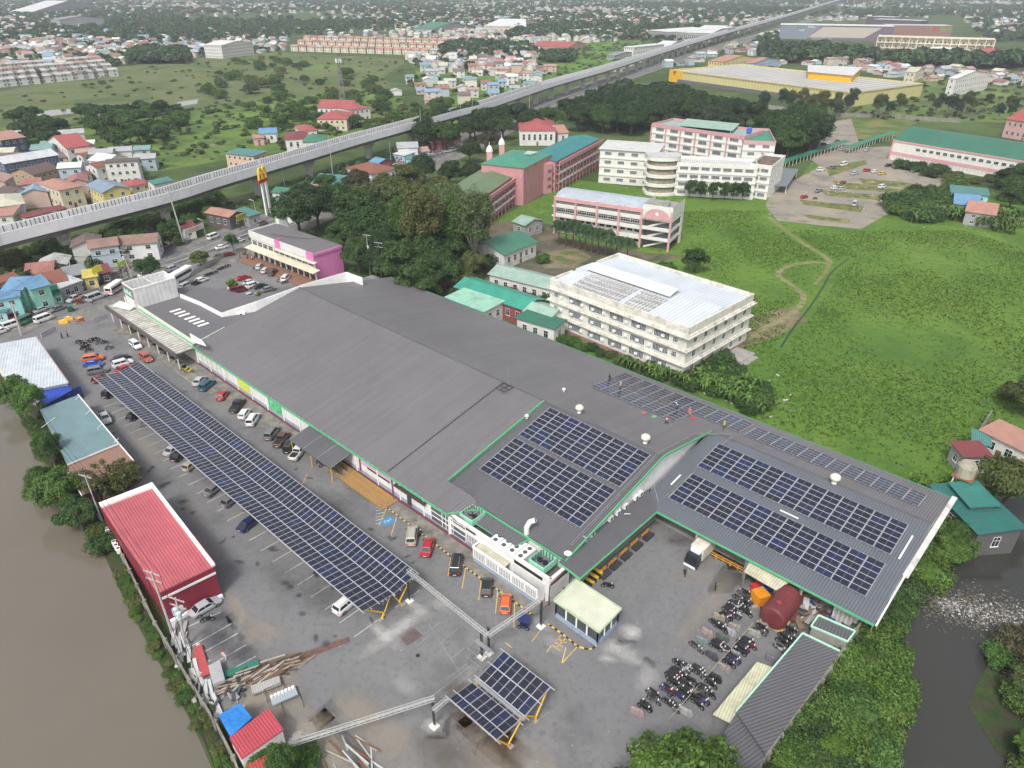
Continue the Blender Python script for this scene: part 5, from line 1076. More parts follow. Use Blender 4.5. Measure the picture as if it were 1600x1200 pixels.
# ---- gymnasium
h=9.6; lo,ro,L,D=rect3((1398,219),(1602,252),(1660,225),h); D=30; T=thing('gymnasium','white gymnasium with pink bands and a wide green curved roof','gymnasium',tuple(lo),ro)
wall_mb(L,D,h).build('wall',sw,T); b=MB(); N=12
zf=lambda y:h+5*math.sin(PI*(y+.0)/D)
for k in range(N): y0,y1=k/N*D,(k+1)/N*D; b.quad((-1,y0,zf(y0)),(L+1,y0,zf(y0)),(L+1,y1,zf(y1)),(-1,y1,zf(y1)))
b.build('roof',sheet((.045,.15,.10),.8,.15,amt=.04),T)
b=MB(); b.face([(0,D*k/N,zf(D*k/N)-.1) for k in range(N+1)][::-1]); b.face([(L,D*k/N,zf(D*k/N)-.1) for k in range(N+1)]); b.build('gable_wall',sw,T)
b=MB(); b.box(-.2,L+.2,-.3,0,h-.6,h+.1); b.box(-.1,L+.1,-.12,0,2.6,4.2); b.box(-.6,0,-.6,.2,0,h+.3); b.build('wall_band',pk,T)
windows(T,'f',L,D,14,6.2,2.0,1.3,3,x0=8,bars=2); b=MB()
for i in range(34): b.box(1+i*L/35,1+i*L/35+.7,-.06,-.01,1.2,2.3)
b.build('lower_louvre',paint((.6,.55,.54),.7),T)
# ---- yellow warehouse store
h=9.2; lo,ro,L,D=rect3((1047,110),(1333,146),(1374,124),h)
T=thing('warehouse_store','huge pale yellow warehouse store with a grey striped roof','warehouse',tuple(lo),ro); ym=mat('pale_yellow_cladding',(.56,.50,.24),.6,var=.06,scale=.1,rib=(3,.08,.02)); og=paint((.68,.40,.02),.6)
wall_mb(L,D,h).build('wall',ym,T); b=MB(); b.quad((0,0,h-1),(L,0,h-1),(L,D,h-.5),(0,D,h-.5)); b.build('roof',mat('striped_roof',(.44,.43,.40),.7,var=.1,scale=.05,rib=(7,.22,0)),T)
b=MB()
for x0,x1,y0,y1 in ((0,L,0,.4),(0,L,D-.4,D),(0,.4,.4,D-.4),(L-.4,L,.4,D-.4)): b.box(x0,x1,y0,y1,h-1.2,h+.6)
b.build('parapet',ym,T); b=MB(); b.box(-.3,16,-.35,-.02,.1,h+.7); b.box(-.35,-.02,-.3,20,.1,h+.7); b.build('corner_panel',og,T)
b=MB(); b.box(12,L-25,-2,-.05,.1,3); b.build('dock_base',mat('dock_grey',(.13,.13,.14),.8),T)
b=MB(); e=(6.2,-.42,7.6); b.face([(e[0]+x,e[1],e[2]+z) for x,z in ((-2,1),(-1.2,1.9),(0,1.3),(1.2,1.9),(2,1),(0,-1.9))]); b.build('emblem',paint((.45,.04,.03),.6),T)
T2,q=roofbox('upper_block','orange-yellow upper block with white roof on the warehouse store','building',[(1262,112),(1333,118),(1348,105),(1262,101)],14,sheet((.58,.58,.56),2,.1,amt=.05),og)
# ---- white triple warehouse
for i,(a,b_,c) in enumerate([((1013,47),(1045,50),(1060,43)),((1043,49),(1078,51),(1092,43)),((1074,51),(1112,52),(1124,44))]):
    house('white sawtooth warehouse by the viaduct, %s bay'%['left','middle','right'][i],a,b_,c,12,'shed','white','grey',1,pitch=.03,group='white sawtooth warehouse bays',name='warehouse',cat='warehouse',period=1.5,dirt=.05)
# ---- distant shopping complex
def slabwall(T,name,pts,m,o=-.1): b=MB(); b.face([(x,o,z) for x,z in pts]); b.build(name,m,T)
h=20; lo,ro,L,D=rect3((1220,38.5),(1398,41.5),(1395,33),h); D=45; T=thing('shopping_mall','sprawling grey, beige and purple shopping mall in the far distance','mall',tuple(lo),ro)
wall_mb(L,D,h).build('wall',paint((.15,.12,.16),.7,.05),T); roof_mb('flat',L,D,h,ov=.5).build('roof',paint((.60,.60,.59),.8,.1),T)
slabwall(T,'grey_cladding',[(.5,.3),(L*.25,.3),(L*.37,h-.6),(.5,h-.6)],paint((.19,.22,.26),.6,.05),-.15); slabwall(T,'beige_cladding',[(L*.27,3.5),(L*.76,3.5),(L*.9,h-2),(L*.385,h-2)],paint((.45,.40,.35),.6,.05),-.18)
slabwall(T,'glass_front',[(L*.3,.2),(L*.48,.2),(L*.48,3.4),(L*.3,3.4)],paint((.2,.25,.3),.4),-.2)
tx=paint((.03,.30,.16),.5,.02); tw_=paint((.75,.75,.75),.5,.02)
text_mesh('sign_lettering','CITY',4.6,tx,T,(L*.19,-.4,h-2.6),(PI/2,0,0),.1); text_mesh('sign_lettering','MALL',4.6,tw_,T,(L*.285,-.4,h-2.6),(PI/2,0,0),.1); text_mesh('sign_lettering','PURE',3.6,tw_,T,(L*.2,-.4,h-7.5),(PI/2,0,0),.1)
lo,ro,L,D=rect3((1389,39.5),(1489,40.5),(1490,34),19); D=40; T=thing('shopping_mall','reddish brown mall wing with red and green lettering behind the car park','mall',tuple(lo),ro)
wall_mb(L,D,19).build('wall',paint((.26,.15,.12),.7,.05),T); roof_mb('flat',L,D,19,ov=.4).build('roof',paint((.45,.45,.45),.8,.1),T)
text_mesh('sign_lettering','SM',7,paint((.6,.04,.05),.5,.02),T,(L*.76,-.4,14.3),(PI/2,0,0),.15); text_mesh('sign_lettering','Hyper',7,paint((.08,.48,.12),.5,.02),T,(L*.9,-.4,14.3),(PI/2,0,0),.15)
for a,b_,c,l in [((1382,28),(1422,30),(1432,22),'purple cinema block with pale flat roof behind the mall'),((1394,33),(1475,36),(1470,27),'second purple block with pale roof behind the brown mall wing')]:
    lo,ro,L,D=rect3(a,b_,c,22); D=30; lo=lo+Vector((0,70,0)); T=thing('mall_block',l,'mall',tuple(lo),ro); wall_mb(L,D,22).build('wall',paint((.12,.09,.12),.7,.05),T); roof_mb('flat',L,D,22,ov=.4).build('roof',paint((.5,.52,.53),.8,.1),T)
lo,ro,L,D=rect3((1373,53),(1557,58),(1560,53),21.5); D=25; T=thing('car_park_building','long cream three-level car park with white columns','car park',tuple(lo),ro); cm=paint((.60,.55,.42),.7,.05)
b=MB(); b.quad((0,3,0),(L,3,0),(L,3,19),(0,3,19)); b.quad((L,3,0),(L,D,0),(L,D,19),(L,3,19)); b.build('wall',paint((.58,.52,.36),.8,.1),T); b=MB()
for z in (.1,5.8,11.8,18.2): b.box(0,L,-.4,D,z,z+.9)
b.build('deck',cm,T); b=MB()
for i in range(15): x=i*L/14; b.box(x-.4,x+.4,-.6,.2,0,19)
for k in (1,2): b.box(L-.5,L+.3,D*k/2-.5,D*k/2,0,19)
b.build('pillar',paint((.7,.68,.62),.7),T); windows(T,'f',L,D,26,13,2.2,2.2,y=3); windows(T,'f',L,D,26,7,2.2,2.2)
house('long yellow hall with white roof in front of the cream car park',(1420,78),(1503,82),(1504,75),7,'hip','white','yellow',1,pitch=.1,cat='hall',period=1.5)
house('low red-roofed shed at the right foot of the cream car park',(1517,86),(1540,88),(1542,83),6,'gable','red','pink',1)
# ---- specific houses (label, a,b,c,h,roof,rc,wc,storeys)
for args in [
 ('navy blue three-storey house with a salmon sloping roof',(2,219),(39,214),(30,206),9.5,'shed','salmon','navy',3),
 ('slate blue apartment row with six white-framed windows',(6,256),(90,242),(76,236),8.5,'gable','pale','slate',2),
 ('white house with a bright red gabled roof above the lane',(104,232),(139,227),(131,213),7.5,'gable','red','white',2),
 ('low dark brown roof house beside the slate apartments',(52,273),(92,263),(80,254),5.5,'gable','brown','tan',2),
 ('house with a wide salmon hipped roof near the lane',(92,297),(128,290),(106,277),8,'hip','salmon','cream',2),
 ('blue-grey roofed house with white roof panels near the viaduct',(135,290),(160,301),(182,285),7,'gable','bluegrey','yellow',2),
 ('small house with a rust red roof behind the blue-grey one',(123,276),(142,270),(150,263),6.5,'gable','rust','white',2),
 ('white and blue three-storey house with a flat brown roof',(163,254),(214,251),(209,247),10,'flat','brown','white',3),
 ('house under a white arched roof beside the brick red one',(138,250),(166,253),(184,243),8,'gable','white','white',2),
 ('house with a pale red roof behind the white arched roof',(128,243),(150,238),(160,233),7,'gable','rust','white',2),
 ('white house with a cream tin roof at the left edge',(-14,325),(37,318),(24,303),7,'hip','cream','white',2),
 ('small house with a salmon roof at the far left edge',(-10,338),(18,336),(10,324),6,'shed','salmon','white',2),
 ('long low red roof tucked against the viaduct',(40,340),(103,325),(101,320),4.5,'shed','maroon','cream',1),
 ('grey roofed row house left of the lane',(-8,300),(14,304),(24,292),6,'gable','brown','white',2),
 ('small white house behind the cell tower reeds',(150,262),(170,258),(176,250),8,'gable','rust','white',2),
 ('pink and yellow long house with a teal roof above the viaduct',(352,239),(396,244),(414,238),9.5,'shed','teal','peach',3),
 ('salmon roofed house hidden behind the viaduct parapet',(205,291),(236,284),(230,277),6,'hip','red','cream',2),
 ('green roofed house behind the viaduct parapet',(240,288),(268,282),(286,272),6,'gable','teal','white',1),
 ('long white house with a red ribbed roof near the cell tower',(496,168),(547,169),(541,161),8,'gable','red','white',2),
 ('white house with a red hipped roof right of the long red one',(546,172),(578,168),(571,162),8,'hip','red','white',2),
 ('house with a red hipped roof below the long red-roofed house',(495,186),(541,186),(537,176),7,'hip','red','cream',2),
 ('small bright red hipped roof house beside the viaduct',(470,205),(495,203),(492,195),6,'hip','red','white',1),
 ('larger red hipped roof house beside the green one',(446,218),(482,216),(489,206),6,'hip','maroon','white',1),
 ('green hipped roof house touching the viaduct',(473,222),(506,221),(511,211),6,'hip','green','white',1),
 ('tiny white house with a lavender blue roof in the meadow',(405,209),(431,208),(434,202),5,'gable','blue','white',1),
 ('pale salmon roof shack at the meadow edge',(396,216),(412,215),(414,211),4,'shed','salmon','pink',1),
 ('brick red building with a pink roof below the viaduct',(669,215),(690,217),(720,207),6,'gable','salmon','brick',2),
 ('dark shop with a pink roof and a yellow sign board',(321,332),(358,339),(376,331),5,'gable','salmon','dark',1),
 ('shop with a teal sloping roof beside the tall sign',(364,329),(388,338),(398,331),4.5,'shed','teal','grey',1),
 ('small maroon roofed shop at the roadside corner',(284,356),(304,353),(300,346),4.5,'shed','maroon','white',1),
 ('long teal roofed market shed behind the sign pylon',(487,287),(532,291),(556,277),5,'gable','teal','white',1),
 ('green roofed stall row next to the golden sign',(425,300),(468,304),(474,296),4.5,'gable','green','white',1),
 ('pale red roof shop beside the teal market shed',(470,296),(500,299),(508,290),4.5,'hip','salmon','cream',1),
 ('rusty roofed old house among the roadside stalls',(541,262),(580,272),(590,256),5,'hip','rust','white',1),
 ('tiny stall with a blue roof beside the rusty roofed house',(578,252),(592,255),(600,248),5,'gable','blue','brick',1),
 ('white kiosk with a lilac wall by the roadside market',(615,240),(632,243),(636,237),4,'shed','pale','lblue',1),
 ('teal roofed roadside kiosk beside the dense trees',(634,247),(645,250),(648,243),4,'gable','teal','aqua',1),
 ('mint house with a bright blue tin roof above the jeepneys',(5,452),(34,452),(54,432),7,'gable','blue','mint',2),
 ('mint gabled shophouse with a blue roof at the street corner',(47,452),(76,444),(66,428),7,'gable','blue','mint',2),
 ('aqua shophouse with a deep blue roof at the left edge',(-16,470),(29,462),(22,452),6.5,'shed','blue','aqua',2),
 ('rust striped market roof beside the blue roofed houses',(70,446),(104,438),(96,420),4.5,'gable','rust','tan',1),
 ('patched white and rust roof stall behind the street pole',(92,450),(126,438),(116,424),4.2,'shed','pale','grey',1),
 ('grey flat roof stall under the leaning pole',(106,432),(136,426),(132,414),4,'shed','grey','dark',1),
 ('small yellow shop with an orange roof on the street',(131,434),(150,431),(146,422),4.2,'shed','yellow','yellow',1),
 ('maroon awning stall beside the yellow shop',(156,427),(172,424),(168,414),4,'shed','maroon','dark',1),
 ('green roofed street stall with stacked goods',(82,462),(95,458),(92,451),3.2,'shed','green','mint',1),
 ('aqua roof stall at the far left of the street',(-14,488),(8,486),(4,476),3.5,'shed','teal','aqua',1),
 ('red and rust roof behind the blue tin roof',(-14,446),(28,432),(22,424),5,'gable','rust','tan',1),
 ('bright red roofed hall among the dark campus trees',(812,204),(868,204),(862,180),8,'hip','red','white',1),
 ('small white outbuilding right of the red roofed hall',(872,208),(888,207),(884,198),6,'gable','salmon','white',1),
 ('teal curved-roof canteen among the school trees',(788,398),(838,378),(822,352),5,'gable','green','white',1),
 ('bleached green roofed classroom row beside the bare yard',(765,428),(862,452),(872,434),5,'gable',(.30,.42,.36),'white',1),
 ('long glossy teal-green roof classroom row behind the store',(712,448),(820,484),(850,468),5,'gable',(.05,.30,.22),'brick',1),
 ('weathered pale green roof end section beside the institute',(820,486),(858,498),(872,480),5,'gable',(.32,.46,.38),'white',1),
 ('small shed with a bright mint roof against the store',(698,464),(756,486),(782,471),4.8,'shed',(.30,.55,.42),'white',1),
 ('small shed with a dark green roof against the store',(808,496),(866,513),(875,500),5,'shed',(.04,.16,.11),'white',1),
 ('small hut with a pale green roof beside the pink school wing',(802,346),(820,352),(846,344),4.5,'gable',(.28,.40,.32),'grey',1),
 ('blue tarpaulin-roofed house by the banana grove',(1492,318),(1530,322),(1545,310),5,'gable','blue','grey',1),
 ('grey house with a salmon gabled roof by the banana grove',(1510,330),(1555,336),(1562,322),5,'gable','salmon','grey',2),
 ('aqua unfinished house behind the blue-roofed one',(1487,300),(1545,306),(1575,298),6,'flat','teal','aqua',2),
 ('red roofed house at the right edge beyond the gymnasium',(1574,186),(1640,196),(1660,180),10,'gable','red','pink',2),
 ('maroon roofed shack by the creek wall',(1507,712),(1548,712),(1560,695),4,'shed','maroon','grey',1),
 ('pale red ribbed roof house beside the creek tree',(1535,672),(1602,705),(1625,690),4.5,'shed','salmon','white',1),
 ('teal roofed shack with an aqua sheet beside the water tower',(1523,690),(1545,695),(1550,683),4,'shed','teal','aqua',1),
 ('big green sheet-roof house standing in the creek',(1458,760),(1530,832),(1562,795),5,'shed',(.03,.15,.13),'dark',1),
 ('upper green sheet-roof section of the creek house',(1488,756),(1518,790),(1538,772),6,'shed',(.04,.20,.17),'dark',1),
 ]:
    p=.14 if 'shed' in args[5:6] else .32
    if args[5]=='shed': p=.08
    house(args[0],args[1],args[2],args[3],args[4],args[5],args[6],args[7],args[8],pitch=p,minD=4)
# signs on shops
def board(label,px,py,z,w_,h_,col,ang,txt=None,tcol=None,legs=True,base=0,name='sign_board'):
    p=P(px,py,z); t=thing(name,label,'sign',(p.x,p.y,base),ang); b=MB(); b.box(-w_/2,w_/2,-.1,.1,z-base-h_/2,z-base+h_/2); b.build('panel',col,t)
    if legs: b=MB(); b.bar((-w_*.3,0,0),(-w_*.3,0,z-base-h_/2),.15,.15); b.bar((w_*.3,0,0),(w_*.3,0,z-base-h_/2),.15,.15); b.build('leg',c_steel,t)
    if txt: text_mesh('lettering',txt,h_*.75,tcol,t,(0,-.13,z-base),(PI/2,0,0),.03)
    return t
rd=math.atan2(-UX.y,-UX.x); RDA=math.atan2((rc[30]-rc[26]).y,(rc[30]-rc[26]).x)
board('yellow shop sign board with dark lettering above the dark shop',376,339,4.6,4.5,2.2,paint((.60,.50,.12),.6),RDA,'ALSONS',paint((.12,.09,.04),.6))
board('white sign row with orange letters on the corner shop',303,358,4.0,9,1.8,paint((.55,.55,.55),.6),RDA,'FORFUR',paint((.7,.22,.03),.5))
board('yellow rooftop sign board on the street stalls',151,421,5.6,3.4,1.8,paint((.75,.72,.05),.5),RDA)
board('lime green sign board beside the street pole',190,411,5.5,3.6,1.2,paint((.45,.60,.06),.5),RDA)
board('round-cornered green stall sign near the white van',84,449,5.2,2.2,1.4,paint((.05,.35,.18),.5),RDA)
# golden arches on twin white pylons
t=thing('pylon_sign','tall pylon sign with two golden arches on a red bar','sign',tuple(P(420,335,0)),RDA+.15); b=MB()
for x in (-1.3,1.6): b.box(x-.55,x+.55,-.3,.3,0,12.6)
b.build('pylon',c_white2,t); b=MB(); b.box(-3.3,3.3,-.35,.35,12.6,13.8); b.build('red_bar',paint((.50,.02,.02),.5),t); b=MB()
for cx in (-1.35,1.35):
    pr=None
    for k in range(17):
        a=PI*k/16; q=Vector((cx-1.25*math.cos(a),0,13.8+4.3*math.sin(a)**.8))
        if pr is not None: b.tube(pr,q,.42,n=8)
        pr=q
b.build('arches',paint((.80,.52,.02),.45,.02),t)
# overpass steps beside the sign
t=thing('footbridge','white steel footbridge stair with arched green roof beside the pylon sign','bridge',tuple(P(440,345,0)),RDA); b=MB(); b.bar((-1,0,6.2),(9,0,5.6),2.2,.3); b.bar((-1,-1,7.2),(9,-1,6.6),.1,.1); b.bar((-1,1,7.2),(9,1,6.6),.1,.1); b.bar((-1,0,6.1),(-2,-6,.3),1.6,.3)
for x in (-1,4,8.5):
    b.bar((x,-1,0),(x,-1,6),.25,.25); b.bar((x,1,0),(x,1,6),.25,.25)
for k in range(8): b.bar((k*1.2,-1.1,5.9),(k*1.2,-1.1,7),.06,.06)
b.build('frame',c_white,t); b=MB(); b.slab(((0,-1.4,8.2),(9,-1.4,7.8),(9,1.4,7.8),(0,1.4,8.2)),.15); b.build('roof',paint((.15,.36,.28),.6),t)
# ------------------------------------------------------------------ VIADUCT
vpts=[(-60,385,13.2),(0,367,13.2),(100,342.5,13.2),(265,302,13.2),(337,279.6,13.2),(388,264.7,13.2),(436,251,13.2),(492.5,235,13.2),(560,215,13.2),(653,190,13.2),(720,172,13.2),(765,160.5,13.2),(867,128,13),(960,102,13),(1050,74,13),(1140,48,13),(1200,32,13),(1250,18,13),(1310,0,13),(1345,-9,13)]
vc=smooth_curve([P(*p) for p in vpts],7)
vl=0; VZ=13.2
vi=thing('viaduct','pale concrete elevated railway viaduct crossing behind the town','viaduct',tuple(Vector((vc[0].x,vc[0].y,0))))
def vpart(b,name,m): o=b.build(name,m); o.parent=vi; o.matrix_parent_inverse=Matrix.Translation(-vi.location); return o
def sweep(sect,i0=0,i1=None,m0=None):
    b=MB(); pr=None
    for i in range(i0,(i1 or len(vc))):
        d=(vc[min(i+1,len(vc)-1)]-vc[max(i-1,0)]); d.z=0; d.normalize(); n=Vector((-d.y,d.x,0)); q=[Vector((vc[i].x,vc[i].y,0))+n*o+Vector((0,0,z)) for o,z in sect]
        if pr:
            for k in range(len(q)): j=(k+1)%len(q); b.face((pr[k],q[k],q[j],pr[j]))
        pr=q
    return b
vcon=mat('viaduct_panel',(.78,.78,.79),.8,var=.07,scale=.4,dirt=.15); vgir=mat('viaduct_girder',(.22,.215,.21),.85,var=.12,scale=.3,dirt=.4)
# lengths for span joints
seg=[0]
for i in range(1,len(vc)): seg.append(seg[-1]+(vc[i]-vc[i-1]).length)
vpart(sweep([(.0,10.2),(10.6,10.2),(8.4,9.0),(7.6,7.9),(3.0,7.9),(2.2,9.0)]),'girder',vgir)
vpart(sweep([(.3,10.45),(10.3,10.45),(10.3,10.21),(.3,10.21)]),'deck',c_conc)
vpart(sweep([(4.6,11.2),(6.0,11.2),(6.0,10.46),(4.6,10.46)]),'cable_trough',c_conc)
spn=31.0; cuts=[]; i=0
k=0; start=0; 
for i in range(1,len(vc)):
    if seg[i]>=(k+1)*spn or i==len(vc)-1:
        if i-start>=2:
            vpart(sweep([(-.2,10.1),(-.25,13.6),(.05,13.6),(.1,10.1)][::-1],start,min(i+1,len(vc))),'near_parapet',vcon)
            vpart(sweep([(10.4,10.2),(10.45,13.0),(10.75,13.0),(10.7,10.2)][::-1],start,min(i+1,len(vc))),'far_parapet',vcon)
        start=i; k+=1
b=MB()
for i in range(0,len(vc)-1):
    if vc[i].x>30: break
    d=(vc[i+1]-vc[i]); Ls=d.length; d.normalize(); n=Vector((-d.y,d.x,0))
    for q in range(int(Ls/1.4)):
        p=Vector((vc[i].x,vc[i].y,0))+Vector((d.x,d.y,0))*q*1.4+n*10.36; b.bar(p+Vector((0,0,10.7)),p+Vector((0,0,12.8)),.1,.45)
vpart(b,'parapet_rib',mat('rib_grey',(.24,.24,.24),.8))
# piers
pier0=None; pn=0
tgt=[(110,408),(0,0)]
s0=None
# measured pier feet in the photograph
feet=[(-60,430),(110,408),(270,372),(384,303),(486,278),(573,248),(645,226),(705,196),(775,182)]
for j,(x,y) in enumerate(feet):
    if j in (2,): y=360
    p=P(x,y,0); best=min(range(len(vc)),key=lambda i:(Vector((vc[i].x,vc[i].y,0))-p).length); d=(vc[min(best+1,len(vc)-1)]-vc[best-1]); d.z=0; d.normalize(); n=Vector((-d.y,d.x,0)); c=Vector((vc[best].x,vc[best].y,0))+n*5.3
    b=MB(); a=Vector((d.x,d.y,0))
    def ring(z,hw,hl): return [tuple(c+n*sx*hw+a*sy*hl+Vector((0,0,z))) for sx,sy in ((-1,-1),(1,-1),(1,1),(-1,1))]
    rs=[ring(0,1.3,1.1),ring(5.4,1.3,1.1),ring(7.9,3.6,1.3)]
    for r0,r1 in zip(rs[:-1],rs[1:]):
        for k in range(4): q=(k+1)%4; b.face((r0[k],r0[q],r1[q],r1[k]))
    b.face(rs[-1]); vpart(b,'pier',mat('pier_concrete',(.42,.41,.38),.85,var=.12,scale=.4,dirt=.35))
i=0
for i in range(len(vc)):
    if vc[i].y>P(800,182,0).y and int(seg[i]/spn)!=int(seg[i-1]/spn):
        d=(vc[min(i+1,len(vc)-1)]-vc[i-1]); d.z=0; d.normalize(); n=Vector((-d.y,d.x,0)); c=Vector((vc[i].x,vc[i].y,0))+n*5.3; b=MB(); b.prism([tuple((c+n*sx*1.6+d*sy*1.1)[:2]) for sx,sy in ((-1,-1),(1,-1),(1,1),(-1,1))],0,7.9); vpart(b,'pier',bpy.data.materials['pier_concrete'])
# cell tower
t=thing('cell_tower','tall lattice cell tower with antennas in the meadow','tower',tuple(P(536,162,0))); b=MB(); Ht=31; 
for (sx,sy) in ((-1,-1),(1,-1),(1,1),(-1,1)): b.tube((sx*1.9,sy*1.9,0),(sx*.6,sy*.6,Ht),.14,n=5)
for k in range(12):
    z0,z1=Ht*k/12,Ht*(k+1)/12; r0=1.9-1.3*k/12; r1=1.9-1.3*(k+1)/12
    for (ax,ay),(bx,by) in (((-1,-1),(1,-1)),((1,-1),(1,1)),((1,1),(-1,1)),((-1,1),(-1,-1))): b.tube((ax*r0,ay*r0,z0),(bx*r1,by*r1,z1),.07,n=4); b.tube((bx*r0,by*r0,z0),(ax*r1,ay*r1,z1),.07,n=4)
b.build('lattice',mat('tower_steel',(.22,.22,.23),.6),t); b=MB()
for k in range(9): a=2*PI*k/9; b.box(2*math.cos(a)-.2,2*math.cos(a)+.2,2*math.sin(a)-.2,2*math.sin(a)+.2,Ht-3,Ht-.4)
b.build('antennas',c_white2,t)
# water tank on stilts by the creek wall
t=thing('water_tower','small rusty water tank on steel stilts at the corner of the grass field','water tower',tuple(P(1488,790,0)),UROT); b=MB()
for x in (-1.5,1.5):
    for y in (-1.5,1.5): b.tube((x,y,0),(x*.8,y*.8,6.5),.12)
for z in (2,4,6): 
    for s in (-1,1): b.tube((-1.4,s*1.4,z-1.8),(1.4,s*1.4,z),.06); b.tube((s*1.4,-1.4,z-1.8),(s*1.4,1.4,z),.06)
b.build('stilts',c_white,t); b=MB(); b.box(-1.6,1.6,-1.6,1.6,6.5,6.7); b.build('platform',mat('rust',(.22,.10,.06),.8),t); b=MB(); b.lathe([(0,6.7),(1.5,6.7),(1.5,8.6),(1.0,9.3),(0,9.4)],n=14); b.build('tank',paint((.35,.33,.24),.8,.6),t)
# ------------------------------------------------------------------ yard walls, fences
def wallrun(label,pts,h,t_,m,name='boundary_wall',cat='wall',posts=None,z=0):
    c=[P(x,y,0) for x,y in pts]; o=c[0]; T=thing(name,label,cat,tuple(o)); b=MB(); pb=MB()
    for a,d in zip(c[:-1],c[1:]):
        e=(d-a).normalized(); n=Vector((-e.y,e.x,0))*t_/2; q=[a-n-o,d-n-o,d+n-o,a+n-o]; b.prism([(k.x,k.y) for k in q],z,h)
        if posts:
            for k in range(int((d-a).length/posts)): p=a+e*k*posts-o; pb.box(p.x-t_*.9,p.x+t_*.9,p.y-t_*.9,p.y+t_*.9,0,h+.15)
    b.build('panel',m,T)
    if posts: pb.build('posts',m,T)
    return T
old=mat('mossy_wall',(.22,.21,.18),.9,var=.3,scale=.8,dirt=.8)
wallrun('low mossy concrete wall along the muddy pond',[(52,560),(98,700),(150,800),(196,880),(246,985),(300,1075),(340,1140),(368,1195),(385,1240)],1.6,.25,old,posts=4)
wallrun('weathered wall with props along the east creek bank',[(1362,962),(1340,990),(1290,1065),(1240,1130),(1195,1195),(1160,1240)],2.6,.3,old,posts=2.2)
wallrun('block wall running from the store corner to the creek houses',[(1487,795),(1440,870),(1392,932),(1365,960)],2.4,.3,old,posts=4)
wallrun('dark fence wall at the east edge of the grass field',[(1483,770),(1505,720),(1530,678),(1545,655)],2.2,.25,old,posts=3)
wallrun('pale roadside fence around the far car park',[(300,432),(330,415),(352,402)],1.6,.1,c_metal,'fence','fence',posts=3)
wallrun('long concrete wall behind the gravel lot',[(1290,182),(1380,184),(1440,188),(1500,192)],2.4,.3,old,posts=6)
wallrun('pale wall along the far side of the yellow store grounds',[(1110,160),(1200,170),(1290,182)],2.6,.3,c_conc,posts=6)
wallrun('grey railing beside the entrance drive',[(126,512),(148,505),(170,497)],1.4,.08,paint((.40,.36,.40),.6),'railing','railing',posts=2)
wallrun('pink and grey banner railing at the west gate',[(66,528),(80,520),(88,516)],1.3,.08,paint((.45,.40,.45),.6),'railing','railing',posts=2)
# covered walkways in campus
for pts,l in (([(1222,262),(1300,235),(1322,228)],'green roofed covered walkway beside the tall white block'),([(1322,240),(1370,222),(1398,214)],'green roofed covered walkway leading to the gymnasium')):
    c=[P(x,y,0) for x,y in pts]; T=thing('covered_walkway',l,'walkway',tuple(c[0]),0,'covered walkways'); b=MB(); pb=MB()
    for a,d in zip(c[:-1],c[1:]):
        e=(d-a).normalized(); n=Vector((-e.y,e.x,0)); o=c[0]
        b.slab([tuple(k-o) for k in (a-n*1.6+Vector((0,0,2.8)),d-n*1.6+Vector((0,0,2.8)),d+n*1.6+Vector((0,0,3.2)),a+n*1.6+Vector((0,0,3.2)))],.12)
        for k in range(int((d-a).length/4)): p=a+e*k*4-n*1.4-o; pb.box(p.x-.15,p.x+.15,p.y-.15,p.y+.15,0,2.7)
    b.build('roof',sheet((.04,.20,.13),.5,.1),T); pb.build('post',paint((.5,.45,.35),.7),T)
# ================================================================== VEHICLES
car_paint=mat('car_paint',(1,1,1),.28,var=.03,objcol=True,coat=.6,spec=.5); tyre=mat('tyre',(.015,.015,.016),.9,var=.2); rimm=mat('wheel_rim',(.35,.35,.36),.4,metal=.7); lampm=mat('lamp_glass',(.75,.75,.72),.15,var=0); tailm=mat('tail_lamp',(.45,.02,.02),.25,var=0); blackp=mat('black_plastic',(.025,.025,.027),.6); platem=mat('plate',(.6,.6,.58),.6,var=0)
def wheel_mesh(r,w):
    b=MB(); n=14
    for rr,x0,x1 in ((r,-w/2,w/2),):
        for k in range(n):
            a,c=2*PI*k/n,2*PI*(k+1)/n; f=lambda R_,t,y:(R_*math.cos(t),y,R_*math.sin(t))
            b.cur=0; b.face((f(r,a,-w/2),f(r,c,-w/2),f(r,c,w/2),f(r,a,w/2)))
            for s in (-1,1):
                b.cur=0; b.face((f(r,a,s*w/2),f(r,c,s*w/2),f(r*.6,c,s*w/2),f(r*.6,a,s*w/2))); b.cur=1; b.face((f(r*.6,a,s*w/2),f(r*.6,c,s*w/2),(0,s*w/2*.8,0)))
    return b.build('wheel',[tyre,rimm],link=False)
WM={}
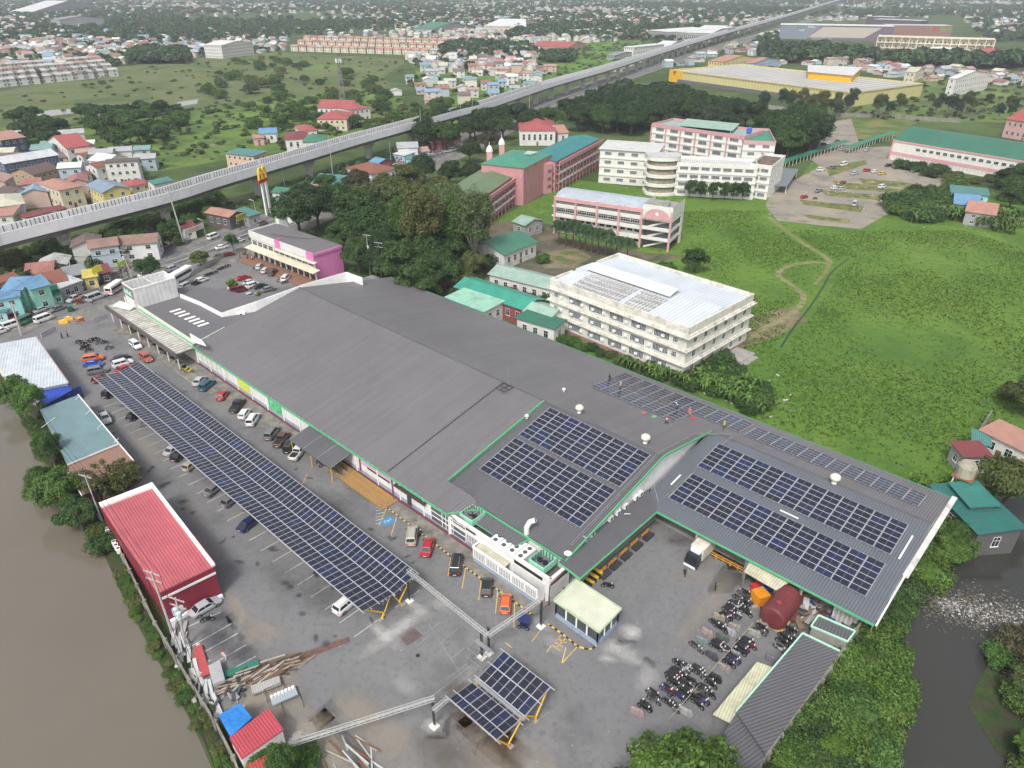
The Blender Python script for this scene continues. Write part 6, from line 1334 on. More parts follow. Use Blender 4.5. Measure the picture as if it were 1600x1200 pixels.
def car_proto(kind):
    sp_={'sedan':dict(L=4.5,W=1.76,H=1.45,hood=.74,belt=.92,c0=-1.75,c1=1.25,r0=-1.0,r1=.45),'suv':dict(L=4.6,W=1.85,H=1.76,hood=.98,belt=1.08,c0=-2.2,c1=1.35,r0=-1.9,r1=.65),'hatch':dict(L=3.8,W=1.68,H=1.5,hood=.85,belt=.95,c0=-1.8,c1=1.2,r0=-1.35,r1=.5),
      'pickup':dict(L=5.2,W=1.86,H=1.78,hood=1.0,belt=1.1,c0=-.75,c1=1.55,r0=-.5,r1=.85),'van':dict(L=4.9,W=1.8,H=2.0,hood=1.05,belt=1.12,c0=-2.4,c1=2.1,r0=-2.3,r1=1.35),'jeepney':dict(L=6.0,W=1.9,H=2.2,hood=1.05,belt=1.15,c0=-2.95,c1=1.4,r0=-2.9,r1=1.05)}[kind]
    L,W_,H=sp_['L'],sp_['W'],sp_['H']; hw=W_/2; hood,belt=sp_['hood'],sp_['belt']; t=thing('car','','car',(0,0,-500))
    b=MB(); st=[(-L/2,hw*.86,.42,belt*.75),(-L/2+.08,hw*.95,.32,belt*.92),(-L/2+.5,hw,.26,belt),(0,hw,.24,belt),(sp_['c1'],hw,.24,belt),(L/2-.45,hw*.97,.26,hood),(L/2-.1,hw*.9,.3,hood*.88),(L/2,hw*.78,.38,hood*.7)]
    if kind=='pickup': st=[(-L/2,hw*.93,.5,belt*.92),(-L/2+.1,hw,.4,belt)]+st[2:]
    R_=[]
    for x,w_,z0,z1 in st:
        R_.append([(x,-w_*.92,z0),(x,-w_,(z0+z1)*.5),(x,-w_*.95,z1-.05),(x,-w_*.86,z1),(x,w_*.86,z1),(x,w_*.95,z1-.05),(x,w_,(z0+z1)*.5),(x,w_*.92,z0)])
    for a,c in zip(R_[:-1],R_[1:]):
        for k in range(8): j=(k+1)%8; b.face((a[k],a[j],c[j],c[k]))
    b.face(R_[0]); b.face(R_[-1][::-1])
    c0,c1,r0,r1=sp_['c0'],sp_['c1'],sp_['r0'],sp_['r1']; hb=hw*.88; hr=hw*.74; zt=H
    def cab(e,z0,z1,s=1.0):
        return [(c0-e,-hb-e,z0),(c1+e,-hb-e,z0),(c1+e,hb+e,z0),(c0-e,hb+e,z0)],[(r0-e,-hr-e,z1),(r1+e,-hr-e,z1),(r1+e,hr+e,z1),(r0-e,hr+e,z1)]
    lo_,up=cab(0,belt-.02,zt-.05)
    for k in range(4): j=(k+1)%4; b.face((lo_[k],lo_[j],up[j],up[k]))
    top=[(p[0]*.97 if abs(p[0])>.3 else p[0],p[1]*.93,zt) for p in up]
    for k in range(4): j=(k+1)%4; b.face((up[k],up[j],top[j],top[k]))
    b.face(top)
    if kind=='pickup':
        b.box(-L/2+.1,-.8,-hw*.86,-hw*.74,belt-.01,belt+.06); b.box(-L/2+.1,-.8,hw*.74,hw*.86,belt-.01,belt+.06)
    b.build('body',car_paint,t,smooth=False)
    if kind=='pickup': q=MB(); q.box(-L/2+.12,-.82,-hw*.74,hw*.74,belt-.2,belt+.012); q.build('bed',blackp,t)
    g=MB(); e=.012
    def lerp(a,c,s): return tuple(a[i]+(c[i]-a[i])*s for i in range(3))
    for k,(m0,m1) in zip(range(4),((.06,.94),)*4):
        j=(k+1)%4; A,B_,C,D=lo_[k],lo_[j],up[j],up[k]
        nsp=2 if k in (0,2) else 1
        for s in range(nsp):
            a0=m0+(m1-m0)*s/nsp+(.015 if s else 0); a1=m0+(m1-m0)*(s+1)/nsp-(.015 if s<nsp-1 else 0)
            q=[lerp(lerp(A,B_,a0),lerp(D,C,a0),.12),lerp(lerp(A,B_,a1),lerp(D,C,a1),.12),lerp(lerp(A,B_,a1),lerp(D,C,a1),.86),lerp(lerp(A,B_,a0),lerp(D,C,a0),.86)]
            n=(Vector(q[1])-Vector(q[0])).cross(Vector(q[3])-Vector(q[0])).normalized()*e; g.face([tuple(Vector(p)+n) for p in q])
    g.build('windows',c_glass,t)
    wk=.36 if kind in('suv','pickup','jeepney') else .31
    if wk not in WM: WM[wk]=wheel_mesh(wk,.22)
    for x in (-L*.3,L*.32):
        for s in (-1,1): ob('wheel',WM[wk],t,(x,s*(hw-.09),wk))
    for s in (-1,1):
        q=MB(); y=s*hw*.62; q.box(L/2-.12,L/2+.005,y-.16,y+.16,hood*.62,hood*.78); q.build('headlight',lampm,t)
        q=MB(); y=s*hw*.72; q.box(-L/2-.012,-L/2+.1,y-.12,y+.1,belt*.62,belt*.86); q.build('tail_light',tailm,t)
    q=MB(); q.box(L/2-.02,L/2+.03,-.26,.26,.42,.55); q.box(-L/2-.03,-L/2+.02,-.26,.26,.5,.63); q.build('number_plate',platem,t)
    q=MB(); q.box(L/2-.05,L/2+.02,-hw*.7,hw*.7,.28,.4); 
    for s in (-1,1): q.box(c1-.35,c1-.15,s*hw-(.02 if s>0 else .16),s*hw+(.16 if s>0 else .02),belt,belt+.14)
    q.build('trim',blackp,t)
    if kind in ('suv','jeepney'):
        q=MB(); q.box(r0+.1,r1-.1,-hr*.85,-hr*.78,zt,zt+.07); q.box(r0+.1,r1-.1,hr*.78,hr*.85,zt,zt+.07); q.build('roof_rail',c_metal,t)
    PROTOS.append(t); return t
CP={k:car_proto(k) for k in ('sedan','suv','hatch','pickup','van','jeepney')}
CC={'white':(.72,.72,.72),'silver':(.42,.43,.45),'grey':(.16,.165,.175),'black':(.018,.018,.02),'red':(.38,.015,.02),'dark red':(.16,.02,.025),'orange':(.62,.13,.03),'burnt orange':(.40,.09,.04),'blue':(.02,.08,.40),'navy':(.015,.025,.09),'teal':(.015,.10,.14),'yellow':(.62,.42,.03),'beige':(.40,.37,.30),'brown':(.09,.055,.04),'pearl':(.55,.48,.48),'green':(.03,.16,.08)}
KN={'sedan':'sedan','suv':'SUV','hatch':'hatchback','pickup':'pickup truck','van':'van','jeepney':'jeepney'}
def car(kind,col,px,py,nx,ny,where,group,z=.105):
    p=P(px,py,0); q=P(nx,ny,0); d=q-p; a=math.atan2(d.y,d.x)
    c=CC[col]; o=dup(CP[kind],(p.x,p.y,z),a,'%s %s %s'%(col,KN[kind],where),group,color=(*c,1),cat=KN[kind].split()[0].lower() if kind!='suv' else 'car'); o.name={'jeepney':'jeepney','van':'van','pickup':'pickup_truck'}.get(kind,'parked_car'); return o
G1='cars parked along the store front'
for a in [('sedan','silver',313,599,322,590,'at the top of the store-front row beside the teal SUV'),('suv','teal',325,606,336,597,'parked second in the store-front row'),('hatch','red',349,622,357,612,'parked alone in the upper store-front row'),
 ('pickup','black',372,638,380,628,'with covered bed, beside two white cars'),('hatch','white',383,651,391,640,'parked between the black pickup and another white car'),('suv','white',396,660,403,649,'parked last of three beside the store wall'),
 ('suv','grey',426,681,434,671,'first of four parked before the entrance canopy'),('pickup','brown',441,691,448,681,'second of four parked before the entrance canopy'),('suv','black',455,701,462,690,'third of four parked before the entrance canopy'),('pickup','white',467,711,477,699,'last of four parked before the entrance canopy'),
 ('suv','beige',644,842,646,826,'with a motorcycle beside it near the disabled bay'),('sedan','red',669,859,674,844,'parked between the beige SUV and black pickup'),('suv','black',713,887,716,868,'with roof rails and pale roof gear, by the white annex'),('hatch','black',761,922,763,903,'parked beside the annex between yellow lines'),('hatch','orange',790,948,792,929,'parked nearest the building corner')]:
    car(*a,G1)
G2='cars parked beneath the long solar carport'
for a in [('suv','black',176,617,190,608,'poking from under the top of the long carport'),('hatch','black',212,653,226,643,'under the upper part of the long carport'),('sedan','silver',273,706,288,695,'under the middle of the long carport'),('sedan','black',284,714,298,703,'under the middle of the long carport beside the silver sedan'),('hatch','beige',300,731,312,721,'under the carport beside the hatched marking'),
 ('sedan','grey',336,768,350,757,'under the lower half of the long carport'),('hatch','grey',362,786,375,776,'small, under the lower half of the long carport'),('sedan','navy',391,822,406,811,'under the lower end of the long carport'),('suv','white',543,948,556,937,'under the bottom end of the long carport'),('hatch','dark red',157,595,168,588,'peeking out at the top end of the long carport'),('sedan','red',196,580,210,574,'half hidden under the top corner of the carport')]:
    car(*a,G2)
G3='cars parked in the open upper lot'
for a in [('suv','orange',147,564,160,562,'parked beside the blue car above the carport'),('sedan','blue',147,572,162,571,'parked beside the orange one above the carport'),('suv','grey',154,583,170,580,'parked nearest the carport top corner'),('sedan','black',190,564,205,558,'parked beside a white SUV above the carport'),('suv','white',193,572,207,568,'parked beside a black sedan above the carport')]:
    car(*a,G3)
car('suv','white',213,543,222,550,'driving in the aisle below the long canopy','cars moving through the lot'); car('suv','burnt orange',229,563,238,570,'driving at the top corner of the carport','cars moving through the lot')
car('pickup','silver',165,657,173,669,'parked beside the teal-roofed shop','cars beside the west shops'); car('sedan','silver',322,953,347,938,'parked against the maroon end wall','cars beside the west shops')
G4='vehicles on the street beyond the store'
for a in [('van','white',120,457,135,448,'long, on the street beside the silver pickup'),('pickup','silver',119,470,103,477,'on the street below the long white van'),('van','white',70,502,86,496,'at the junction in front of motorcycles'),('jeepney','green',45,504,60,497,'behind the white van at the junction'),('sedan','silver',66,487,82,481,'in the far lane of the junction'),('sedan','grey',90,486,76,491,'in the middle lane of the junction'),('hatch','white',3,521,16,516,'at the left edge on the street'),
 ('suv','silver',271,423,283,418,'on the street above the parked bus'),('hatch','red',256,386,264,388,'parked in the side street under the viaduct'),('sedan','dark red',357,400,366,398,'by the pavement trees near the pink building'),('sedan','white',347,389,359,386,'on the street above the pavement trees'),('van','white',334,373,344,369,'parked before the corner shop sign'),('sedan','black',345,403,354,400,'beside the dark red sedan near the trees'),
 ('jeepney','silver',152,468,166,463,'on the street left of the minibus'),('van','white',20,512,35,507,'second from the left edge on the street'),('jeepney','red',30,497,46,491,'in the far lane at the left edge'),('sedan','white',228,432,242,428,'on the street above the hoardings'),('suv','grey',410,352,420,348,'on the street before the footbridge'),('van','white',445,341,456,337,'on the street under the footbridge'),('jeepney','white',470,330,480,326,'on the street beyond the footbridge'),('sedan','white',374,379,385,375,'on the street between the pavement trees'),('jeepney','white',603,271,612,268,'first in the queue by the market stalls'),('jeepney','silver',618,263,627,260,'second in the queue by the market stalls'),('jeepney','white',708,236,718,232,'with a blue side near the dense trees')]:
    car(*a,G4)
for i in range(34):   # queued vehicles where the street runs off into the distance
    k=int(len(rc)*(.56+.42*i/34)); p=rc[min(k,len(rc)-2)]; d=(rc[min(k+1,len(rc)-1)]-rc[k-1]); n=Vector((-d.y,d.x,0)).normalized(); s=(-1,1)[i%2]; c=random.choice(['white','silver','grey','red','white','blue']); kd=random.choice(['van','suv','jeepney','sedan'])
    q=p+n*s*random.uniform(3,8); o=dup(CP[kd],(q.x,q.y,.13),math.atan2(d.y,d.x)+(0 if s<0 else PI),'%s %s on the far street along the viaduct'%(c,KN[kd]),G4,color=(*CC[c],1),cat=KN[kd].split()[0].lower()); o.name='street_vehicle'
G5='cars in the small lot beside the pink building'
for a in [('suv','silver',292,450,303,445,'at the left end of the small lot'),('sedan','black',304,446,315,441,'between silver and white cars at the fence'),('sedan','white',315,441,326,437,'beside the black sedan at the fence'),('sedan','red',381,437,394,434,'beside the round bush in the small lot'),('suv','white',368,451,379,446,'next to the maroon van in the small lot'),('van','dark red',373,457,386,454,'with silver roof in the middle of the small lot'),('sedan','silver',391,465,405,461,'nearest the white parapet wall'),('suv','white',396,449,408,445,'in the middle row of the small lot'),('sedan','silver',391,444,403,440,'behind the white SUV in the middle row'),('sedan','black',408,450,420,447,'in the middle row beside the bush'),('sedan','grey',420,455,432,452,'right of the bush in the middle row'),
 ('hatch','pearl',415,426,422,420,'parked facing the pink building walk'),('suv','black',427,429,434,422,'parked facing the pink building walk'),('suv','white',447,438,455,430,'parked alone by the pink building end'),('hatch','silver',406,420,412,414,'parked at the upper end of the pink building walk'),('sedan','orange',396,471,408,467,'flat in view behind the parapet wall')]:
    car(*a,G5)
G6='cars in the gravel lot'
for a in [('suv','white',1282,267,1290,266,'beside the upper grass island of the gravel lot'),('suv','grey',1301,264,1309,262,'beside the upper grass island of the gravel lot'),('van','white',1318,259,1326,257,'nearest the covered walkway'),('suv','silver',1335,273,1344,271,'in the middle of the gravel lot'),('hatch','red',1354,268,1362,267,'left of a white and a yellow car'),('hatch','white',1366,270,1373,268,'between the red and the yellow car'),('sedan','yellow',1378,273,1387,272,'on the gravel'),('hatch','dark red',1317,287,1322,284,'on the second grass island'),
 ('suv','white',1378,294,1386,292,'at the right end of the second island'),('hatch','white',1304,296,1312,295,'beside a silver one on the third row'),('hatch','silver',1314,297,1322,296,'beside a white one on the third row'),('sedan','grey',1279,300,1288,297,'at the left end of the third row'),('hatch','red',1256,310,1264,308,'at the lower left of the gravel lot'),('van','silver',1335,321,1338,317,'standing alone on the lowest row'),('sedan','black',1388,260,1396,258,'under the gymnasium wall, leftmost'),('sedan','silver',1400,262,1408,260,'under the gymnasium wall'),('hatch','grey',1428,269,1434,268,'alone in the gymnasium shade'),
 ('suv','silver',1354,236,1362,233,'on the drive by the walkway'),('suv','silver',1316,235,1325,233,'beside the walkway end'),('sedan','black',1287,227,1295,225,'in the rear lot behind the walkway'),('sedan','white',1295,225,1303,223,'in the rear lot behind the walkway'),('sedan','dark red',1308,222,1315,219,'in the rear lot by dry grass'),('sedan','brown',1296,206,1303,205,'alone high up beside the dry grass')]:
    car(*a,G6,z=.06)
# bus, minibus, delivery truck
def bus(label,px,py,nx,ny,L,W_,H,stripe,name='bus'):
    p=P(px,py,0); q=P(nx,ny,0); d=q-p; t=thing(name,label,'bus',(p.x,p.y,.12),math.atan2(d.y,d.x)); b=MB(); b.box(-L/2,L/2,-W_/2,W_/2,.4,H-.25); b.box(-L/2+.1,L/2-.15,-W_/2+.08,W_/2-.08,H-.25,H); b.build('body',paint((.72,.72,.70),.4,.1),t); b=MB()
    b.box(-L/2+.3,L/2-.9,-W_/2-.02,W_/2+.02,H*.5,H*.78); b.box(L/2-.02,L/2+.02,-W_/2+.15,W_/2-.15,H*.42,H*.82); b.box(-L/2-.02,-L/2+.02,-W_/2+.25,W_/2-.25,H*.52,H*.8); b.build('windows',c_glass,t)
    if stripe: b=MB(); b.box(-L/2-.02,L/2,-W_/2-.03,W_/2+.03,H*.34,H*.42); b.build('stripe',paint(stripe,.4,.05),t)
    for x in (-L*.3,L*.3):
        for s in (-1,1): ob('wheel',WM[.36],t,(x,s*(W_/2-.12),.36),scale=1.2)
    b=MB(); b.box(L/2,L/2+.03,-W_/2+.1,-W_/2+.45,.6,.8); b.box(L/2,L/2+.03,W_/2-.45,W_/2-.1,.6,.8); b.build('headlight',lampm,t)
bus('white minibus with orange stripes beside the sign tower',181,456,193,448,6.6,2.2,2.7,(.5,.12,.03)); bus('white bus with dark windows behind the white hoardings',285,437,297,430,9,2.4,3.1,None)
t=thing('delivery_truck','black truck with a cream box parked at the yellow rails of the dock','truck',tuple(P(1091,874,0)),math.atan2(-VX.y,-VX.x)); b=MB(); b.box(-3.2,1.0,-1.1,1.1,1.0,3.2); b.build('cargo_box',paint((.66,.62,.52),.6,.3),t)
b=MB(); b.box(1.15,2.9,-1.0,1.0,.6,1.6); b.box(1.15,2.6,-.95,.95,1.6,2.45); b.build('cab',mat('truck_black',(.02,.025,.04),.3,coat=.5),t); b=MB(); b.box(2.55,2.63,-.85,.85,1.65,2.3); b.build('windscreen',c_glass,t); b=MB(); b.box(2.9,3.0,-1.0,1.0,.45,.85); b.build('bumper',c_white2,t); b=MB(); b.slab(((1.05,-.8,3.0),(1.6,-.8,2.75),(1.6,.8,2.75),(1.05,.8,3.0)),.3); b.build('wind_deflector',c_white2,t)
for x in (-2.3,2.1):
    for s in (-1,1): ob('wheel',WM[.36],t,(x,s*.95,.42),scale=1.15)
b=MB(); b.box(-3.3,2.8,-.5,.5,.6,1.0); b.build('chassis',blackp,t)
# ---- motorcycles
def moto_proto():
    t=thing('motorcycle','','motorcycle',(0,0,-500)); me=wheel_mesh(.3,.11); ob('wheel',me,t,(-.62,0,.3)); ob('wheel',me,t,(.62,0,.3))
    b=MB(); b.box(-.15,.3,-.13,.13,.3,.62); b.tube((.55,0,.35),(.42,0,.95),.05,n=6); b.tube((-.6,0,.35),(-.1,0,.4),.05,n=6); b.box(-.7,-.3,-.1,.1,.55,.68); b.face(((.3,-.14,.35),(.3,.14,.35),(.5,.1,.95),(.5,-.1,.95))); b.box(.1,.42,-.12,.12,.6,.82); b.box(.45,.85,-.05,.05,.6,.64)
    b.build('body',mat('moto_paint',(1,1,1),.35,objcol=True,coat=.4,var=.05),t)
    b=MB(); b.box(-.6,.15,-.14,.14,.72,.84); b.build('seat',blackp,t); b=MB(); b.tube((.38,-.34,1.02),(.38,.34,1.02),.03,n=6); b.tube((.38,-.3,1.02),(.42,-.3,1.18),.015,n=5); b.tube((.38,.3,1.02),(.42,.3,1.18),.015,n=5); b.build('handlebar',c_steel,t)
    b=MB(); b.box(.48,.58,-.09,.09,.85,1.0); b.build('headlight',lampm,t); PROTOS.append(t); return t
mp_=moto_proto()
def cover_mesh():
    b=MB(); n=16; rr=[]
    for x,hy,zt in ((-1.0,.1,.55),(-.85,.3,.85),(-.3,.36,.95),(.2,.34,.95),(.45,.46,1.22),(.75,.3,1.0),(1.0,.12,.5)):
        r_=[(x-.03,-hy*1.25,.05),(x,-hy*1.1,zt*.5),(x,-hy*.8,zt*.9),(x,0,zt),(x,hy*.8,zt*.88),(x,hy*1.1,zt*.5),(x+.03,hy*1.25,.05)]
        rr.append([(p[0]+random.uniform(-.04,.04),p[1]+random.uniform(-.05,.05),max(.03,p[2]+random.uniform(-.04,.04))) for p in r_])
    for a,c in zip(rr[:-1],rr[1:]):
        for k in range(6): b.face((a[k],a[k+1],c[k+1],c[k]))
    b.face(rr[0]); b.face(rr[-1][::-1]); return b.build('cover',mat('cover_cloth',(1,1,1),.6,objcol=True,var=.15,scale=2,bump=.1),link=False,weld=True)
cvm=cover_mesh(); MCOL={'black':(.02,.02,.022),'red':(.25,.02,.02),'blue':(.03,.05,.18),'white':(.5,.5,.5),'grey':(.14,.14,.15),'yellow':(.6,.5,.05),'violet':(.12,.07,.25),'orange':(.5,.12,.03)}
def moto(px,py,ang,col,where,group):
    p=P(px,py,0); dup(mp_,(p.x,p.y,.11),R(ang),'%s motorcycle %s'%(col,where),group,color=(*MCOL[col],1),scale=1.12).name='motorcycle'
def cover(px,py,ang,col,lab):
    p=P(px,py,0); o=ob('covered_motorcycle',cvm,None,(p.x,p.y,.11),R(ang),(.95,.8,.95)); o.color=(col[0]*.6,col[1]*.6,col[2]*.6,1); tag(o,lab,'motorcycle','covered motorcycles')
vang=math.degrees(math.atan2(VX.y,VX.x)); uang=math.degrees(UROT)
W1='in the lower motorcycle cluster of the courtyard'; W2='in the upper motorcycle cluster of the courtyard'
L1=[(870,760),(884,792),(825,838),(1040,562),(1072,592),(1054,575),(1020,620),(1034,640),(988,650),(972,720),(956,735),(1010,690),(1042,702),(1080,690),(1000,665),(1110,668),(1146,606),(1178,636),(1160,622),(975,810),(1004,836),(988,824),(1040,772),(1095,730),(1070,745),(1140,775),(1180,795),(1156,818),(1215,740),(1200,716),(1228,752),(1238,690),(1222,668),(1186,735)]
L2=[(1440,130),(1410,158),(1448,178),(1385,192),(1400,205),(1370,215),(1345,235),(1360,250),(1425,215),(1460,246),(1380,262),(1336,270),(1316,278),(1264,312),(1290,335),(1310,345),(1140,455),(1158,470),(1280,445),(1300,462),(1320,478),(1270,460),(1458,430),(1482,452),(1430,470),(1418,492),(1376,540),(1352,562),(1545,362),(1560,340),(1440,440)]
pal=['black','black','black','grey','red','black','black','grey','black','violet','grey','black','black','blue','black','white']
L1+=[(x+13,y-11) for x,y in L1[::2] if x<1200]; L2+=[(x+12,y-10) for x,y in L2[::2] if 1230<x<1500]
for L_,w_ in ((L1,W1),(L2,W2)):
    for i,(x,y) in enumerate(L_): moto(800+x/4,900+y/4,(uang if i%5 else uang+180)+random.uniform(-9,9),pal[(i*7+3)%16],w_,'motorcycles parked in the courtyard')
for x,y,c,l in [(782,862,(.50,.38,.37),'pinkish white motorcycle cover standing alone near the tree'),(1085,862,(.5,.5,.51),'white motorcycle cover below the lower cluster by the pole'),(1218,366,(.48,.38,.34),'pinkish tan motorcycle cover at the left of the upper cluster'),(1388,332,(.42,.39,.34),'beige motorcycle cover in the upper cluster'),(1358,360,(.50,.52,.58),'white and blue motorcycle cover in the upper cluster'),(1315,396,(.16,.18,.17),'grey-green motorcycle cover in the upper cluster'),(1184,416,(.28,.34,.35),'teal-grey motorcycle cover left of the upper cluster'),(1246,512,(.10,.10,.13),'black and silver motorcycle cover at the lower edge'),
  (1390,500,(.36,.35,.40),'silver motorcycle cover right of the dividing rope'),(1325,588,(.42,.38,.36),'dirty grey motorcycle cover lowest in the upper cluster'),(1512,370,(.46,.43,.38),'cream motorcycle cover near the red tank'),(1562,322,(.40,.36,.33),'large tan motorcycle cover beside the red tank'),(1292,268,(.45,.40,.30),'cream seat cover bike at the left of upper cluster'),(1268,650,(.04,.04,.045),'black motorcycle cover at the right of the lower cluster')]:
    cover(800+x/4,900+y/4,uang+random.uniform(-10,10),c,l)
for x,y,c in [(96,398,'black'),(130,388,'grey'),(112,410,'black'),(84,428,'green'),(70,470,'white'),(90,482,'grey'),(130,352,'black')]:
    moto(1200+x/4,900+y/4,uang+random.uniform(-12,12),c if c in MCOL else 'black','beside the long mint-edged shed','motorcycles parked in the courtyard')
cover(1206,1034,uang,(.28,.24,.28),'grey-violet motorcycle cover beside the mint-edged shed')
for x,y in [(500,948),(528,962),(556,948),(544,975),(560,1000),(530,985),(600,930),(640,945),(655,950),(625,955),(685,985),(580,935)]: moto(x/4,300+y/4,random.uniform(0,50),pal[(x*3)%16],'in the upper lot near the west gate','motorcycles by the west gate')
for x,y in [(1295,530),(1325,520),(1345,512),(1372,495),(1390,485),(1410,478),(1425,470),(1310,525)]: moto(x/4,300+y/4,random.uniform(20,60),pal[(x*5)%16],'in the row by the roadside fence','motorcycles by the roadside fence')
for x,y in [(95,640),(105,660),(118,655),(140,690),(128,672),(80,700)]: moto(x*.25,420+y*.12,random.uniform(0,40),pal[(x*5)%16],'by the street stalls','motorcycles by the stalls')
for a in [(949,919,-10,'black','parked alone beside the guard booth steps'),(503,724,20,'black','in the group before the entrance canopy'),(512,722,30,'white','in the group before the entrance canopy'),(507,730,25,'grey','in the group before the entrance canopy'),(655,840,70,'black','leaning beside the beige SUV'),(325,972,20,'black','beside the silver sedan in the west bays'),(400,420,50,'white','at the upper pink building walk'),(438,441,30,'yellow','at the pink building walk end'),(445,444,30,'black','at the pink building walk end'),(1273,312,0,'black','with sidecar look on the gravel'),(291,580,10,'yellow','below the long canopy'),(296,583,10,'yellow','below the long canopy'),(393,375,10,'red','on the street near the trees')]:
    moto(a[0],a[1],a[2],a[3],a[4],'scattered motorcycles')
# tricycles with sidecars
def trike_proto():
    t=thing('tricycle','','tricycle',(0,0,-500)); me=wheel_mesh(.3,.11)
    for p in ((-.62,.5,.3),(.62,.5,.3),(-.1,-.75,.3)): ob('wheel',me,t,p)
    b=MB(); b.box(-.7,.6,-.7,.15,.35,.95); b.box(-.8,.75,-.78,.75,1.65,1.75); b.box(-.7,-.62,-.7,.1,.9,1.65); b.box(-.15,.3,.37,.63,.3,.7); b.face(((.6,-.7,.95),(.6,.15,.95),(.68,.15,1.65),(.68,-.7,1.65))); b.build('sidecar',mat('moto_paint',(1,1,1)),t)
    b=MB(); b.box(-.6,.15,.36,.64,.72,.84); b.build('seat',blackp,t); b=MB(); b.tube((.4,.15,1.0),(.4,.85,1.0),.03,n=6); b.tube((.55,.5,.35),(.4,.5,1.0),.04,n=6); b.build('handlebar',c_steel,t); PROTOS.append(t); return t
tp_=trike_proto()
for x,y,a,c,l in [(112,487,-40,(.02,.14,.08),'green tricycle at the junction'),(127,506,160,(.62,.28,.04),'orange tricycle by the railing at the entrance'),(819,980,160,(.03,.04,.15),'dark blue tricycle with a rider near the bridge post'),(125,475,200,(.35,.08,.05),'reddish tricycle on the street by the silver pickup'),(292,381,30,(.1,.1,.12),'dark tricycle parked in the side street'),(34,284,60,(.3,.1,.08),'reddish tricycle in the lane between houses')]:
    p=P(x,y,0); dup(tp_,(p.x,p.y,.11),R(a),l,'tricycles',color=(*c,1)).name='tricycle'
# ================================================================== PEOPLE
skinm=mat('skin',(.32,.18,.11),.6,var=.05)
def skin_mesh(name,verts,edges,radii,m,root=0):
    me=bpy.data.meshes.new(name); me.from_pydata(verts,edges,[]); o=bpy.data.objects.new(name,me); COL.objects.link(o); sk=o.modifiers.new('s','SKIN'); o.modifiers.new('u','SUBSURF').levels=1
    for v,r in zip(me.skin_vertices[0].data,radii): v.radius=(r,r)
    me.skin_vertices[0].data[root].use_root=True
    dg=bpy.context.evaluated_depsgraph_get(); dg.update(); r_=bpy.data.meshes.new_from_object(o.evaluated_get(dg)); bpy.data.objects.remove(o); r_.materials.clear(); r_.materials.append(m); r_.polygons.foreach_set('use_smooth',[True]*len(r_.polygons)); return r_
def person_meshes(pose):
    a=dict(stand=(.1,-.08,.25,-.2),walk=(.32,-.3,.5,-.45),bend=(.2,-.1,.6,.5))[pose]; lean=.35 if pose=='bend' else .03
    hip=(0,0,.92); ch=(lean*.6,0,1.25); nk=(lean,0,1.47); hd=(lean*1.15+.02,0,1.62); ht=(lean*1.2,0,1.74)
    V=[hip,ch,nk,hd,ht]; E_=[(0,1),(1,2),(2,3),(3,4)]; Rr=[.13,.15,.055,.10,.085]
    for s,f,g in ((1,a[0],a[2]),(-1,a[1],a[3])):
        i=len(V); V+= [(0,s*.1,.88),(f*.6,s*.11,.48),(f,s*.11,.08),(f+.18,s*.12,.04)]; E_+= [(0,i),(i,i+1),(i+1,i+2),(i+2,i+3)]; Rr+=[.09,.065,.045,.04]
        i=len(V); V+=[(nk[0]-.02,s*.19,1.40),(nk[0]-g*.25+.02,s*.25,1.13),(nk[0]-g*.6+.14,s*.22,.92),(nk[0]-g*.7+.2,s*.22,.84)]; E_+=[(2,i),(i,i+1),(i+1,i+2),(i+2,i+3)]; Rr+=[.06,.045,.035,.035]
    body=skin_mesh('person',V,E_,Rr,skinm)
    sh=skin_mesh('shirt',[V[0],V[1],(nk[0],0,1.42)]+[V[9],V[10],V[17],V[18]],[(0,1),(1,2),(2,3),(3,4),(2,5),(5,6)],[.155,.17,.09,.085,.07,.085,.07],mat('cloth',(1,1,1),.85,objcol=True))
    tr=skin_mesh('trousers',[V[0],V[5],V[6],V[7],V[13],V[14],V[15]],[(0,1),(1,2),(2,3),(0,4),(4,5),(5,6)],[.15,.11,.09,.07,.11,.09,.07],mat('cloth',(1,1,1)))
    b=MB(); b.lathe([(.125,1.66),(.115,1.74),(.07,1.80),(0,1.82)],lean*1.18,0,12); hair=b.build('hair',mat('cloth',(1,1,1)),link=False,smooth=True)
    b=MB(); b.lathe([(.19,1.70),(.14,1.72),(.13,1.78),(.08,1.85),(0,1.86)],lean*1.18,0,14); hat=b.build('hard_hat',mat('cloth',(1,1,1)),link=False,smooth=True); return body,sh,tr,hair,hat
PPL={k:person_meshes(k) for k in ('stand','walk','bend')}
def person(pos,ang,pose,shirt,trs,hat,label,group=None):
    me=PPL[pose]; o=ob('person',me[0],None,pos,R(ang)); tag(o,label,'person',group)
    for k,nm,c in ((1,'shirt',shirt),(2,'trousers',trs)): ob(nm,me[k],o).color=(*c,1)
    ob('hard_hat' if hat else 'hair',me[4 if hat else 3],o).color=(*(hat or (.01,.01,.01)),1)
YV=(.55,.6,.08); WH=(.6,.6,.6); NV=(.03,.04,.09); BK=(.015,.015,.02); RD_=(.5,.04,.03)
def rp(px,py):
    z=7.0
    for _ in range(20):
        u,v=toUV(P(px,py,z)); z=zB(v) if (v>46 or u<109.4) else zD(v)
    p=P(px,py,z); return (p.x,p.y,z+.1)
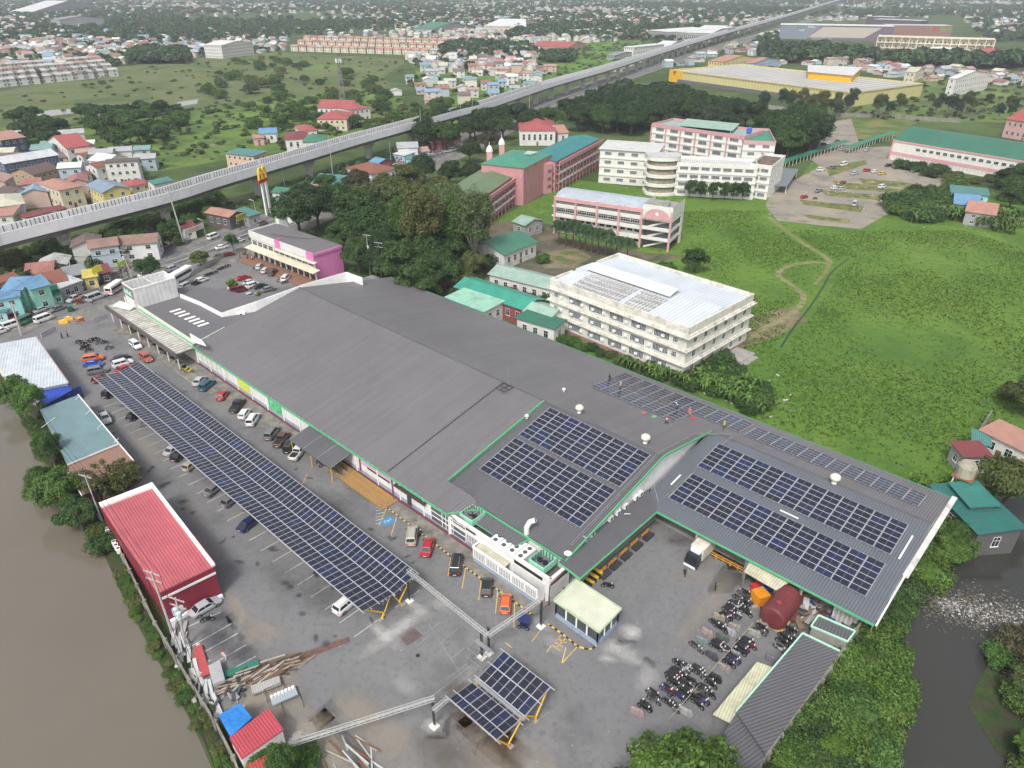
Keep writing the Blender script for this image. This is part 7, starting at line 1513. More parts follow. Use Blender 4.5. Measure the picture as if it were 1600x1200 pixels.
for px,py,ang,po,s,tr,h,l in [(952,596,20,'walk',BK,BK,None,'worker in dark clothes standing at the far corner of the rear array'),(969,610,-60,'stand',(.45,.38,.34),NV,(.6,.6,.55),'worker in a pale shirt standing on the pale rear panels'),(1058,641,200,'bend',(.35,.45,.5),BK,(.6,.6,.6),'worker in a light blue shirt bending over the rear panels'),(1041,664,-50,'walk',(.6,.5,.45),BK,RD_,'worker with a red helmet striding beside the rear array'),(1077,652,90,'bend',(.5,.12,.08),(.3,.25,.2),(.6,.2,.15),'worker in red crouching by the red cloths'),(1130,672,0,'stand',YV,(.06,.08,.04),(.6,.6,.1),'worker in a yellow vest at the cable tray corner')]:
    person(rp(px,py),ang,po,s,tr,h,l,'workers on the roof')
def gp(px,py,z=.1): p=P(px,py,0); return (p.x,p.y,z)
for px,py,ang,po,s,tr,h,l in [(1069,901,250,'walk',BK,BK,None,'person in black walking near the delivery truck'),(1117,924,200,'stand',(.02,.1,.06),BK,None,'person in dark green walking across the courtyard'),(352,1031,120,'walk',WH,WH,RD_,'person in white with a red cap in the west parking bays'),(600,953,200,'stand',(.2,.3,.45),(.1,.13,.25),(.7,.7,.7),'worker with a white helmet at the end of the long carport'),(135,467,200,'stand',(.4,.1,.07),BK,None,'person in red beside the silver pickup on the street'),(145,476,90,'walk',WH,NV,None,'person in white walking on the street'),(173,455,0,'walk',(.45,.2,.15),BK,None,'person in orange standing by the minibus'),(320,472,60,'stand',(.1,.15,.12),BK,None,'person in dark clothes in the small lot'),(395,408,90,'stand',WH,BK,None,'person in white at the pink building corner'),(417,637,90,'stand',BK,BK,None,'person in black below the store wall'),(21,292,90,'walk',BK,BK,None,'person walking in the lane between houses'),(375,404,0,'walk',(.3,.2,.1),NV,None,'person on the pavement near the trees'),(98,530,0,'stand',BK,NV,None,'person in black at the west gate'),(107,528,180,'stand',(.45,.1,.1),NV,None,'person in pink top at the west gate')]:
    person(gp(px,py),ang,po,s,tr,h,l)
for i in range(26):
    px=random.choice([random.uniform(372,400),random.uniform(585,700),random.uniform(0,90)]); py={0:401,1:262,2:480}[0 if px>370 and px<401 else (1 if px>500 else 2)]+random.uniform(-5,6)-(px-585)*.22*(px>500)+(-px*.1 if px<100 else 0)
    c=random.choice([('red',RD_),('white',WH),('dark',BK),('blue',(.05,.1,.35)),('yellow',YV)]); person(gp(px,py,.12),random.uniform(0,360),'stand',c[1],BK,None,'small figure in %s standing near the %s'%(c[0],'pink building' if px>370 and px<401 else ('market stalls' if px>500 else 'street houses')),'people along the street')
# ================================================================== TREES AND PLANTS
def leafmat():
    m=mat('leaves',(1,1,1),.55,objcol=True,var=.20,scale=.35,island=.5,trans=.38,spec=.3); return m
m_leaf=leafmat(); m_bark=mat('bark',(.11,.085,.06),.9,var=.3,scale=2); m_barkp=mat('pale_bark',(.36,.34,.30),.85,var=.2,scale=2)
def quads_mesh(name,C,N,size,m,asp=.55,seed=0):
    """one rhombic leaf clump per point C, facing roughly N"""
    g=np.random.default_rng(seed); n=len(C); N=N/np.linalg.norm(N,axis=1,keepdims=True)
    t=g.normal(size=(n,3)); t-= (t*N).sum(1,keepdims=True)*N; t/=np.linalg.norm(t,axis=1,keepdims=True); b=np.cross(N,t); s=(size*g.uniform(.6,1.3,n))[:,None] if np.isscalar(size) else (size*g.uniform(.6,1.3,n))[:,None]
    droop=np.array([0,0,-.25]); V=np.stack([C-t*s,C-b*s*asp+N*s*.12,C+t*s+droop*s,C+b*s*asp+N*s*.12],1).reshape(-1,3)
    me=bpy.data.meshes.new(name); me.vertices.add(4*n); me.vertices.foreach_set('co',V.astype(np.float32).ravel()); me.loops.add(4*n); me.loops.foreach_set('vertex_index',np.arange(4*n,dtype=np.int32)); me.polygons.add(n); me.polygons.foreach_set('loop_start',np.arange(0,4*n,4,dtype=np.int32)); me.polygons.foreach_set('loop_total',np.full(n,4,dtype=np.int32)); me.materials.append(m); me.update(); me.validate(); return me
def crown_pts(lobes,n,seed,fill=.35):
    g=np.random.default_rng(seed); L=np.array(lobes,float); vol=(L[:,3]**2); idx=g.choice(len(L),n,p=vol/vol.sum()); d=g.normal(size=(n,3)); d/=np.linalg.norm(d,axis=1,keepdims=True); d[:,2]=np.where(d[:,2]<-.45,-d[:,2],d[:,2])
    r=(fill+(1-fill)*g.random(n)**.4)*(1+.13*np.sin(d[:,0]*7+idx)+.1*np.cos(d[:,1]*9+idx*2)); sc=np.stack([L[idx,3],L[idx,3],L[idx,4]],1); C=L[idx,:3]+d*sc*r[:,None]; N=d+np.array([0,0,.7])+g.normal(size=(n,3))*.55; return C,N
def rand_lobes(R_,H,n,seed,flat=.6,lr=.42):
    g=np.random.default_rng(seed); out=[(0,0,H*.72,R_*.62,H*.28)]
    for k in range(n):
        a=2*PI*(k+g.random()*.8)/n*1.0; rr=R_*g.uniform(.35,.72); z=H*g.uniform(.45,.86); q=R_*lr*g.uniform(.7,1.2); out.append((rr*math.cos(a),rr*math.sin(a),z,q,q*flat))
    return out
def trunk_mesh(H,R_,r0,seed,lobes,m,split=.3):
    g=np.random.default_rng(seed); b=MB(); top=(g.uniform(-.3,.3),g.uniform(-.3,.3),H*split); b.tube((0,0,-.2),top,r0,r0*.7,n=7,caps=False)
    for l in lobes[1:]:
        mid=((top[0]+l[0])*.5,(top[1]+l[1])*.5,top[2]+(l[2]-top[2])*.65); b.tube(top,mid,r0*.5,r0*.28,n=5,caps=False); b.tube(mid,(l[0],l[1],l[2]),r0*.28,r0*.08,n=4,caps=False)
    return b.build('trunk',m,link=False)
TP={}
def mk(kind,var):
    k=(kind,var)
    if k in TP: return TP[k]
    s=var*17+hash_(kind)
    if kind=='broad': lb=rand_lobes(5.5,10,11,s,.62,.42); C,N=crown_pts(lb,15000,s); r=(quads_mesh('crown',C,N,.25,m_leaf,seed=s),trunk_mesh(10,5,.42,s,lb,m_bark))
    elif kind=='airy': lb=rand_lobes(5.6,17,22,s,1.15,.27); C,N=crown_pts(lb,15000,s,.1); r=(quads_mesh('crown',C,N,.22,m_leaf,seed=s),trunk_mesh(17,4,.22,s,lb,m_barkp,.2))
    elif kind=='farbroad': lb=rand_lobes(5.5,9,8,s,.62,.42); C,N=crown_pts(lb,3000,s,.55); r=(quads_mesh('crown',C,N,.55,m_leaf,seed=s),trunk_mesh(9,5,.4,s,lb[:4],m_bark))
    elif kind=='wispy': lb=[(math.cos(i*2.4)*(1.9-i*.08),math.sin(i*2.4)*(1.9-i*.08),3+i*.75,1.1,.8) for i in range(15)]; C,N=crown_pts(lb,3600,s,.1); r=(quads_mesh('crown',C,N,.26,m_leaf,seed=s),trunk_mesh(14,2,.22,s,lb,m_bark,.75))
    elif kind=='young': lb=rand_lobes(1.6,4.6,6,s,.9,.5); C,N=crown_pts(lb,1500,s,.3); r=(quads_mesh('crown',C,N,.2,m_leaf,seed=s),trunk_mesh(4.6,1.4,.1,s,lb,m_bark,.35))
    elif kind=='shrub': lb=[(x,y,z*.55,q,h*1.1) for x,y,z,q,h in rand_lobes(1.8,2.4,6,s,.8,.5)]; C,N=crown_pts(lb,3400,s,.3); r=(quads_mesh('foliage',C,N,.115,m_leaf,seed=s),trunk_mesh(1.6,1,.06,s,lb,m_bark,.2))
    elif kind=='spiky':     # drooping long leafy shoots
        g=np.random.default_rng(s); C=[];N=[]; b=MB(); b.tube((0,0,-.2),(0,0,2.2),.3,.2,n=7,caps=False)
        for i in range(46):
            a=g.random()*2*PI; out=g.uniform(2.2,4.6); hz=g.uniform(3.2,6.2); p=Vector((0,0,g.uniform(1.2,2.4))); pr=p
            for t in np.linspace(0,1,26):
                q=Vector((math.cos(a)*out*t,math.sin(a)*out*t,p.z+(hz-p.z)*math.sin(t*2.0)/math.sin(2.0)*min(1,t*1.5)))
                if t>.25:
                    for _ in range(7): C.append(np.array(q)+g.normal(size=3)*.17); N.append(g.normal(size=3)+np.array([0,0,.8]))
                if t>0: b.tube(pr,q,.04,.03,n=4,caps=False)
                pr=q
        r=(quads_mesh('crown',np.array(C),np.array(N),.21,m_leaf,.4,s),b.build('trunk',m_bark,link=False))
    elif kind=='palm':
        b=MB(); g=np.random.default_rng(s); b.tube((0,0,-.1),(0,0,7.5),.24,.15,n=8,caps=False); tr=b.build('trunk',m_bark,link=False); b=MB()
        for i in range(20):
            a=2*PI*i/20+g.random()*.2; up=g.uniform(.2,1.3); L_=3.9; pr=None
            for t in np.linspace(0,1,9):
                q=Vector((math.cos(a)*L_*t*.85,math.sin(a)*L_*t*.85,7.5+up*math.sin(t*2.6)*1.2-t*t*2.1))
                if pr is not None:
                    d=(q-pr).normalized(); n=d.cross(Vector((0,0,1))).normalized(); w_=.95*math.sin(min(1,t+.1)*PI*.85)+.08
                    for sgn in (-1,1):
                        for f in (.0,.33,.66): m_=pr.lerp(q,f); b.face((tuple(m_),tuple(m_+d*.16),tuple(m_+d*.34+n*sgn*w_-Vector((0,0,w_*.55))),tuple(m_+d*.2+n*sgn*w_-Vector((0,0,w_*.6)))))
                pr=q
        r=(b.build('fronds',m_leaf,link=False),tr)
    elif kind=='banana':
        b=MB(); g=np.random.default_rng(s); tb=MB()
        for c in range(4):
            cx,cy=g.uniform(-1,1,2); h=g.uniform(1.4,2.4); tb.tube((cx,cy,0),(cx,cy,h),.13,.09,n=6,caps=False)
            for i in range(8):
                a=2*PI*i/8+g.random(); up=g.uniform(.5,1.5); pr=None
                for t in np.linspace(0,1,6):
                    q=Vector((cx+math.cos(a)*1.7*t,cy+math.sin(a)*1.7*t,h+up*math.sin(t*2.4)-t*t*.9))
                    if pr is not None:
                        n=Vector((-math.sin(a),math.cos(a),0)); w0=.3*math.sin(PI*max(0,t-.2)**.7); w1=.3*math.sin(PI*min(.98,t)**.7)+.03
                        b.face((tuple(pr-n*w0),tuple(q-n*w1),tuple(q),tuple(pr))); b.face((tuple(pr),tuple(q),tuple(q+n*w1),tuple(pr+n*w0)))
                    pr=q
        r=(b.build('leaves',m_leaf,link=False),tb.build('stem',mat('banana_stem',(.12,.14,.06),.8),link=False))
    TP[k]=r; return r
def hash_(s): return sum(ord(c)*(i+3) for i,c in enumerate(s))%97
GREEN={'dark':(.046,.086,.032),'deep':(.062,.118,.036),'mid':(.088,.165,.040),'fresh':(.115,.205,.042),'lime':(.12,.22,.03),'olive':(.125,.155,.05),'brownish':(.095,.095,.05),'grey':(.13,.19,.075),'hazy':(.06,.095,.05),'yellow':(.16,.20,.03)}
KNAME={'broad':'tree','airy':'tree','farbroad':'tree','wispy':'tree','young':'tree','spiky':'tree','shrub':'shrub','palm':'palm_tree','banana':'banana_plant'}
tc_=[0]
def tree(px,py,kind,s,col,label,group=None,world=None,sz=1.0,z=0):
    p=P(px,py,0) if world is None else Vector(world); tc_[0]+=1; me=mk(kind,tc_[0]%(3 if kind in('broad','airy','farbroad','shrub') else 2)); t=ob(KNAME[kind],None,None,(p.x,p.y,z),random.uniform(0,2*PI),(s,s,s*sz)); tag(t,label,KNAME[kind].replace('_',' '),group)
    c=GREEN[col]; j=random.uniform(.85,1.18); cr=ob(me[0].name.split('.')[0],me[0],t); cr.color=(c[0]*j*random.uniform(.92,1.1),c[1]*j,c[2]*j,1); ob(me[1].name.split('.')[0],me[1],t); return t
def inpoly(x,y,pl):
    r=False; n=len(pl)
    for i in range(n):
        (x0,y0),(x1,y1)=pl[i],pl[(i+1)%n]
        if (y0>y)!=(y1>y) and x<(x1-x0)*(y-y0)/(y1-y0)+x0: r=not r
    return r
def scatter(pl,n,mind,rr=None,avoid=()):
    """points spread evenly over the ground inside a region given by its corner sightings"""
    W_=[P(x,y,0) for x,y in pl]; xs=[p.x for p in W_]; ys=[p.y for p in W_]; wp=[(p.x,p.y) for p in W_]; out=[]; tr=0; rr=rr or random
    av=[[tuple(P(x,y,0))[:2] for x,y in a] for a in avoid]
    while len(out)<n and tr<n*60:
        tr+=1; x=rr.uniform(min(xs),max(xs)); y=rr.uniform(min(ys),max(ys))
        if not inpoly(x,y,wp) or any(inpoly(x,y,a) for a in av): continue
        if any((x-a)**2+(y-b_)**2<mind*mind for a,b_ in out): continue
        out.append((x,y))
    return out
# named near trees
for a in [(1075,1300,'broad',1.25,'fresh','large leafy green tree at the bottom beside the motorcycles'),(1150,1330,'broad',.95,'mid','second large green tree at the bottom covering the shed end'),(1000,1300,'broad',.85,'fresh','lower green tree at the bottom edge, left of the large one'),
 (448,1232,'airy',.42,'mid','thin-leaved small tree at the bottom beside the red sheds'),(410,1205,'shrub',1.3,'mid','leafy shrub at the bottom by the pond wall'),(478,1200,'shrub',1.4,'mid','loose shrub near the pile of poles at the bottom'),
 (186,786,'spiky',1.2,'olive','tree with long drooping shoots between brown and red roofs'),(62,668,'airy',.62,'fresh','feathery tree leaning over the pond by the teal roof'),(30,640,'broad',.75,'mid','green tree at the left edge over the pond'),(88,735,'airy',.5,'mid','thin tree on the pond bank below the teal roof'),(98,800,'broad',.8,'mid','dense tree overhanging the pond left of the red building'),(130,830,'broad',.62,'deep','lower dense tree on the pond bank beside the red building'),(70,770,'broad',.55,'mid','small crown reaching over the pond'),
 (1562,800,'broad',1.05,'olive','round yellowish tree at the right edge over the creek'),(1598,650,'broad',.9,'olive','tree above the salmon roofed creek house'),(1580,622,'shrub',1.8,'olive','bushy growth at the right edge of the field'),
 (215,402,'broad',.62,'deep','dark spreading tree at the side street corner'),(238,438,'broad',.72,'deep','dark tree behind the white hoardings'),(186,392,'broad',.5,'deep','tree below the viaduct pier'),(262,385,'airy',.5,'deep','tall dark tree under the viaduct by the steel pole'),(315,418,'broad',.55,'olive','street tree beside the roadside fence, left one'),(366,396,'young',1.5,'mid','street tree beside the pink building, right one'),(365,455,'young',.9,'lime','small round bright bush in the small car lot'),(406,470,'young',.6,'yellow','tiny yellowish bush between parked cars'),
 (108,352,'broad',.6,'olive','tree beside the cream roof house above the viaduct'),(66,346,'broad',.5,'olive','low tree beside the lane above the viaduct'),(205,300,'shrub',2.2,'mid','bush between the houses and the viaduct'),(200,284,'broad',.55,'mid','tree right of the white and blue house'),
 (520,338,'young',1.3,'lime','bright lime tree at the edge of the dark campus trees'),(684,470,'young',1.1,'lime','bright green bushy tree against the rear roof edge'),(520,210,'broad',.5,'fresh','light tree beside the green hipped roof'),(622,206,'airy',.5,'mid','tree between red roofs and the viaduct'),
 (1085,425,'broad',.75,'deep','dark round tree beside the pink school block'),(1040,428,'shrub',2.2,'mid','bushes at the foot of the pink school block'),(1010,432,'shrub',1.8,'mid','lower bushes in front of the pink school block'),(780,388,'broad',.42,'fresh','small bright tree beside the curved roof canteen'),(848,410,'shrub',1.6,'mid','bush at the bare yard')]:
    tree(*a)
for i,(x,y,k,s,c) in enumerate([(470,372,'broad',1.15,'dark'),(498,360,'broad',1.1,'dark'),(535,352,'broad',1.1,'deep'),(515,330,'broad',1.0,'deep'),(560,365,'broad',1.1,'deep'),(590,392,'broad',1.15,'deep'),(575,332,'broad',1.05,'olive'),(615,350,'broad',1.15,'olive'),(606,418,'broad',1.0,'dark'),(640,405,'broad',1.1,'olive'),(632,445,'broad',.95,'deep'),(560,305,'broad',1.0,'brownish'),(605,318,'broad',1.1,'olive'),(640,305,'broad',1.2,'olive'),(662,290,'broad',1.25,'dark'),(690,318,'broad',1.0,'olive'),(702,292,'broad',1.0,'dark'),(735,290,'broad',.95,'dark'),(660,338,'broad',1.1,'olive'),(660,470,'broad',.85,'deep'),(668,430,'broad',1.0,'deep'),(690,455,'broad',.85,'deep'),(705,425,'broad',.8,'deep'),(650,375,'broad',1.1,'deep'),(540,392,'broad',.75,'deep'),(562,428,'broad',.8,'deep'),(588,432,'broad',.7,'dark'),(612,446,'broad',.7,'deep'),(600,385,'broad',.9,'deep'),(720,452,'broad',.62,'olive'),(738,436,'broad',.6,'olive'),(690,400,'broad',.95,'olive'),(722,400,'broad',.8,'olive'),(745,395,'broad',.55,'olive'),(672,350,'broad',1.0,'olive'),(700,345,'broad',.85,'olive'),(480,392,'broad',.5,'deep'),(760,240,'broad',1.0,'brownish'),(735,255,'broad',1.0,'dark'),(480,330,'broad',1.0,'dark'),(510,305,'broad',.8,'deep')]):
    tree(x,y,k,s*(1.42 if y>345 else 1.1),c,'%s dense tree in the grove between the shops and the school'%{'dark':'dark','deep':'deep green','olive':'olive','brownish':'brownish'}[c],'trees of the campus grove')
for x,y,s,c,l in [(742,420,1.5,'grey','tall pale-trunked tree with thin light crown before the pink wing'),(712,412,1.35,'mid','tall pale-trunked tree left of the thinnest one'),(665,425,1.6,'olive','tall feathery olive tree above the grove'),(700,395,1.4,'grey','tall light green tree behind the feathery one'),(640,410,1.35,'mid','tall feathery tree at the grove front')]: tree(x,y,'airy',s,c,l)
for x,y in [(720,468),(735,455),(770,462),(790,470),(820,476),(835,480),(848,486),(745,440),(730,430),(760,420)]: tree(x,y,'shrub',random.uniform(1.5,2.4),random.choice(['deep','olive','deep']),'dark bush between the green classroom roofs','bushes between the classrooms')
for i,x in enumerate([873,884,895,905,914,924,934,946,962,979]): tree(x,383+i*2.6+(6 if i>7 else 0),'palm',random.uniform(1.0,1.18),'dark','palm with a dark crown in the row before the pink school block','row of palms')
for i,(x,y) in enumerate([(1076,310),(1094,311),(1112,314),(1132,313),(1144,314),(1160,313)]): tree(x,y,'young',1.7,'deep','small round tree in front of the long white wing','small trees by the white wing')
for x,y in [(1180,304),(1192,302),(1200,301)]: tree(x,y,'shrub',1.5,'mid','bush at the corner of the white block','bushes by the white block')
def grove(pl,n,mind,kind,s0,s1,cols,label,group,avoid=(),sz=1.0):
    for x,y in scatter(pl,n,mind,avoid=avoid):
        c=random.choice(cols); tree(0,0,kind,random.uniform(s0,s1),c,label,group,world=(x,y,0),sz=sz)
grove([(745,222),(790,208),(880,184),(960,175),(1045,172),(1110,180),(1180,190),(1190,205),(1010,215),(960,210),(900,208),(870,206),(800,220)],48,8,'broad',1.3,1.8,['dark','dark','deep','hazy','dark'],'dark spreading tree in the wood behind the campus','trees of the dark wood')
grove([(1190,250),(1196,215),(1240,205),(1285,215),(1282,250),(1240,262)],16,8,'broad',1.5,2.0,['dark','dark','deep'],'very dark tall tree right of the white campus tower','trees beside the campus tower')
grove([(640,235),(690,205),(750,190),(800,195),(760,215),(700,240)],14,8,'broad',1.2,1.6,['dark','deep'],'dark tree along the street below the viaduct','trees along the viaduct street')
grove([(900,165),(980,145),(1040,152),(1100,165),(940,172)],22,9,'farbroad',1.0,1.5,['dark','hazy'],'dark tree between the street and the yellow store','trees by the yellow store')
grove([(1180,178),(1290,190),(1380,195),(1420,170),(1290,168),(1200,160)],22,7,'airy',.55,.95,['olive','hazy','olive'],'thin open-crowned tree before the yellow store','wispy trees')
grove([(1440,185),(1600,190),(1600,170),(1450,165)],14,7,'airy',.5,.8,['hazy','olive'],'thin open-crowned tree behind the gymnasium','wispy trees')
grove([(1400,262),(1480,285),(1580,300),(1590,285),(1480,268),(1410,255)],24,3,'shrub',1.4,2.4,['deep','dark','olive'],'dark shrub along the gymnasium wall','shrubs by the gymnasium')
grove([(1380,330),(1440,300),(1500,300),(1490,340),(1420,352)],22,4,'shrub',2.0,3.4,['mid','fresh','deep'],'green bush at the edge of the grass field','bushes of the field edge')
grove([(1400,350),(1490,345),(1590,372),(1595,350),(1500,328),(1440,330)],30,3.2,'banana',1.1,1.6,['grey','mid','fresh'],'banana plant in the grove by the grass field','banana plants by the field')
grove([(1560,330),(1600,345),(1640,300),(1570,290)],8,6,'broad',.8,1.2,['deep','dark'],'dark tree at the right edge by the banana grove','trees at the right edge')
grove([(860,535),(905,548),(970,570),(1060,606),(1110,615),(1180,650),(1130,560),(1080,590),(1045,592),(960,562),(880,530)],34,2.6,'shrub',.9,1.6,['mid','deep','olive'],'bush in the strip between store and institute','bushes of the narrow strip')
grove([(940,565),(1100,615),(1190,648),(1170,610),(1120,585),(1060,600)],24,2.6,'banana',.8,1.2,['fresh','mid'],'banana plant behind the store roof','banana plants behind the store')
grove([(1080,570),(1130,560),(1190,620),(1180,650),(1110,605)],14,3,'shrub',1.2,2.2,['mid','fresh','deep'],'dense shrub at the field corner of the institute','shrubs at the field corner')
grove([(1400,770),(1460,790),(1480,770),(1440,750),(1410,755)],8,2.5,'banana',.7,1.1,['lime','fresh'],'banana plant at the end of the rear eave','banana plants at the eave end')
grove([(1488,815),(1512,840),(1465,900),(1415,935),(1400,1000),(1408,1050),(1380,1180),(1372,1230),(1205,1230),(1270,1120),(1368,985),(1425,905)],130,2.2,'shrub',1.1,2.0,['mid','fresh','fresh','deep','mid'],'leafy creek-side bush east of the boundary wall','bushes on the creek bank')
grove([(1400,960),(1380,1010),(1370,1060),(1350,1150),(1300,1210),(1230,1220),(1300,1110),(1375,1000)],20,4.5,'broad',.28,.45,['fresh','mid','lime','deep'],'small leafy tree on the creek bank','trees on the creek bank')
grove([(1470,860),(1500,850),(1480,890),(1430,920)],7,4,'broad',.35,.5,['fresh','mid'],'light green tree on the upper creek bank','trees on the creek bank')
grove([(1550,1015),(1620,1000),(1650,1060),(1630,1220),(1590,1220),(1600,1140),(1560,1070)],20,3.0,'shrub',1.2,2.2,['olive','mid','fresh','brownish'],'bush on the far side of the creek','bushes across the creek')
grove([(1600,1040),(1660,1020),(1690,1200),(1610,1220)],8,5,'broad',.45,.7,['fresh','mid','olive'],'tree across the creek at the right edge','trees across the creek')
grove([(45,660),(80,700),(100,750),(140,830),(180,890),(175,850),(130,780),(85,690),(60,640)],20,2,'shrub',.9,1.6,['mid','olive','deep'],'bush on the bank of the muddy pond','bushes on the pond bank')
grove([(190,890),(240,985),(290,1070),(330,1130),(360,1210),(350,1215),(310,1140),(270,1070),(220,980),(182,905)],30,1.2,'shrub',.4,.8,['mid','fresh','olive'],'low bush along the lower pond wall','low bushes along the pond wall')
grove([(0,400),(100,380),(200,362),(260,330),(330,300),(340,330),(250,360),(120,400),(0,430)],36,4,'shrub',1.6,3.0,['mid','deep','olive'],'bush in the green strip under the viaduct','bushes under the viaduct')
grove([(400,310),(520,285),(640,230),(650,240),(560,275),(420,325)],14,4,'shrub',1.4,2.4,['mid','deep'],'bush beside the rail track','bushes beside the track')
grove([(1455,800),(1490,850),(1540,845),(1560,815),(1520,835),(1490,825)],9,2.5,'shrub',1.0,1.7,['mid','fresh'],'bush growing against the green creek house','bushes at the creek house')
grove([(130,400),(280,360),(330,345),(300,375),(240,400),(150,420)],9,8,'broad',.45,.7,['deep','mid'],'tree between the street and the viaduct','trees between street and viaduct')
grove([(0,240),(110,300),(200,290),(150,260),(60,235)],10,9,'broad',.35,.6,['deep','mid','olive'],'tree standing among the left-hand houses','trees among the left houses')
# meadow thickets
grove([(10,205),(60,185),(100,215),(110,232),(30,235)],16,8,'farbroad',.8,1.2,['deep','dark'],'dark tree at the left of the meadow','trees left of the meadow')
grove([(120,185),(200,170),(290,180),(300,205),(240,232),(190,235),(150,225)],44,7,'farbroad',.7,1.1,['deep','dark','deep','mid'],'round tree in the meadow thicket','trees of the meadow thicket')
grove([(300,110),(420,90),(600,130),(640,160),(560,200),(420,215),(330,180)],60,9,'shrub',2.2,4.5,['deep','mid','olive','mid'],'round bush scattered over the marshy meadow','bushes of the meadow')
grove([(400,175),(520,165),(560,190),(500,215),(420,215)],30,7,'farbroad',.5,.8,['deep','mid'],'tree in the thicket by the cell tower','trees by the cell tower')
grove([(540,185),(640,175),(700,165),(720,180),(620,205),(560,215)],22,7,'farbroad',.6,.9,['mid','deep','olive'],'tree between the red roofs and the viaduct','trees by the red roofs')
# ================================================================== DISTANT TOWN
def merged(name,base_v,base_f,base_m,mats,T,cols=None):
    """T: list of 4x4 numpy matrices -> one mesh"""
    bv=np.array(base_v,np.float32); nv=len(bv); n=len(T); A=np.array(T,np.float32); V=np.einsum('nij,kj->nki',A[:,:3,:3],bv)+A[:,None,:3,3]
    nf=len(base_f); k=len(base_f[0]); F=np.array(base_f,np.int32); FF=(F[None]+ (np.arange(n)*nv)[:,None,None]).reshape(-1)
    me=bpy.data.meshes.new(name); me.vertices.add(n*nv); me.vertices.foreach_set('co',V.ravel()); me.loops.add(len(FF)); me.loops.foreach_set('vertex_index',FF); me.polygons.add(n*nf); me.polygons.foreach_set('loop_start',np.arange(0,n*nf*k,k,dtype=np.int32)); me.polygons.foreach_set('loop_total',np.full(n*nf,k,dtype=np.int32))
    for m in mats: me.materials.append(m)
    me.polygons.foreach_set('material_index',np.tile(np.array(base_m,np.int32),n)); me.update(); return me
def xf(x,y,z,a,sx,sy,sz): c,s=math.cos(a),math.sin(a); return [[c*sx,-s*sy,0,x],[s*sx,c*sy,0,y],[0,0,sz,z],[0,0,0,1]]
# unit house: walls 1x1x1, gable roof (all quads)
hv=[(-.5,-.5,0),(.5,-.5,0),(.5,.5,0),(-.5,.5,0),(-.5,-.5,1),(.5,-.5,1),(.5,.5,1),(-.5,.5,1),(-.55,0,1.45),(.55,0,1.45),(-.55,-.56,.96),(.55,-.56,.96),(.55,.56,.96),(-.55,.56,.96)]
hf=[(0,1,5,4),(1,2,6,5),(2,3,7,6),(3,0,4,7),(10,11,9,8),(12,13,8,9),(5,6,9,9),(7,4,8,8)]
def sub(fs): return fs
roofcols=[('red',(.31,.14,.12)),('salmon',(.40,.26,.22)),('rust',(.25,.16,.13)),('grey',(.36,.37,.38)),('white',(.62,.62,.61)),('grey',(.46,.46,.45)),('teal',(.18,.29,.28)),('blue',(.22,.32,.42)),('brown',(.17,.13,.12)),('cream',(.5,.48,.38))]
zones=[ # polygon, n, spacing, label phrase, group, weights
 ([(0,75),(60,60),(170,62),(250,78),(300,85),(230,95),(190,100),(120,105),(0,110)],44,13,'in the old quarter left of the marsh','houses left of the marsh','ASU'),
 ([(470,130),(520,118),(600,112),(700,104),(720,125),(760,150),(690,165),(620,150)],0,0,'','',''),
 ([(625,152),(640,118),(700,100),(800,98),(870,118),(840,140),(760,158),(700,168)],64,11,'between the marsh and the viaduct','houses beside the viaduct bend','x'),
 ([(820,95),(960,60),(1060,85),(1000,100),(930,125),(870,140)],0,0,'','',''),
 ([(1190,112),(1230,92),(1340,96),(1420,112),(1360,115),(1280,100),(1210,104)],26,11,'in the row behind the yellow store','houses behind the yellow store','x'),
 ([(1360,108),(1440,112),(1600,120),(1660,135),(1600,137),(1440,124),(1370,118)],44,10,'in the row at the far edge of the right meadow','houses of the right meadow row','x'),
 ([(1010,100),(1060,70),(1110,70),(1180,62),(1180,85),(1110,95),(1060,108)],34,12,'along the far street beside the viaduct','houses along the far street','x'),
 ([(-10,345),(-10,225),(60,240),(110,222),(150,232),(215,240),(225,285),(120,318),(60,332)],40,8.5,'in the cluster above the left end of the viaduct','houses above the left of the viaduct','x'),
 ([(420,298),(560,262),(640,237),(700,220),(702,236),(640,250),(562,276),(440,312)],26,7,'in the market strip before the viaduct','houses of the market strip','x'),
 ([(-20,452),(60,415),(150,400),(205,392),(195,412),(120,428),(60,440),(-20,470)],16,6,'among the stalls at the left of the street','stall houses on the street','x'),
]
fieldpx=[[(-60,205),(-30,150),(180,105),(300,90),(430,82),(640,92),(660,120),(620,175),(520,190),(330,190),(190,205)],[(640,95),(760,75),(1000,60),(1010,95),(860,130),(760,160)][:0] or [(830,95),(860,70),(1000,62),(1010,92),(930,118),(860,128)],[(1280,175),(1420,122),(1640,130),(1700,190),(1300,196)],[(1215,66),(1218,36),(1500,26),(1570,90),(1370,80)],[(1000,55),(1010,36),(1140,34),(1145,58)],[(435,92),(455,56),(700,64),(725,92)],[(-30,150),(-30,92),(172,98),(178,128)]]
fieldw=[[tuple(P(x,y,0))[:2] for x,y in a] for a in fieldpx]
roadw=[(p.x,p.y) for p in rc]+[(p.x,p.y) for p in vc]
roadn=np.array(roadw)
def clear(x,y,d=16): return np.min((roadn[:,0]-x)**2+(roadn[:,1]-y)**2)>d*d
unitw={}
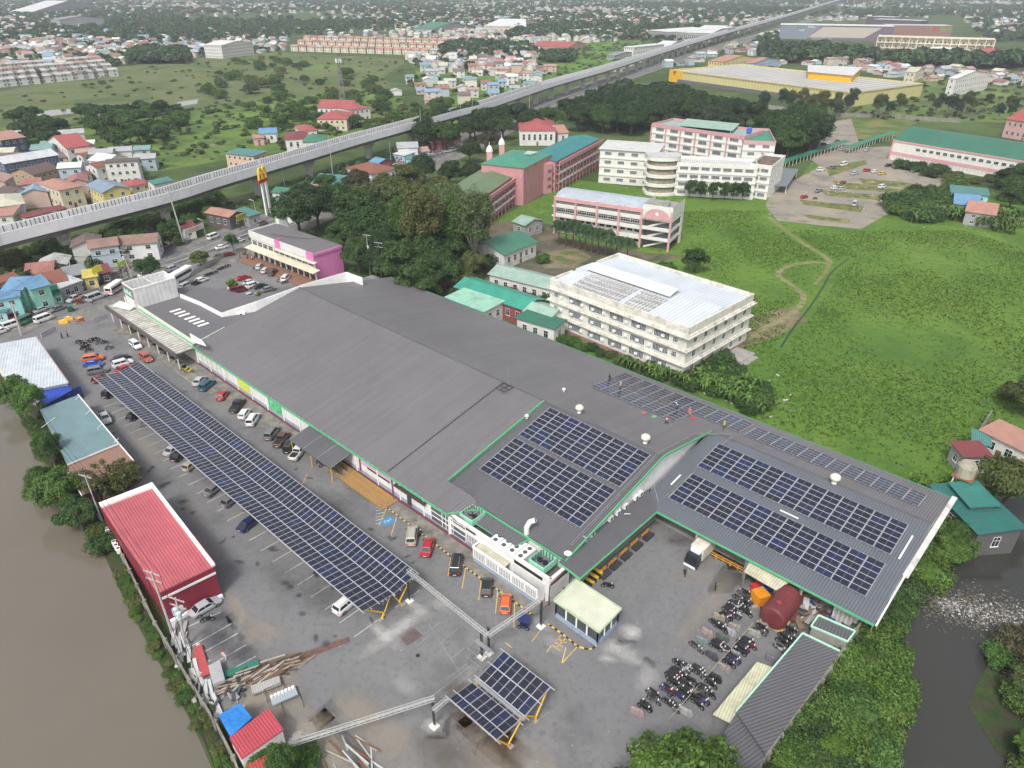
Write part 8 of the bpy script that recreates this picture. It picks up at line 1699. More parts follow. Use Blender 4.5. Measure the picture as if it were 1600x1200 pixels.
def farhouse(x,y,a,w_,d_,h_,rcn,rcc,wall,label,group,name='house'):
    T=ob(name,None,None,(x,y,0),a); tag(T,label,'house',group)
    key=(round(w_),round(d_),round(h_)); 
    if key not in unitw:
        w0,d0,h0=max(key[0],4),max(key[1],4),max(key[2],3); unitw[key]=(wall_mb(w0,d0,h0,'gable',.35).build('wall',mat('far_wall',(1,1,1),.8,objcol=True,var=.1),link=False),roof_mb('gable',w0,d0,h0,.35,.5).build('roof',mat('far_roof',(1,1,1),.6,objcol=True,var=.18,scale=.3,rib=(.6,.12,.02)),link=False),win_mesh(1.5,1.3),w0,d0,h0)
    wm,rm,wi,w0,d0,h0=unitw[key]; ob('wall',wm,T).color=(*wall,1); ob('roof',rm,T).color=(*rcc,1)
    for z in ([1.2] if h0<5 else [1.2,h0*.5+1]):
        for k in range(2): ob('window',wi,T,(w0*(.25+.5*k),-.01,z))
        ob('window',wi,T,(w0+.01,d0*.5,z),PI/2)
    return T
walls=[(.60,.58,.54),(.55,.50,.40),(.50,.48,.46),(.52,.38,.33),(.38,.45,.50),(.62,.62,.60)]
TREEPTS=[]
HP=[o.matrix_world.translation if False else o.location for o in scene.objects if o.parent is None and o.get('category')=='house']; HD=72
nh=0
for pl,n,sp_,ph,gr,wt in zones:
    if not n: continue
    base=random.uniform(.1,.5)
    for x,y in scatter(pl,n,sp_):
        if not clear(x,y,9 if 'viaduct' in gr or 'strip' in gr or 'stall' in gr else 15) or any((x-q.x)**2+(y-q.y)**2<HD for q in HP): continue
        rcn,rcc=random.choice(roofcols); farhouse(x,y,base+random.choice([0,PI/2,PI,.0])+random.uniform(-.15,.15),random.uniform(7,12),random.uniform(7,10),random.choice([3,3,6,6,7]),rcn,rcc,random.choice(walls),'%s-roofed house %s'%(rcn,ph),gr); nh+=1
    for x,y in scatter(pl,int(n*.8),6): TREEPTS.append((x,y,random.uniform(.35,.8)))
# estate rows: white terraces left, salmon terraces in the middle
def rows(p0,p1,p2,nr,nc,rcn,rcc,wall,ph,gr,w_,d_,h_,skip=.0):
    A,B,C=P(*p0),P(*p1),P(*p2); a=math.atan2((B-A).y,(B-A).x); out=0
    for r in range(nr):
        for c in range(nc):
            if random.random()<skip: continue
            q=A+(B-A)*(c/(nc-1))+(C-A)*(r/max(1,nr-1)); rn,rc2=(rcn,rcc) if random.random()<.75 else random.choice(roofcols[:4]); farhouse(q.x,q.y,a,w_,d_,h_,rn,rc2,wall,'%s-roofed terrace house %s'%(rn,ph),gr,'terrace_house'); out+=1
    return out
nh+=rows((-10,138),(165,121),(-10,112),4,11,'pale',(.48,.44,.42),(.66,.65,.63),'in the white estate at the left of the marsh','terrace houses of the white estate',13,8,6)
nh+=rows((455,80),(715,88),(475,64),3,20,'salmon',(.46,.24,.19),(.60,.54,.42),'in the salmon-roofed estate beyond the marsh','terrace houses of the salmon estate',10,9,6)
# the rest of the town: one mass
W0=[];RW={k:[] for k in range(len(roofcols))}
g=np.random.default_rng(5)
def town(n,y0,y1,x0=-80,x1=1680,dens=1.0):
    k=0; t=0
    while k<n and t<n*30:
        t+=1; u=g.uniform(1/(y1+31),1/(y0+31)); py=1/u-31; px=g.uniform(x0,x1)
        p=P(px,py,0); x,y=p.x,p.y
        if any(inpoly(x,y,f) for f in fieldw) or not clear(x,y,18): continue
        if math.sin(x*.0042+1)+math.sin(y*.0035+x*.002)+g.normal()*.5<-.55: continue
        k+=1; a=math.atan2(p.y,p.x)*0+math.sin(x*.003)*.6+g.choice([0,PI/2]); ci=g.integers(0,len(roofcols)); W0.append(xf(x,y,0,a,g.uniform(6,11),g.uniform(6,9.5),g.choice([3.2,3.5,5.5,6]))); RW[int(ci)].append(W0[-1])
town(2500,3,30); town(1700,30,62); town(1000,62,112,-40,1000)
me=merged('distant_houses',hv,hf[:4]+hf[6:],[0]*6,[mat('town_wall',(.55,.53,.49),.85,var=.25,scale=.02)],W0); o=stuff(ob('distant_houses',me)); tag(o,'mass of small distant houses filling the plain to the horizon','houses')
for i,(nm,c) in enumerate(roofcols):
    if RW[i]: ob('roofs',merged('roofs',hv,hf[4:6],[0]*2,[mat('town_roof_%d'%i,c,.7,var=.15,scale=.05)],RW[i]),o)['kind']='stuff'
# larger distant sheds
for a,b_,c,h,r_,w_,l in [((15,18),(52,18),(50,11),9,'white','grey','long white distant shed at the upper left'),((318,70),(345,71),(344,64),14,'white','white','white four-storey box building among distant houses'),((757,40),(798,41),(797,34),10,'white','cream','long cream school building beyond the salmon estate'),((798,42),(822,42),(821,35),10,'white','cream','cream annex right of the distant cream school'),((646,44),(678,45),(676,38),8,'green','grey','dark green roofed hall beyond the salmon estate'),((78,30),(92,31),(91,24),16,'grey','grey','grey distant tower block at the upper left'),((975,73),(990,74),(991,66),12,'flat','white','white cube house in the bright meadow'),((1020,72),(1042,73),(1045,66),8,'white','grey','pale shed touching the viaduct'),((828,72),(888,74),(886,67),6,'red','pink','long red-roofed row in the bright meadow'),((869,79),(880,80),(881,76),5,'grey','grey','tiny grey hut in the bright meadow'),((948,86),(960,87),(961,80),5,'grey','grey','small grey house in the bright meadow'),((1165,98),(1178,99),(1180,90),9,'salmon','lblue','pale blue house beyond the yellow store'),((1107,95),(1130,97),(1133,86),9,'salmon','yellow','yellow house with a salmon roof above the yellow store'),((1173,110),(1190,111),(1191,103),6,'rust','brick','brick house beyond the yellow store'),((1483,122),(1494,123),(1500,110),13,'white','white','white tower house at the far edge of the meadow'),((1415,112),(1431,113),(1433,106),9,'cream','cream','cream hipped house at the far edge of the meadow'),((1182,73),(1193,76),(1196,70),8,'yellow','yellow','orange billboard-like shop beside the far mall')]:
    house(l,a,b_,c,h,'flat' if r_=='flat' else 'gable',r_ if r_ in RC else 'white',w_,max(1,int(h/3.5)),pitch=.12,period=1.2,minD=10,door=False)
# distant woodland mass: leaf clumps
lb=rand_lobes(5.5,8,7,3,.65,.45); C,N=crown_pts(lb,95,3,.8); me0=quads_mesh('clump',C,N,2.1,m_leaf,.7,3); cv=[tuple(v.co) for v in me0.vertices]; cf=[tuple(p.vertices) for p in me0.polygons]
TT={0:[],1:[],2:[],3:[]}
def wood(n,y0,y1,x0,x1,s0,s1,thr=-9,poly=None):
    k=t=0
    pw=[tuple(P(x,y,0))[:2] for x,y in poly] if poly else None
    while k<n and t<n*25:
        t+=1; u=g.uniform(1/(y1+31),1/(y0+31)); p=P(g.uniform(x0,x1),1/u-31,0)
        if pw is None and any(inpoly(p.x,p.y,f) for f in fieldw): continue
        if not clear(p.x,p.y,20): continue
        if math.sin(p.x*.006+p.y*.004)+math.cos(p.y*.007-p.x*.003)+g.normal()*.6<thr: continue
        if pw and not inpoly(p.x,p.y,pw): continue
        k+=1; s=g.uniform(s0,s1); TT[k%3].append(xf(p.x,p.y,-.5,g.random()*6.3,s,s,s*g.uniform(.8,1.2)))
wood(5200,3,34,-80,1680,.8,1.4,-.7); wood(3000,34,66,-60,1660,.6,1.2,-.7); wood(800,66,110,-40,1000,.5,.9,-.2); 
wood(420,75,108,1190,1640,1.1,1.7,-9,[(1190,100),(1190,80),(1290,82),(1370,92),(1480,97),(1560,97),(1640,95),(1640,116),(1440,106),(1300,98)])
wood(380,40,66,790,1130,1.0,1.5,-9,[(790,62),(830,34),(1010,40),(1130,52),(1000,62),(880,62)])
wood(260,60,100,200,480,.9,1.3,-9,[(195,100),(215,82),(290,84),(300,98),(260,115),(215,112)]); wood(200,60,90,640,860,.9,1.3,-9,[(690,92),(700,70),(830,75),(835,92),(760,100)])
wood(200,85,105,840,1010,.6,.9,-9,[(845,98),(850,84),(900,80),(895,98)])
def under(n,poly,s0,s1):
    for x,y in scatter(poly,n,2): s=g.uniform(s0,s1); TT[3].append(xf(x,y,-1.2*s,x,s,s,s*g.uniform(.5,.9)))
under(420,[(60,200),(200,172),(330,165),(450,150),(620,140),(640,180),(560,215),(430,238),(230,262),(120,255)],.15,.5); under(200,[(-20,200),(0,150),(180,108),(430,85),(640,95),(600,150),(430,165),(190,185)],.2,.45); under(160,[(850,130),(880,75),(1000,65),(1010,92)],.2,.5); under(200,[(1290,175),(1420,125),(1640,132),(1690,188),(1400,190)],.2,.5); under(150,[(0,470),(0,405),(120,375),(420,302),(640,230),(640,250),(420,325),(200,390)],.12,.3)
for x,y,s in TREEPTS: TT[int(x)%3].append(xf(x,y,-.3,x,s*.8,s*.8,s*.8))
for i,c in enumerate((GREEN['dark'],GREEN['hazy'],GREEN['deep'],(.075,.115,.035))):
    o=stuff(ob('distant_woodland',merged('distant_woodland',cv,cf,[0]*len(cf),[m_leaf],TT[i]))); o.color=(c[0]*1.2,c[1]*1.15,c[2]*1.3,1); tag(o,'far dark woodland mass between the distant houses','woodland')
# grass tufts of the field
fp=[tuple(P(x,y,0))[:2] for x,y in [(880,350),(1085,330),(1195,330),(1230,362),(1290,358),(1345,362),(1500,360),(1640,400),(1700,560),(1545,690),(1480,775),(1180,660),(1150,545),(1160,500),(1080,400)]]
xs=[p[0] for p in fp]; ys=[p[1] for p in fp]; pts=[]; gg=np.random.default_rng(11)
PTHW=[(p.x,p.y) for c_ in ([(1200,338),(1230,362),(1262,385),(1290,402),(1296,412),(1270,410),(1235,415),(1215,428),(1228,440),(1250,455),(1255,470),(1235,492),(1190,515),(1165,530)],[(1296,412),(1290,425),(1272,445)],[(1326,404),(1300,425),(1285,450),(1264,482),(1240,512),(1220,543)]) for p in smooth_curve([P(*q) for q in c_],3)]
PA=np.array(PTHW)
while len(pts)<30000:
    X=gg.uniform(min(xs),max(xs),20000); Y=gg.uniform(min(ys),max(ys),20000); n_=np.sin(X*.09+Y*.05)+np.sin(Y*.13-X*.04)+np.sin(X*.31)*.5+gg.normal(size=20000)*.8
    for x,y,q in zip(X,Y,n_):
        if q>-.2 and inpoly(x,y,fp) and np.min((PA[:,0]-x)**2+(PA[:,1]-y)**2)>4.5: pts.append((x,y,q))
pts=np.array(pts[:30000]); C=np.stack([pts[:,0],pts[:,1],np.full(len(pts),.2)],1); N=gg.normal(size=(len(pts),3))*np.array([1,1,.3])+np.array([0,-.4,.5])
for k,c in enumerate(((.115,.19,.03),(.085,.155,.026),(.145,.215,.034))):
    s_=slice(k,None,3); o=stuff(ob('grass',quads_mesh('grass',C[s_],N[s_],.34,m_leaf,.5,k))); o.color=(*c,1); tag(o,'long bright green grass of the wide field','grass')
# litter floating on the creek
b=MB(); 
for i in range(900):
    t=random.random(); px=1465+t*150; py=945+t*28+random.gauss(0,14)*(.5+t*.6); p=P(px,py,0); s=random.uniform(.05,.26); a=random.uniform(0,3.1); x,y=math.cos(a)*s,math.sin(a)*s; b.cur=i%4; b.face(((p.x-x,p.y-y,.1),(p.x+y*.6,p.y-x*.6,.13+s*.3),(p.x+x,p.y+y,.1),(p.x-y*.6,p.y+x*.6,.12+s*.2)))
o=stuff(b.build('floating_litter',[mat('litter_white',(.42,.42,.42),.6),mat('litter_grey',(.3,.3,.3),.7),mat('litter_tan',(.2,.17,.12),.8),mat('litter_dark',(.08,.08,.09),.7)])); tag(o,'belt of floating litter and bottles across the creek','litter')
b=MB()
for i in range(1500):
    t=random.random(); px=1440+t*190; py=935+t*40+random.gauss(0,16); p=P(px,py,0); s=random.uniform(.04,.13); b.box(p.x-s,p.x+s,p.y-s,p.y+s,.05,.06+s*.3)
o=stuff(b.build('floating_debris',mat('debris_brown',(.13,.115,.09),.8))); tag(o,'brown floating debris around the litter belt','debris')
# ================================================================== POLES, RAILS, CLUTTER
m_pole=mat('pole_concrete',(.42,.41,.39),.8,var=.15); m_wire=mat('wire_black',(.02,.02,.02),.7)
def hof(px,py,ty):
    p=P(px,py,0); lo_,hi=0,60
    for _ in range(30):
        m_=(lo_+hi)/2
        if proj((p.x,p.y,m_))[1]>ty: lo_=m_
        else: hi=m_
    return m_
def pole(px,py,ty,label,arms=1,tr=0,r=.17,a=None,lamp=False,cat='pole',top=None):
    p=P(px,py,0); h=min(hof(px,py,ty),24); t=thing('utility_pole' if not lamp else 'street_lamp',label,cat,tuple(p),RDA+PI/2 if a is None else R(a)); b=MB()
    lean=(0,0)
    if top:
        q=P(top[0],top[1],h); v=q-p; c,s=math.cos(-t.rotation_euler[2]),math.sin(-t.rotation_euler[2]); lean=(v.x*c-v.y*s,v.x*s+v.y*c)
        if math.hypot(*lean)>1.6: k=1.6/math.hypot(*lean); lean=(lean[0]*k,lean[1]*k)
    b.tube((0,0,-.1),(lean[0],lean[1],h),r,r*.6,n=8); b.build('shaft',m_pole,t)
    for i in range(arms): 
        z=h-.3-i*1.3; b=MB(); b.bar((lean[0]-1.4,lean[1],z),(lean[0]+1.4,lean[1],z),.12,.12)
        for x in (-1.3,-.6,.6,1.3): b.tube((lean[0]+x,lean[1],z),(lean[0]+x,lean[1],z+.28),.05,n=5)
        b.build('crossarm',m_pole,t)
    for i in range(tr): a_=i*2.4; b=MB(); x,y=lean[0]*.7+.55*math.cos(a_),lean[1]*.7+.55*math.sin(a_); b.lathe([(0,h*.66),(.36,h*.66),(.36,h*.66+1.0),(0,h*.66+1.05)],x,y,12); b.build('transformer',paint((.55,.62,.66),.5,.1),t)
    if lamp: b=MB(); b.tube((0,0,h-.3),(1.5,0,h+.1),.05,n=5); b.box(1.3,2.0,-.12,.12,h+.02,h+.14); b.build('lamp_head',c_white2,t)
    return t,p+Vector((0,0,h-.2))
WP=[]
for a in [(270,990,893,'tall grey utility pole with cross-arms behind the red-roofed building',2,0,.22,(236,893)),(291,1012,934,'utility pole carrying three pale transformers by the pond wall',2,3,.18,(274,934)),(164,825,742,'white pole with twin lamps beside the brown roof',1,0,.15,(132,742)),(579,431,366,'campus-edge utility pole with transformers behind the store',1,2,.15,None),(596,432,378,'thinner utility pole beside the transformer pole',2,0,.1,None),
  (287,378,298,'tall grey steel pole in front of the viaduct',2,0,.3,(263,298)),(207,436,390,'street utility pole with cross-arms beside the lime sign',3,1,.16,(190,390)),(117,458,398,'white utility pole among the street stalls',1,0,.15,(107,398)),(34,524,474,'short white steel pole at the west junction',1,0,.28,(18,474)),(100,372,330,'pole with a white crossbar above the viaduct',1,0,.12,None),
  (446,298,238,'slender pole left in the row before the viaduct',0,0,.16,None),(521,280,210,'tallest slender pole beside the pier before the viaduct',0,0,.17,None),(612,266,221,'slender pole above the market stalls',0,0,.12,None),(660,232,168,'slender pole crossing the viaduct panels near a pier',0,0,.17,None),(721,210,160,'slender pole at the pink-roofed brick building',0,0,.17,None),(739,197,146,'slender pole at the trees right of the brick building',0,0,.17,None),(811,176,128,'left of two tall poles above the red-roofed hall',1,0,.16,None),(827,176,129,'right of two tall poles above the red-roofed hall',0,0,.16,None),(859,156,118,'tall pole at the wood before the far viaduct',1,0,.16,None),(925,137,104,'distant pole beside the far viaduct',0,0,.15,None),(1005,112,80,'farther pole beside the far viaduct',0,0,.15,None),(870,200,150,'pole rising behind the teal school roof',0,0,.1,None)]:
    WP.append(pole(a[0],a[1],a[2],a[3],a[4],a[5],a[6],top=a[7])[1])
for x,y,ty,l in [(322,372,343,'curved street lamp by the corner shop'),(403,350,313,'street lamp before the shop with the yellow board'),(443,340,315,'street lamp by the footbridge'),(676,240,222,'street lamp at the market road'),(9,515,478,'street lamp at the far left junction')]: pole(x,y,ty,l,0,0,.09,lamp=True,cat='lamp')
def wire(a,c,sag,r=.035,label='slack black overhead wires between street poles'):
    b=MB(); n=12; pts=[Vector(a).lerp(Vector(c),k/n)-Vector((0,0,sag*4*(k/n)*(1-k/n))) for k in range(n+1)]
    for off in (-.9,0,.9):
        for p,q in zip(pts[:-1],pts[1:]): b.tube(p+Vector((off,0,0)),q+Vector((off,0,0)),r,n=3,caps=False)
    o=b.build('overhead_wire',m_wire); tag(o,label,'wire','overhead wires')
wire(WP[0],WP[2],1.6,label='overhead wires above the pond wall and brown roof'); wire(WP[0],P(360,1230,9),1.5,label='overhead wires running down beside the pond wall'); wire(WP[2],P(30,600,9),2,label='overhead wires over the white warehouse'); wire(WP[5],WP[6],1.5,label='overhead wires from the steel pole to the lime sign'); wire(WP[6],WP[7],1.2,label='overhead wires above the street stalls'); wire(WP[7],P(-40,480,9),1.5,label='overhead wires at the left edge of the street'); wire(WP[3],P(420,365,10),1.5,label='overhead wires behind the pink building'); wire(WP[16],WP[18],1.2,label='overhead wires before the far viaduct')
# yellow dock rails
def rail(px,py,ang,L,label):
    t=thing('guard_rail',label,'rail',(*P(px,py,0)[:2],.1),ang,'orange-yellow dock rails'); b=MB()
    for s in (-.45,):
        for z in (.5,.95): b.bar((-L/2,s,z),(L/2,s,z),.1,.1)
        for x in (-L/2,0,L/2): b.bar((x,s,0),(x,s,1),.1,.1)
    b.build('bars',paint((.75,.36,.04),.5,.1),t); b=MB(); b.box(-L/2-.1,L/2+.1,-.35,.7,.02,.5); b.build('base',c_steel,t)
va=math.atan2(VX.y,VX.x)
for i,(x,y) in enumerate([(1011,840),(994,855),(977,870),(960,885),(944,899)]): rail(x,y,va+PI,1.9,'orange-yellow rail block along the west dock, %s'%['nearest the inner corner','second from the corner','third from the corner','fourth from the corner','nearest the guard booth'][i])
for x,y,l in [(1110,866,'orange-yellow rail beside the delivery truck'),(1131,877,'orange-yellow rail left of two before the east dock'),(1154,889,'orange-yellow rail touching the cream awning')]: rail(x,y,UROT,2.6,l)
t=thing('steps','black and yellow striped dock steps behind the guard booth','steps',(*P(922,903,0)[:2],.1),va); 
for i in range(6): b=MB(); b.box(-1.5+i*.5,-1.0+i*.5,-1.3,1.3,0,.2+i*.15); b.build('step',paint((.65,.42,.04),.6) if i%2 else c_dark,t)
t=thing('steps','black and yellow steps below the building corner pipe','steps',(*P(868,925,0)[:2],.1),UROT)
for i in range(5): b=MB(); b.box(-1.2,1.2,-1+i*.4,-.6+i*.4,0,.2+i*.15); b.build('step',paint((.45,.25,.06),.6) if i%2 else c_dark,t)
# crates
def crate(px,py,s,col,ang,label,z=.1,h=None):
    t=thing('plastic_bin',label,'bin',(*P(px,py,0)[:2],z),R(ang),'coloured bins beside the tank'); h=h or s; b=MB(); b.box(-s/2,s/2,-s/2,s/2,0,h*.92); b.build('body',paint(col,.5,.1),t); b=MB(); b.box(-s/2-.05,s/2+.05,-s/2-.05,s/2+.05,h*.92,h); b.box(-s*.3,s*.3,-.06,.06,h,h+.06); b.build('lid',paint(tuple(c*.85 for c in col),.5),t)
for a in [(1186,941,1.9,(.75,.28,.02),20,'large orange bin beside the red tank'),(1180,925,1.2,(.65,.05,.03),10,'red bin left of the blue one'),(1188,918,1.1,(.68,.06,.03),30,'red bin behind the other red bin'),(1192,929,1.3,(.02,.10,.42),20,'blue bin between orange and red bins'),(1199,922,1.1,(.05,.22,.60),15,'lighter blue bin nearest the awning'),(1194,917,.8,(.75,.30,.03),0,'small orange bin behind the blue bins')]: crate(*a)
def junk(name,label,px,py,rx,ry,n,cols,smin,smax,hmax,cat='clutter',ang=None,wm=.9,al=False):
    c=P(px,py,0); a=UROT if ang is None else ang; b=MB(); ms=[]
    for k in range(n):
        x,y=random.gauss(0,rx),random.gauss(0,ry); X=c.x+x*math.cos(a)-y*math.sin(a); Y=c.y+x*math.sin(a)+y*math.cos(a); b.cur=k%len(cols); s=random.uniform(smin,smax); t_=random.gauss(a,.22) if al else random.uniform(0,3.1); d=Vector((math.cos(t_),math.sin(t_),random.uniform(-.1,.2)))*s; z=.12+random.uniform(0,hmax)*max(0,1-(x/rx/2)**2)
        w_=min(random.uniform(.08,.4)*s+.04,wm); b.bar(Vector((X,Y,z))-d/2,Vector((X,Y,z+.03))+d/2,w_,random.uniform(.05,.3)*min(1,s)+.02)
    o=stuff(b.build(name,[paint(c_,.7,.2) for c_ in cols])); tag(o,label,cat); return o
junk('scrap_heap','jumble of scrap metal, pipes and boards behind the red tank',1248,968,3.0,2.2,90,[(.10,.09,.08),(.16,.05,.05),(.3,.3,.3),(.05,.05,.05),(.5,.5,.5),(.2,.15,.1)],.4,2.4,.9)
junk('scrap_heap','crates, a blue box and dark stores below the green eave',1262,938,4.2,1.3,60,[(.06,.06,.06),(.3,.2,.08),(.03,.08,.22),(.12,.1,.09),(.2,.2,.2)],.4,1.6,1.0)
junk('scrap_heap','row of dark goods under the cream awning',1178,905,4.5,.9,34,[(.06,.06,.06),(.15,.12,.1),(.1,.2,.2),(.4,.25,.06)],.3,1.0,.7)
junk('timber_pile','long pile of scrap poles and boards in the yard',408,1056,2.6,.7,80,[(.30,.24,.18),(.16,.10,.07),(.40,.36,.32),(.10,.07,.05)],2.0,4.6,.7,'timber',R(28),.16,True)
junk('metal_scrap','white bent roofing sheets heaped along the pond wall',284,1008,1.8,.6,18,[(.50,.50,.49),(.38,.38,.38),(.55,.55,.54)],1.5,3.6,.6,'scrap',R(-62),.5,True)
junk('metal_scrap','second heap of white and rusty sheets along the pond wall',306,1056,2.3,.6,24,[(.50,.50,.48),(.22,.12,.08),(.36,.36,.35),(.55,.55,.54)],1.5,4.0,.6,'scrap',R(-62),.45,True)
junk('metal_scrap','long white sheets above the blue tarpaulin',330,1098,1.4,.5,12,[(.52,.52,.52),(.44,.44,.43)],2.6,4.6,.5,'scrap',R(-60),.4,True)
junk('metal_scrap','dark plastic bags and mesh beside the blue tarpaulin',366,1085,1.3,1.2,30,[(.03,.03,.035),(.08,.08,.09),(.3,.3,.32)],.4,1.4,.7,'scrap')
junk('metal_scrap','white pipes and brown beams at the bottom edge',556,1188,1.6,1.0,18,[(.52,.52,.52),(.20,.10,.06),(.38,.36,.33)],2.0,4.5,.35,'scrap',R(-48),.18,True)
junk('market_goods','dense clutter of goods and awnings at the roadside market',640,258,26,3.2,230,[(.35,.35,.36),(.08,.08,.09),(.5,.5,.52),(.05,.12,.3),(.4,.12,.1),(.25,.2,.15)],1.0,3.4,2.0,'goods',RDA)
junk('market_goods','produce and goods stacked before the mint shophouse',76,466,5,1.5,90,[(.12,.07,.05),(.3,.2,.12),(.05,.2,.1),(.3,.08,.06),(.2,.2,.2)],.5,1.5,1.2,'goods',RDA)
junk('market_goods','clutter under the grey stall roofs',190,424,8,1.8,90,[(.06,.06,.06),(.2,.2,.2),(.3,.12,.08),(.12,.2,.14)],.5,1.6,1.2,'goods',RDA)
junk('rubble','stones and rubble edging along the gravel islands',1320,300,38,18,260,[(.5,.47,.40),(.38,.35,.3)],.2,.9,.05,'stones')
junk('rubble','rubble and white litter at the field corner',1150,610,6,5,60,[(.5,.5,.5),(.2,.2,.2)],.3,1.2,.3,'rubble')
for px,py,a,L,W_,h,col,nm,l in [(377,1048,26,4.6,1.1,.35,(.03,.20,.14),'sheet_stack','flat stack of dark green roofing sheets in the yard'),(316,1036,-58,5.6,1.1,.5,(.45,.08,.09),'sheet_stack','stack of red roofing sheets along the pond wall'),(417,1076,26,3.6,1.3,.7,(.40,.39,.37),'concrete_slab','grey concrete slab on blocks beside the scrap poles'),(341,1060,-60,3.4,1.5,1.1,(.40,.40,.40),'covered_load','grey sheeted load standing by the pond wall'),(445,1092,30,3.2,1.5,.6,(.36,.40,.45),'work_table','blue-grey trestle table with white bags in the yard')]:
    t=thing(nm,l,nm.replace('_',' '),(*P(px,py,0)[:2],.1),R(a)); b=MB(); b.box(-L/2,L/2,-W_/2,W_/2,h*.5,h); b.build('top',sheet(col,.3,.1),t); b=MB()
    for x in (-L*.4,L*.4): b.box(x-.12,x+.12,-W_*.4,W_*.4,0,h*.5)
    b.build('support',c_steel,t)
    if nm=='work_table':
        b=MB()
        for k in range(7): b.lathe([(0,h),(.22,h),(.2,h+.3),(0,h+.34)],-1.4+k*.45,.5,7)
        b.build('bags',c_white2,t)
# trestle scaffolds
for px,py,l in [(432,1085,'thin steel trestle left in the dusty yard'),(458,1105,'thin steel trestle beside the blue-grey table')]:
    t=thing('trestle',l,'trestle',tuple(P(px,py,0)),R(30)); b=MB()
    for x in (-1.2,1.2): b.tube((x,-.8,0),(x,0,1.8),.04,n=5); b.tube((x,.8,0),(x,0,1.8),.04,n=5); b.tube((x,-.8,.5),(x,.8,.5),.03,n=5)
    b.tube((-1.3,0,1.8),(1.3,0,1.8),.04,n=5); b.build('tubes',c_steel,t)
# dividing line with posts through the motorcycles
t=thing('post_and_cable','thin cable on posts dividing the parked motorcycles','barrier',tuple(P(1112,1048,0))); b=MB(); a=P(1176,974,.9)-t.location; c=P(1046,1123,.9)-t.location; b.tube(a,c,.05,n=5)
for k in (0,.25,.5,.75,1): p=a.lerp(c,k); b.tube((p.x,p.y,.1),p,.05,n=6)
b.build('cable',mat('cable_tan',(.35,.31,.22),.8),t)
# planters and small things along the canopy
for i in range(11):
    x=196+i*9.3; y=508+i*6.9; t=thing('potted_plant','small dark plant in a tan planter along the front walk','plant',(*P(x,y,0)[:2],.2),0,'planters along the front walk'); b=MB(); b.lathe([(0,.0),(.4,0),(.5,.45),(0,.45)],n=10); b.build('pot',paint((.32,.24,.16),.8),t); f=ob('foliage',mk('shrub',0)[0],t,(0,0,.35),0,.33); f.color=(.03,.05,.02,1)
tree(212,519,'shrub',1.0,'olive','larger green-brown bush at the start of the front walk')
for x,y,l in [(100,506,'yellow plastic barrier left of the entrance'),(108,501,'yellow plastic barrier pair behind the first'),(296,498,'small dark sign stand on the lot')][:2]:
    t=thing('traffic_barrier',l,'barrier',(*P(x,y,0)[:2],.1),R(20)); b=MB(); b.box(-1.1,1.1,-.35,.35,0,.5); b.box(-1.0,1.0,-.2,.2,.5,1.0); b.build('body',paint((.75,.45,.05),.5,.1),t); b=MB(); b.box(-.3,.3,-.22,.22,1.0,1.15); b.build('handle',c_white2,t)
for x,y,z,l in [(361,590,2.2,'white boxed refuse bay against the store wall'),(443,645,3.2,'small white wall cabinet on the store front'),(483,668,3.2,'white vertical sign board on the store front')]:
    t=thing('wall_box',l,'box',(*P(x,y,0)[:2],0),UROT); s=(3.2,2.0) if z<3 else ((1.6,.8) if x<460 else (.6,.3)); b=MB(); b.box(-s[0]/2,s[0]/2,-s[1]/2,s[1]/2,.3 if z<3 else 2.6,z if z<3 else 3.7); b.build('cabinet',c_white2,t); b=MB(); b.box(-s[0]*.4,s[0]*.4,-s[1]*.4,s[1]*.4,(z if z<3 else 3.7)+.004,(z if z<3 else 3.7)+.03); b.build('top',c_dark if z<3 else c_metal,t)
t=thing('covered_dish','white concrete box on the lobby service roof','air conditioner',tuple(P(379,494,4.6))); b=MB(); b.box(-1,1,-.7,.7,0,1.2); b.build('casing',c_white2,t); b=MB(); b.tube((0,-.7,.6),(0,-.74,.6),.4,n=12); b.build('fan',c_dark,t)
for x,y,l in [(965,640,'red cloth patch'),(1,1,'')][:0]: pass
for x,y,c,l in [(1083,655,(.5,.05,.06),'red cloth lying on the rear roof beside workers'),(1075,648,(.5,.05,.06),'second red cloth on the rear roof'),(1006,646,(.45,.12,.12),'faded red cloth alone on the grey roof'),(1022,652,(.2,.35,.2),'small green cloth on the grey roof')]:
    p=rp(x,y); b=MB()
    for k in range(7): a=k*.9; b.bar((-.5*math.cos(a),-.4*math.sin(a),.05),(.5*math.cos(a),.4*math.sin(a),.12),.3,.08)
    o=b.build('cloth',paint(c,.8,.1),None,loc=(p[0],p[1],p[2]-.05)); tag(o,l,'cloth')
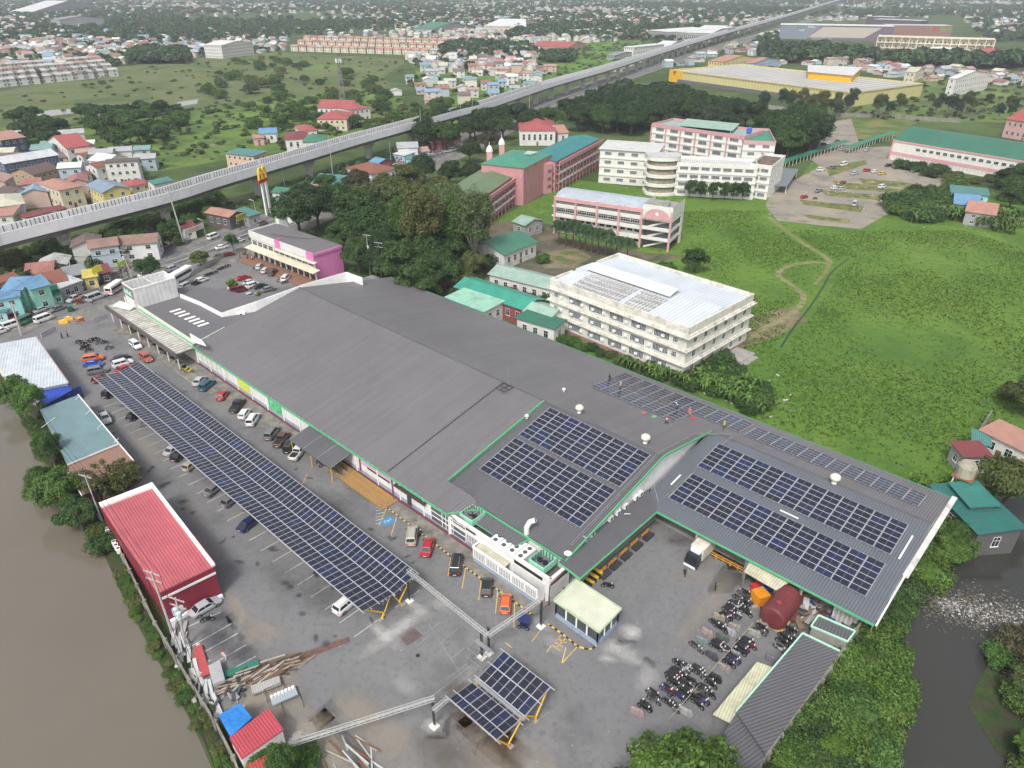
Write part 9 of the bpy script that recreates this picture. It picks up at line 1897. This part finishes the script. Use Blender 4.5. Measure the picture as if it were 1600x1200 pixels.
for i in range(60):   # small litter, leaves
    px,py=random.uniform(420,1150),random.uniform(960,1190)
    if i<30: px,py=random.uniform(940,1150),random.uniform(830,1010)
b=MB()
for i in range(260):
    px,py=(random.uniform(400,1100),random.uniform(940,1195)) if i%2 else (random.uniform(930,1180),random.uniform(830,1080)); p=P(px,py,0); s=random.uniform(.02,.07); b.cur=(i%3 and 1+i%2); b.box(p.x-s,p.x+s,p.y-s*.7,p.y+s*.7,.1,.13)
o=stuff(b.build('yard_litter',[mat('litter_white',(1,1,1)),mat('litter_tan',(1,1,1)),mat('litter_dark',(1,1,1))])); tag(o,'small scattered litter and stones on the yard surface','litter')
# air
b=MB(); b.box(-7600,7600,-300,12500,-1,130); o=stuff(b.build('haze',[])); tag(o,'thin pale haze lying over the plain','haze')
hm_=bpy.data.materials.new('haze'); hm_.use_nodes=True; n=hm_.node_tree.nodes; n.clear(); v=n.new('ShaderNodeVolumePrincipled'); v.inputs['Density'].default_value=.00014; v.inputs['Color'].default_value=(.80,.86,.93,1); v.inputs['Anisotropy'].default_value=.0
ou=n.new('ShaderNodeOutputMaterial'); hm_.node_tree.links.new(v.outputs[0],ou.inputs['Volume']); o.data.materials.append(hm_)
# ================================================================== finish: remove copy sources, single out look-alikes
def kill(o):
    for c in list(o.children): kill(c)
    bpy.data.objects.remove(o)
for t in PROTOS: kill(t)
ORD=['first','second','third']+['%d%s'%(n,{1:'st',2:'nd',3:'rd'}.get(n%10 if n%100 not in(11,12,13) else 0,'th')) for n in range(4,400)]
bpy.context.view_layer.update()
by={}
for o in scene.objects:
    if o.parent is None and o.get('label'): by.setdefault(o['label'],[]).append(o)
for lab,L in by.items():
    if len(L)<2 or L[0].get('kind')=='stuff': continue
    L.sort(key=lambda o:proj(o.matrix_world.translation)[0]); n=len(L)
    for i,o in enumerate(L):
        if n==2: s='the %s one of two'%('left','right')[i]
        elif i==0: s='leftmost of %d'%n
        elif i==n-1: s='rightmost of %d'%n
        else: s='%s from the left of %d'%(ORD[i],n)
        w_=lab.split(); k=16-len(s.split()); o['label']=' '.join(w_[:k])+', '+s
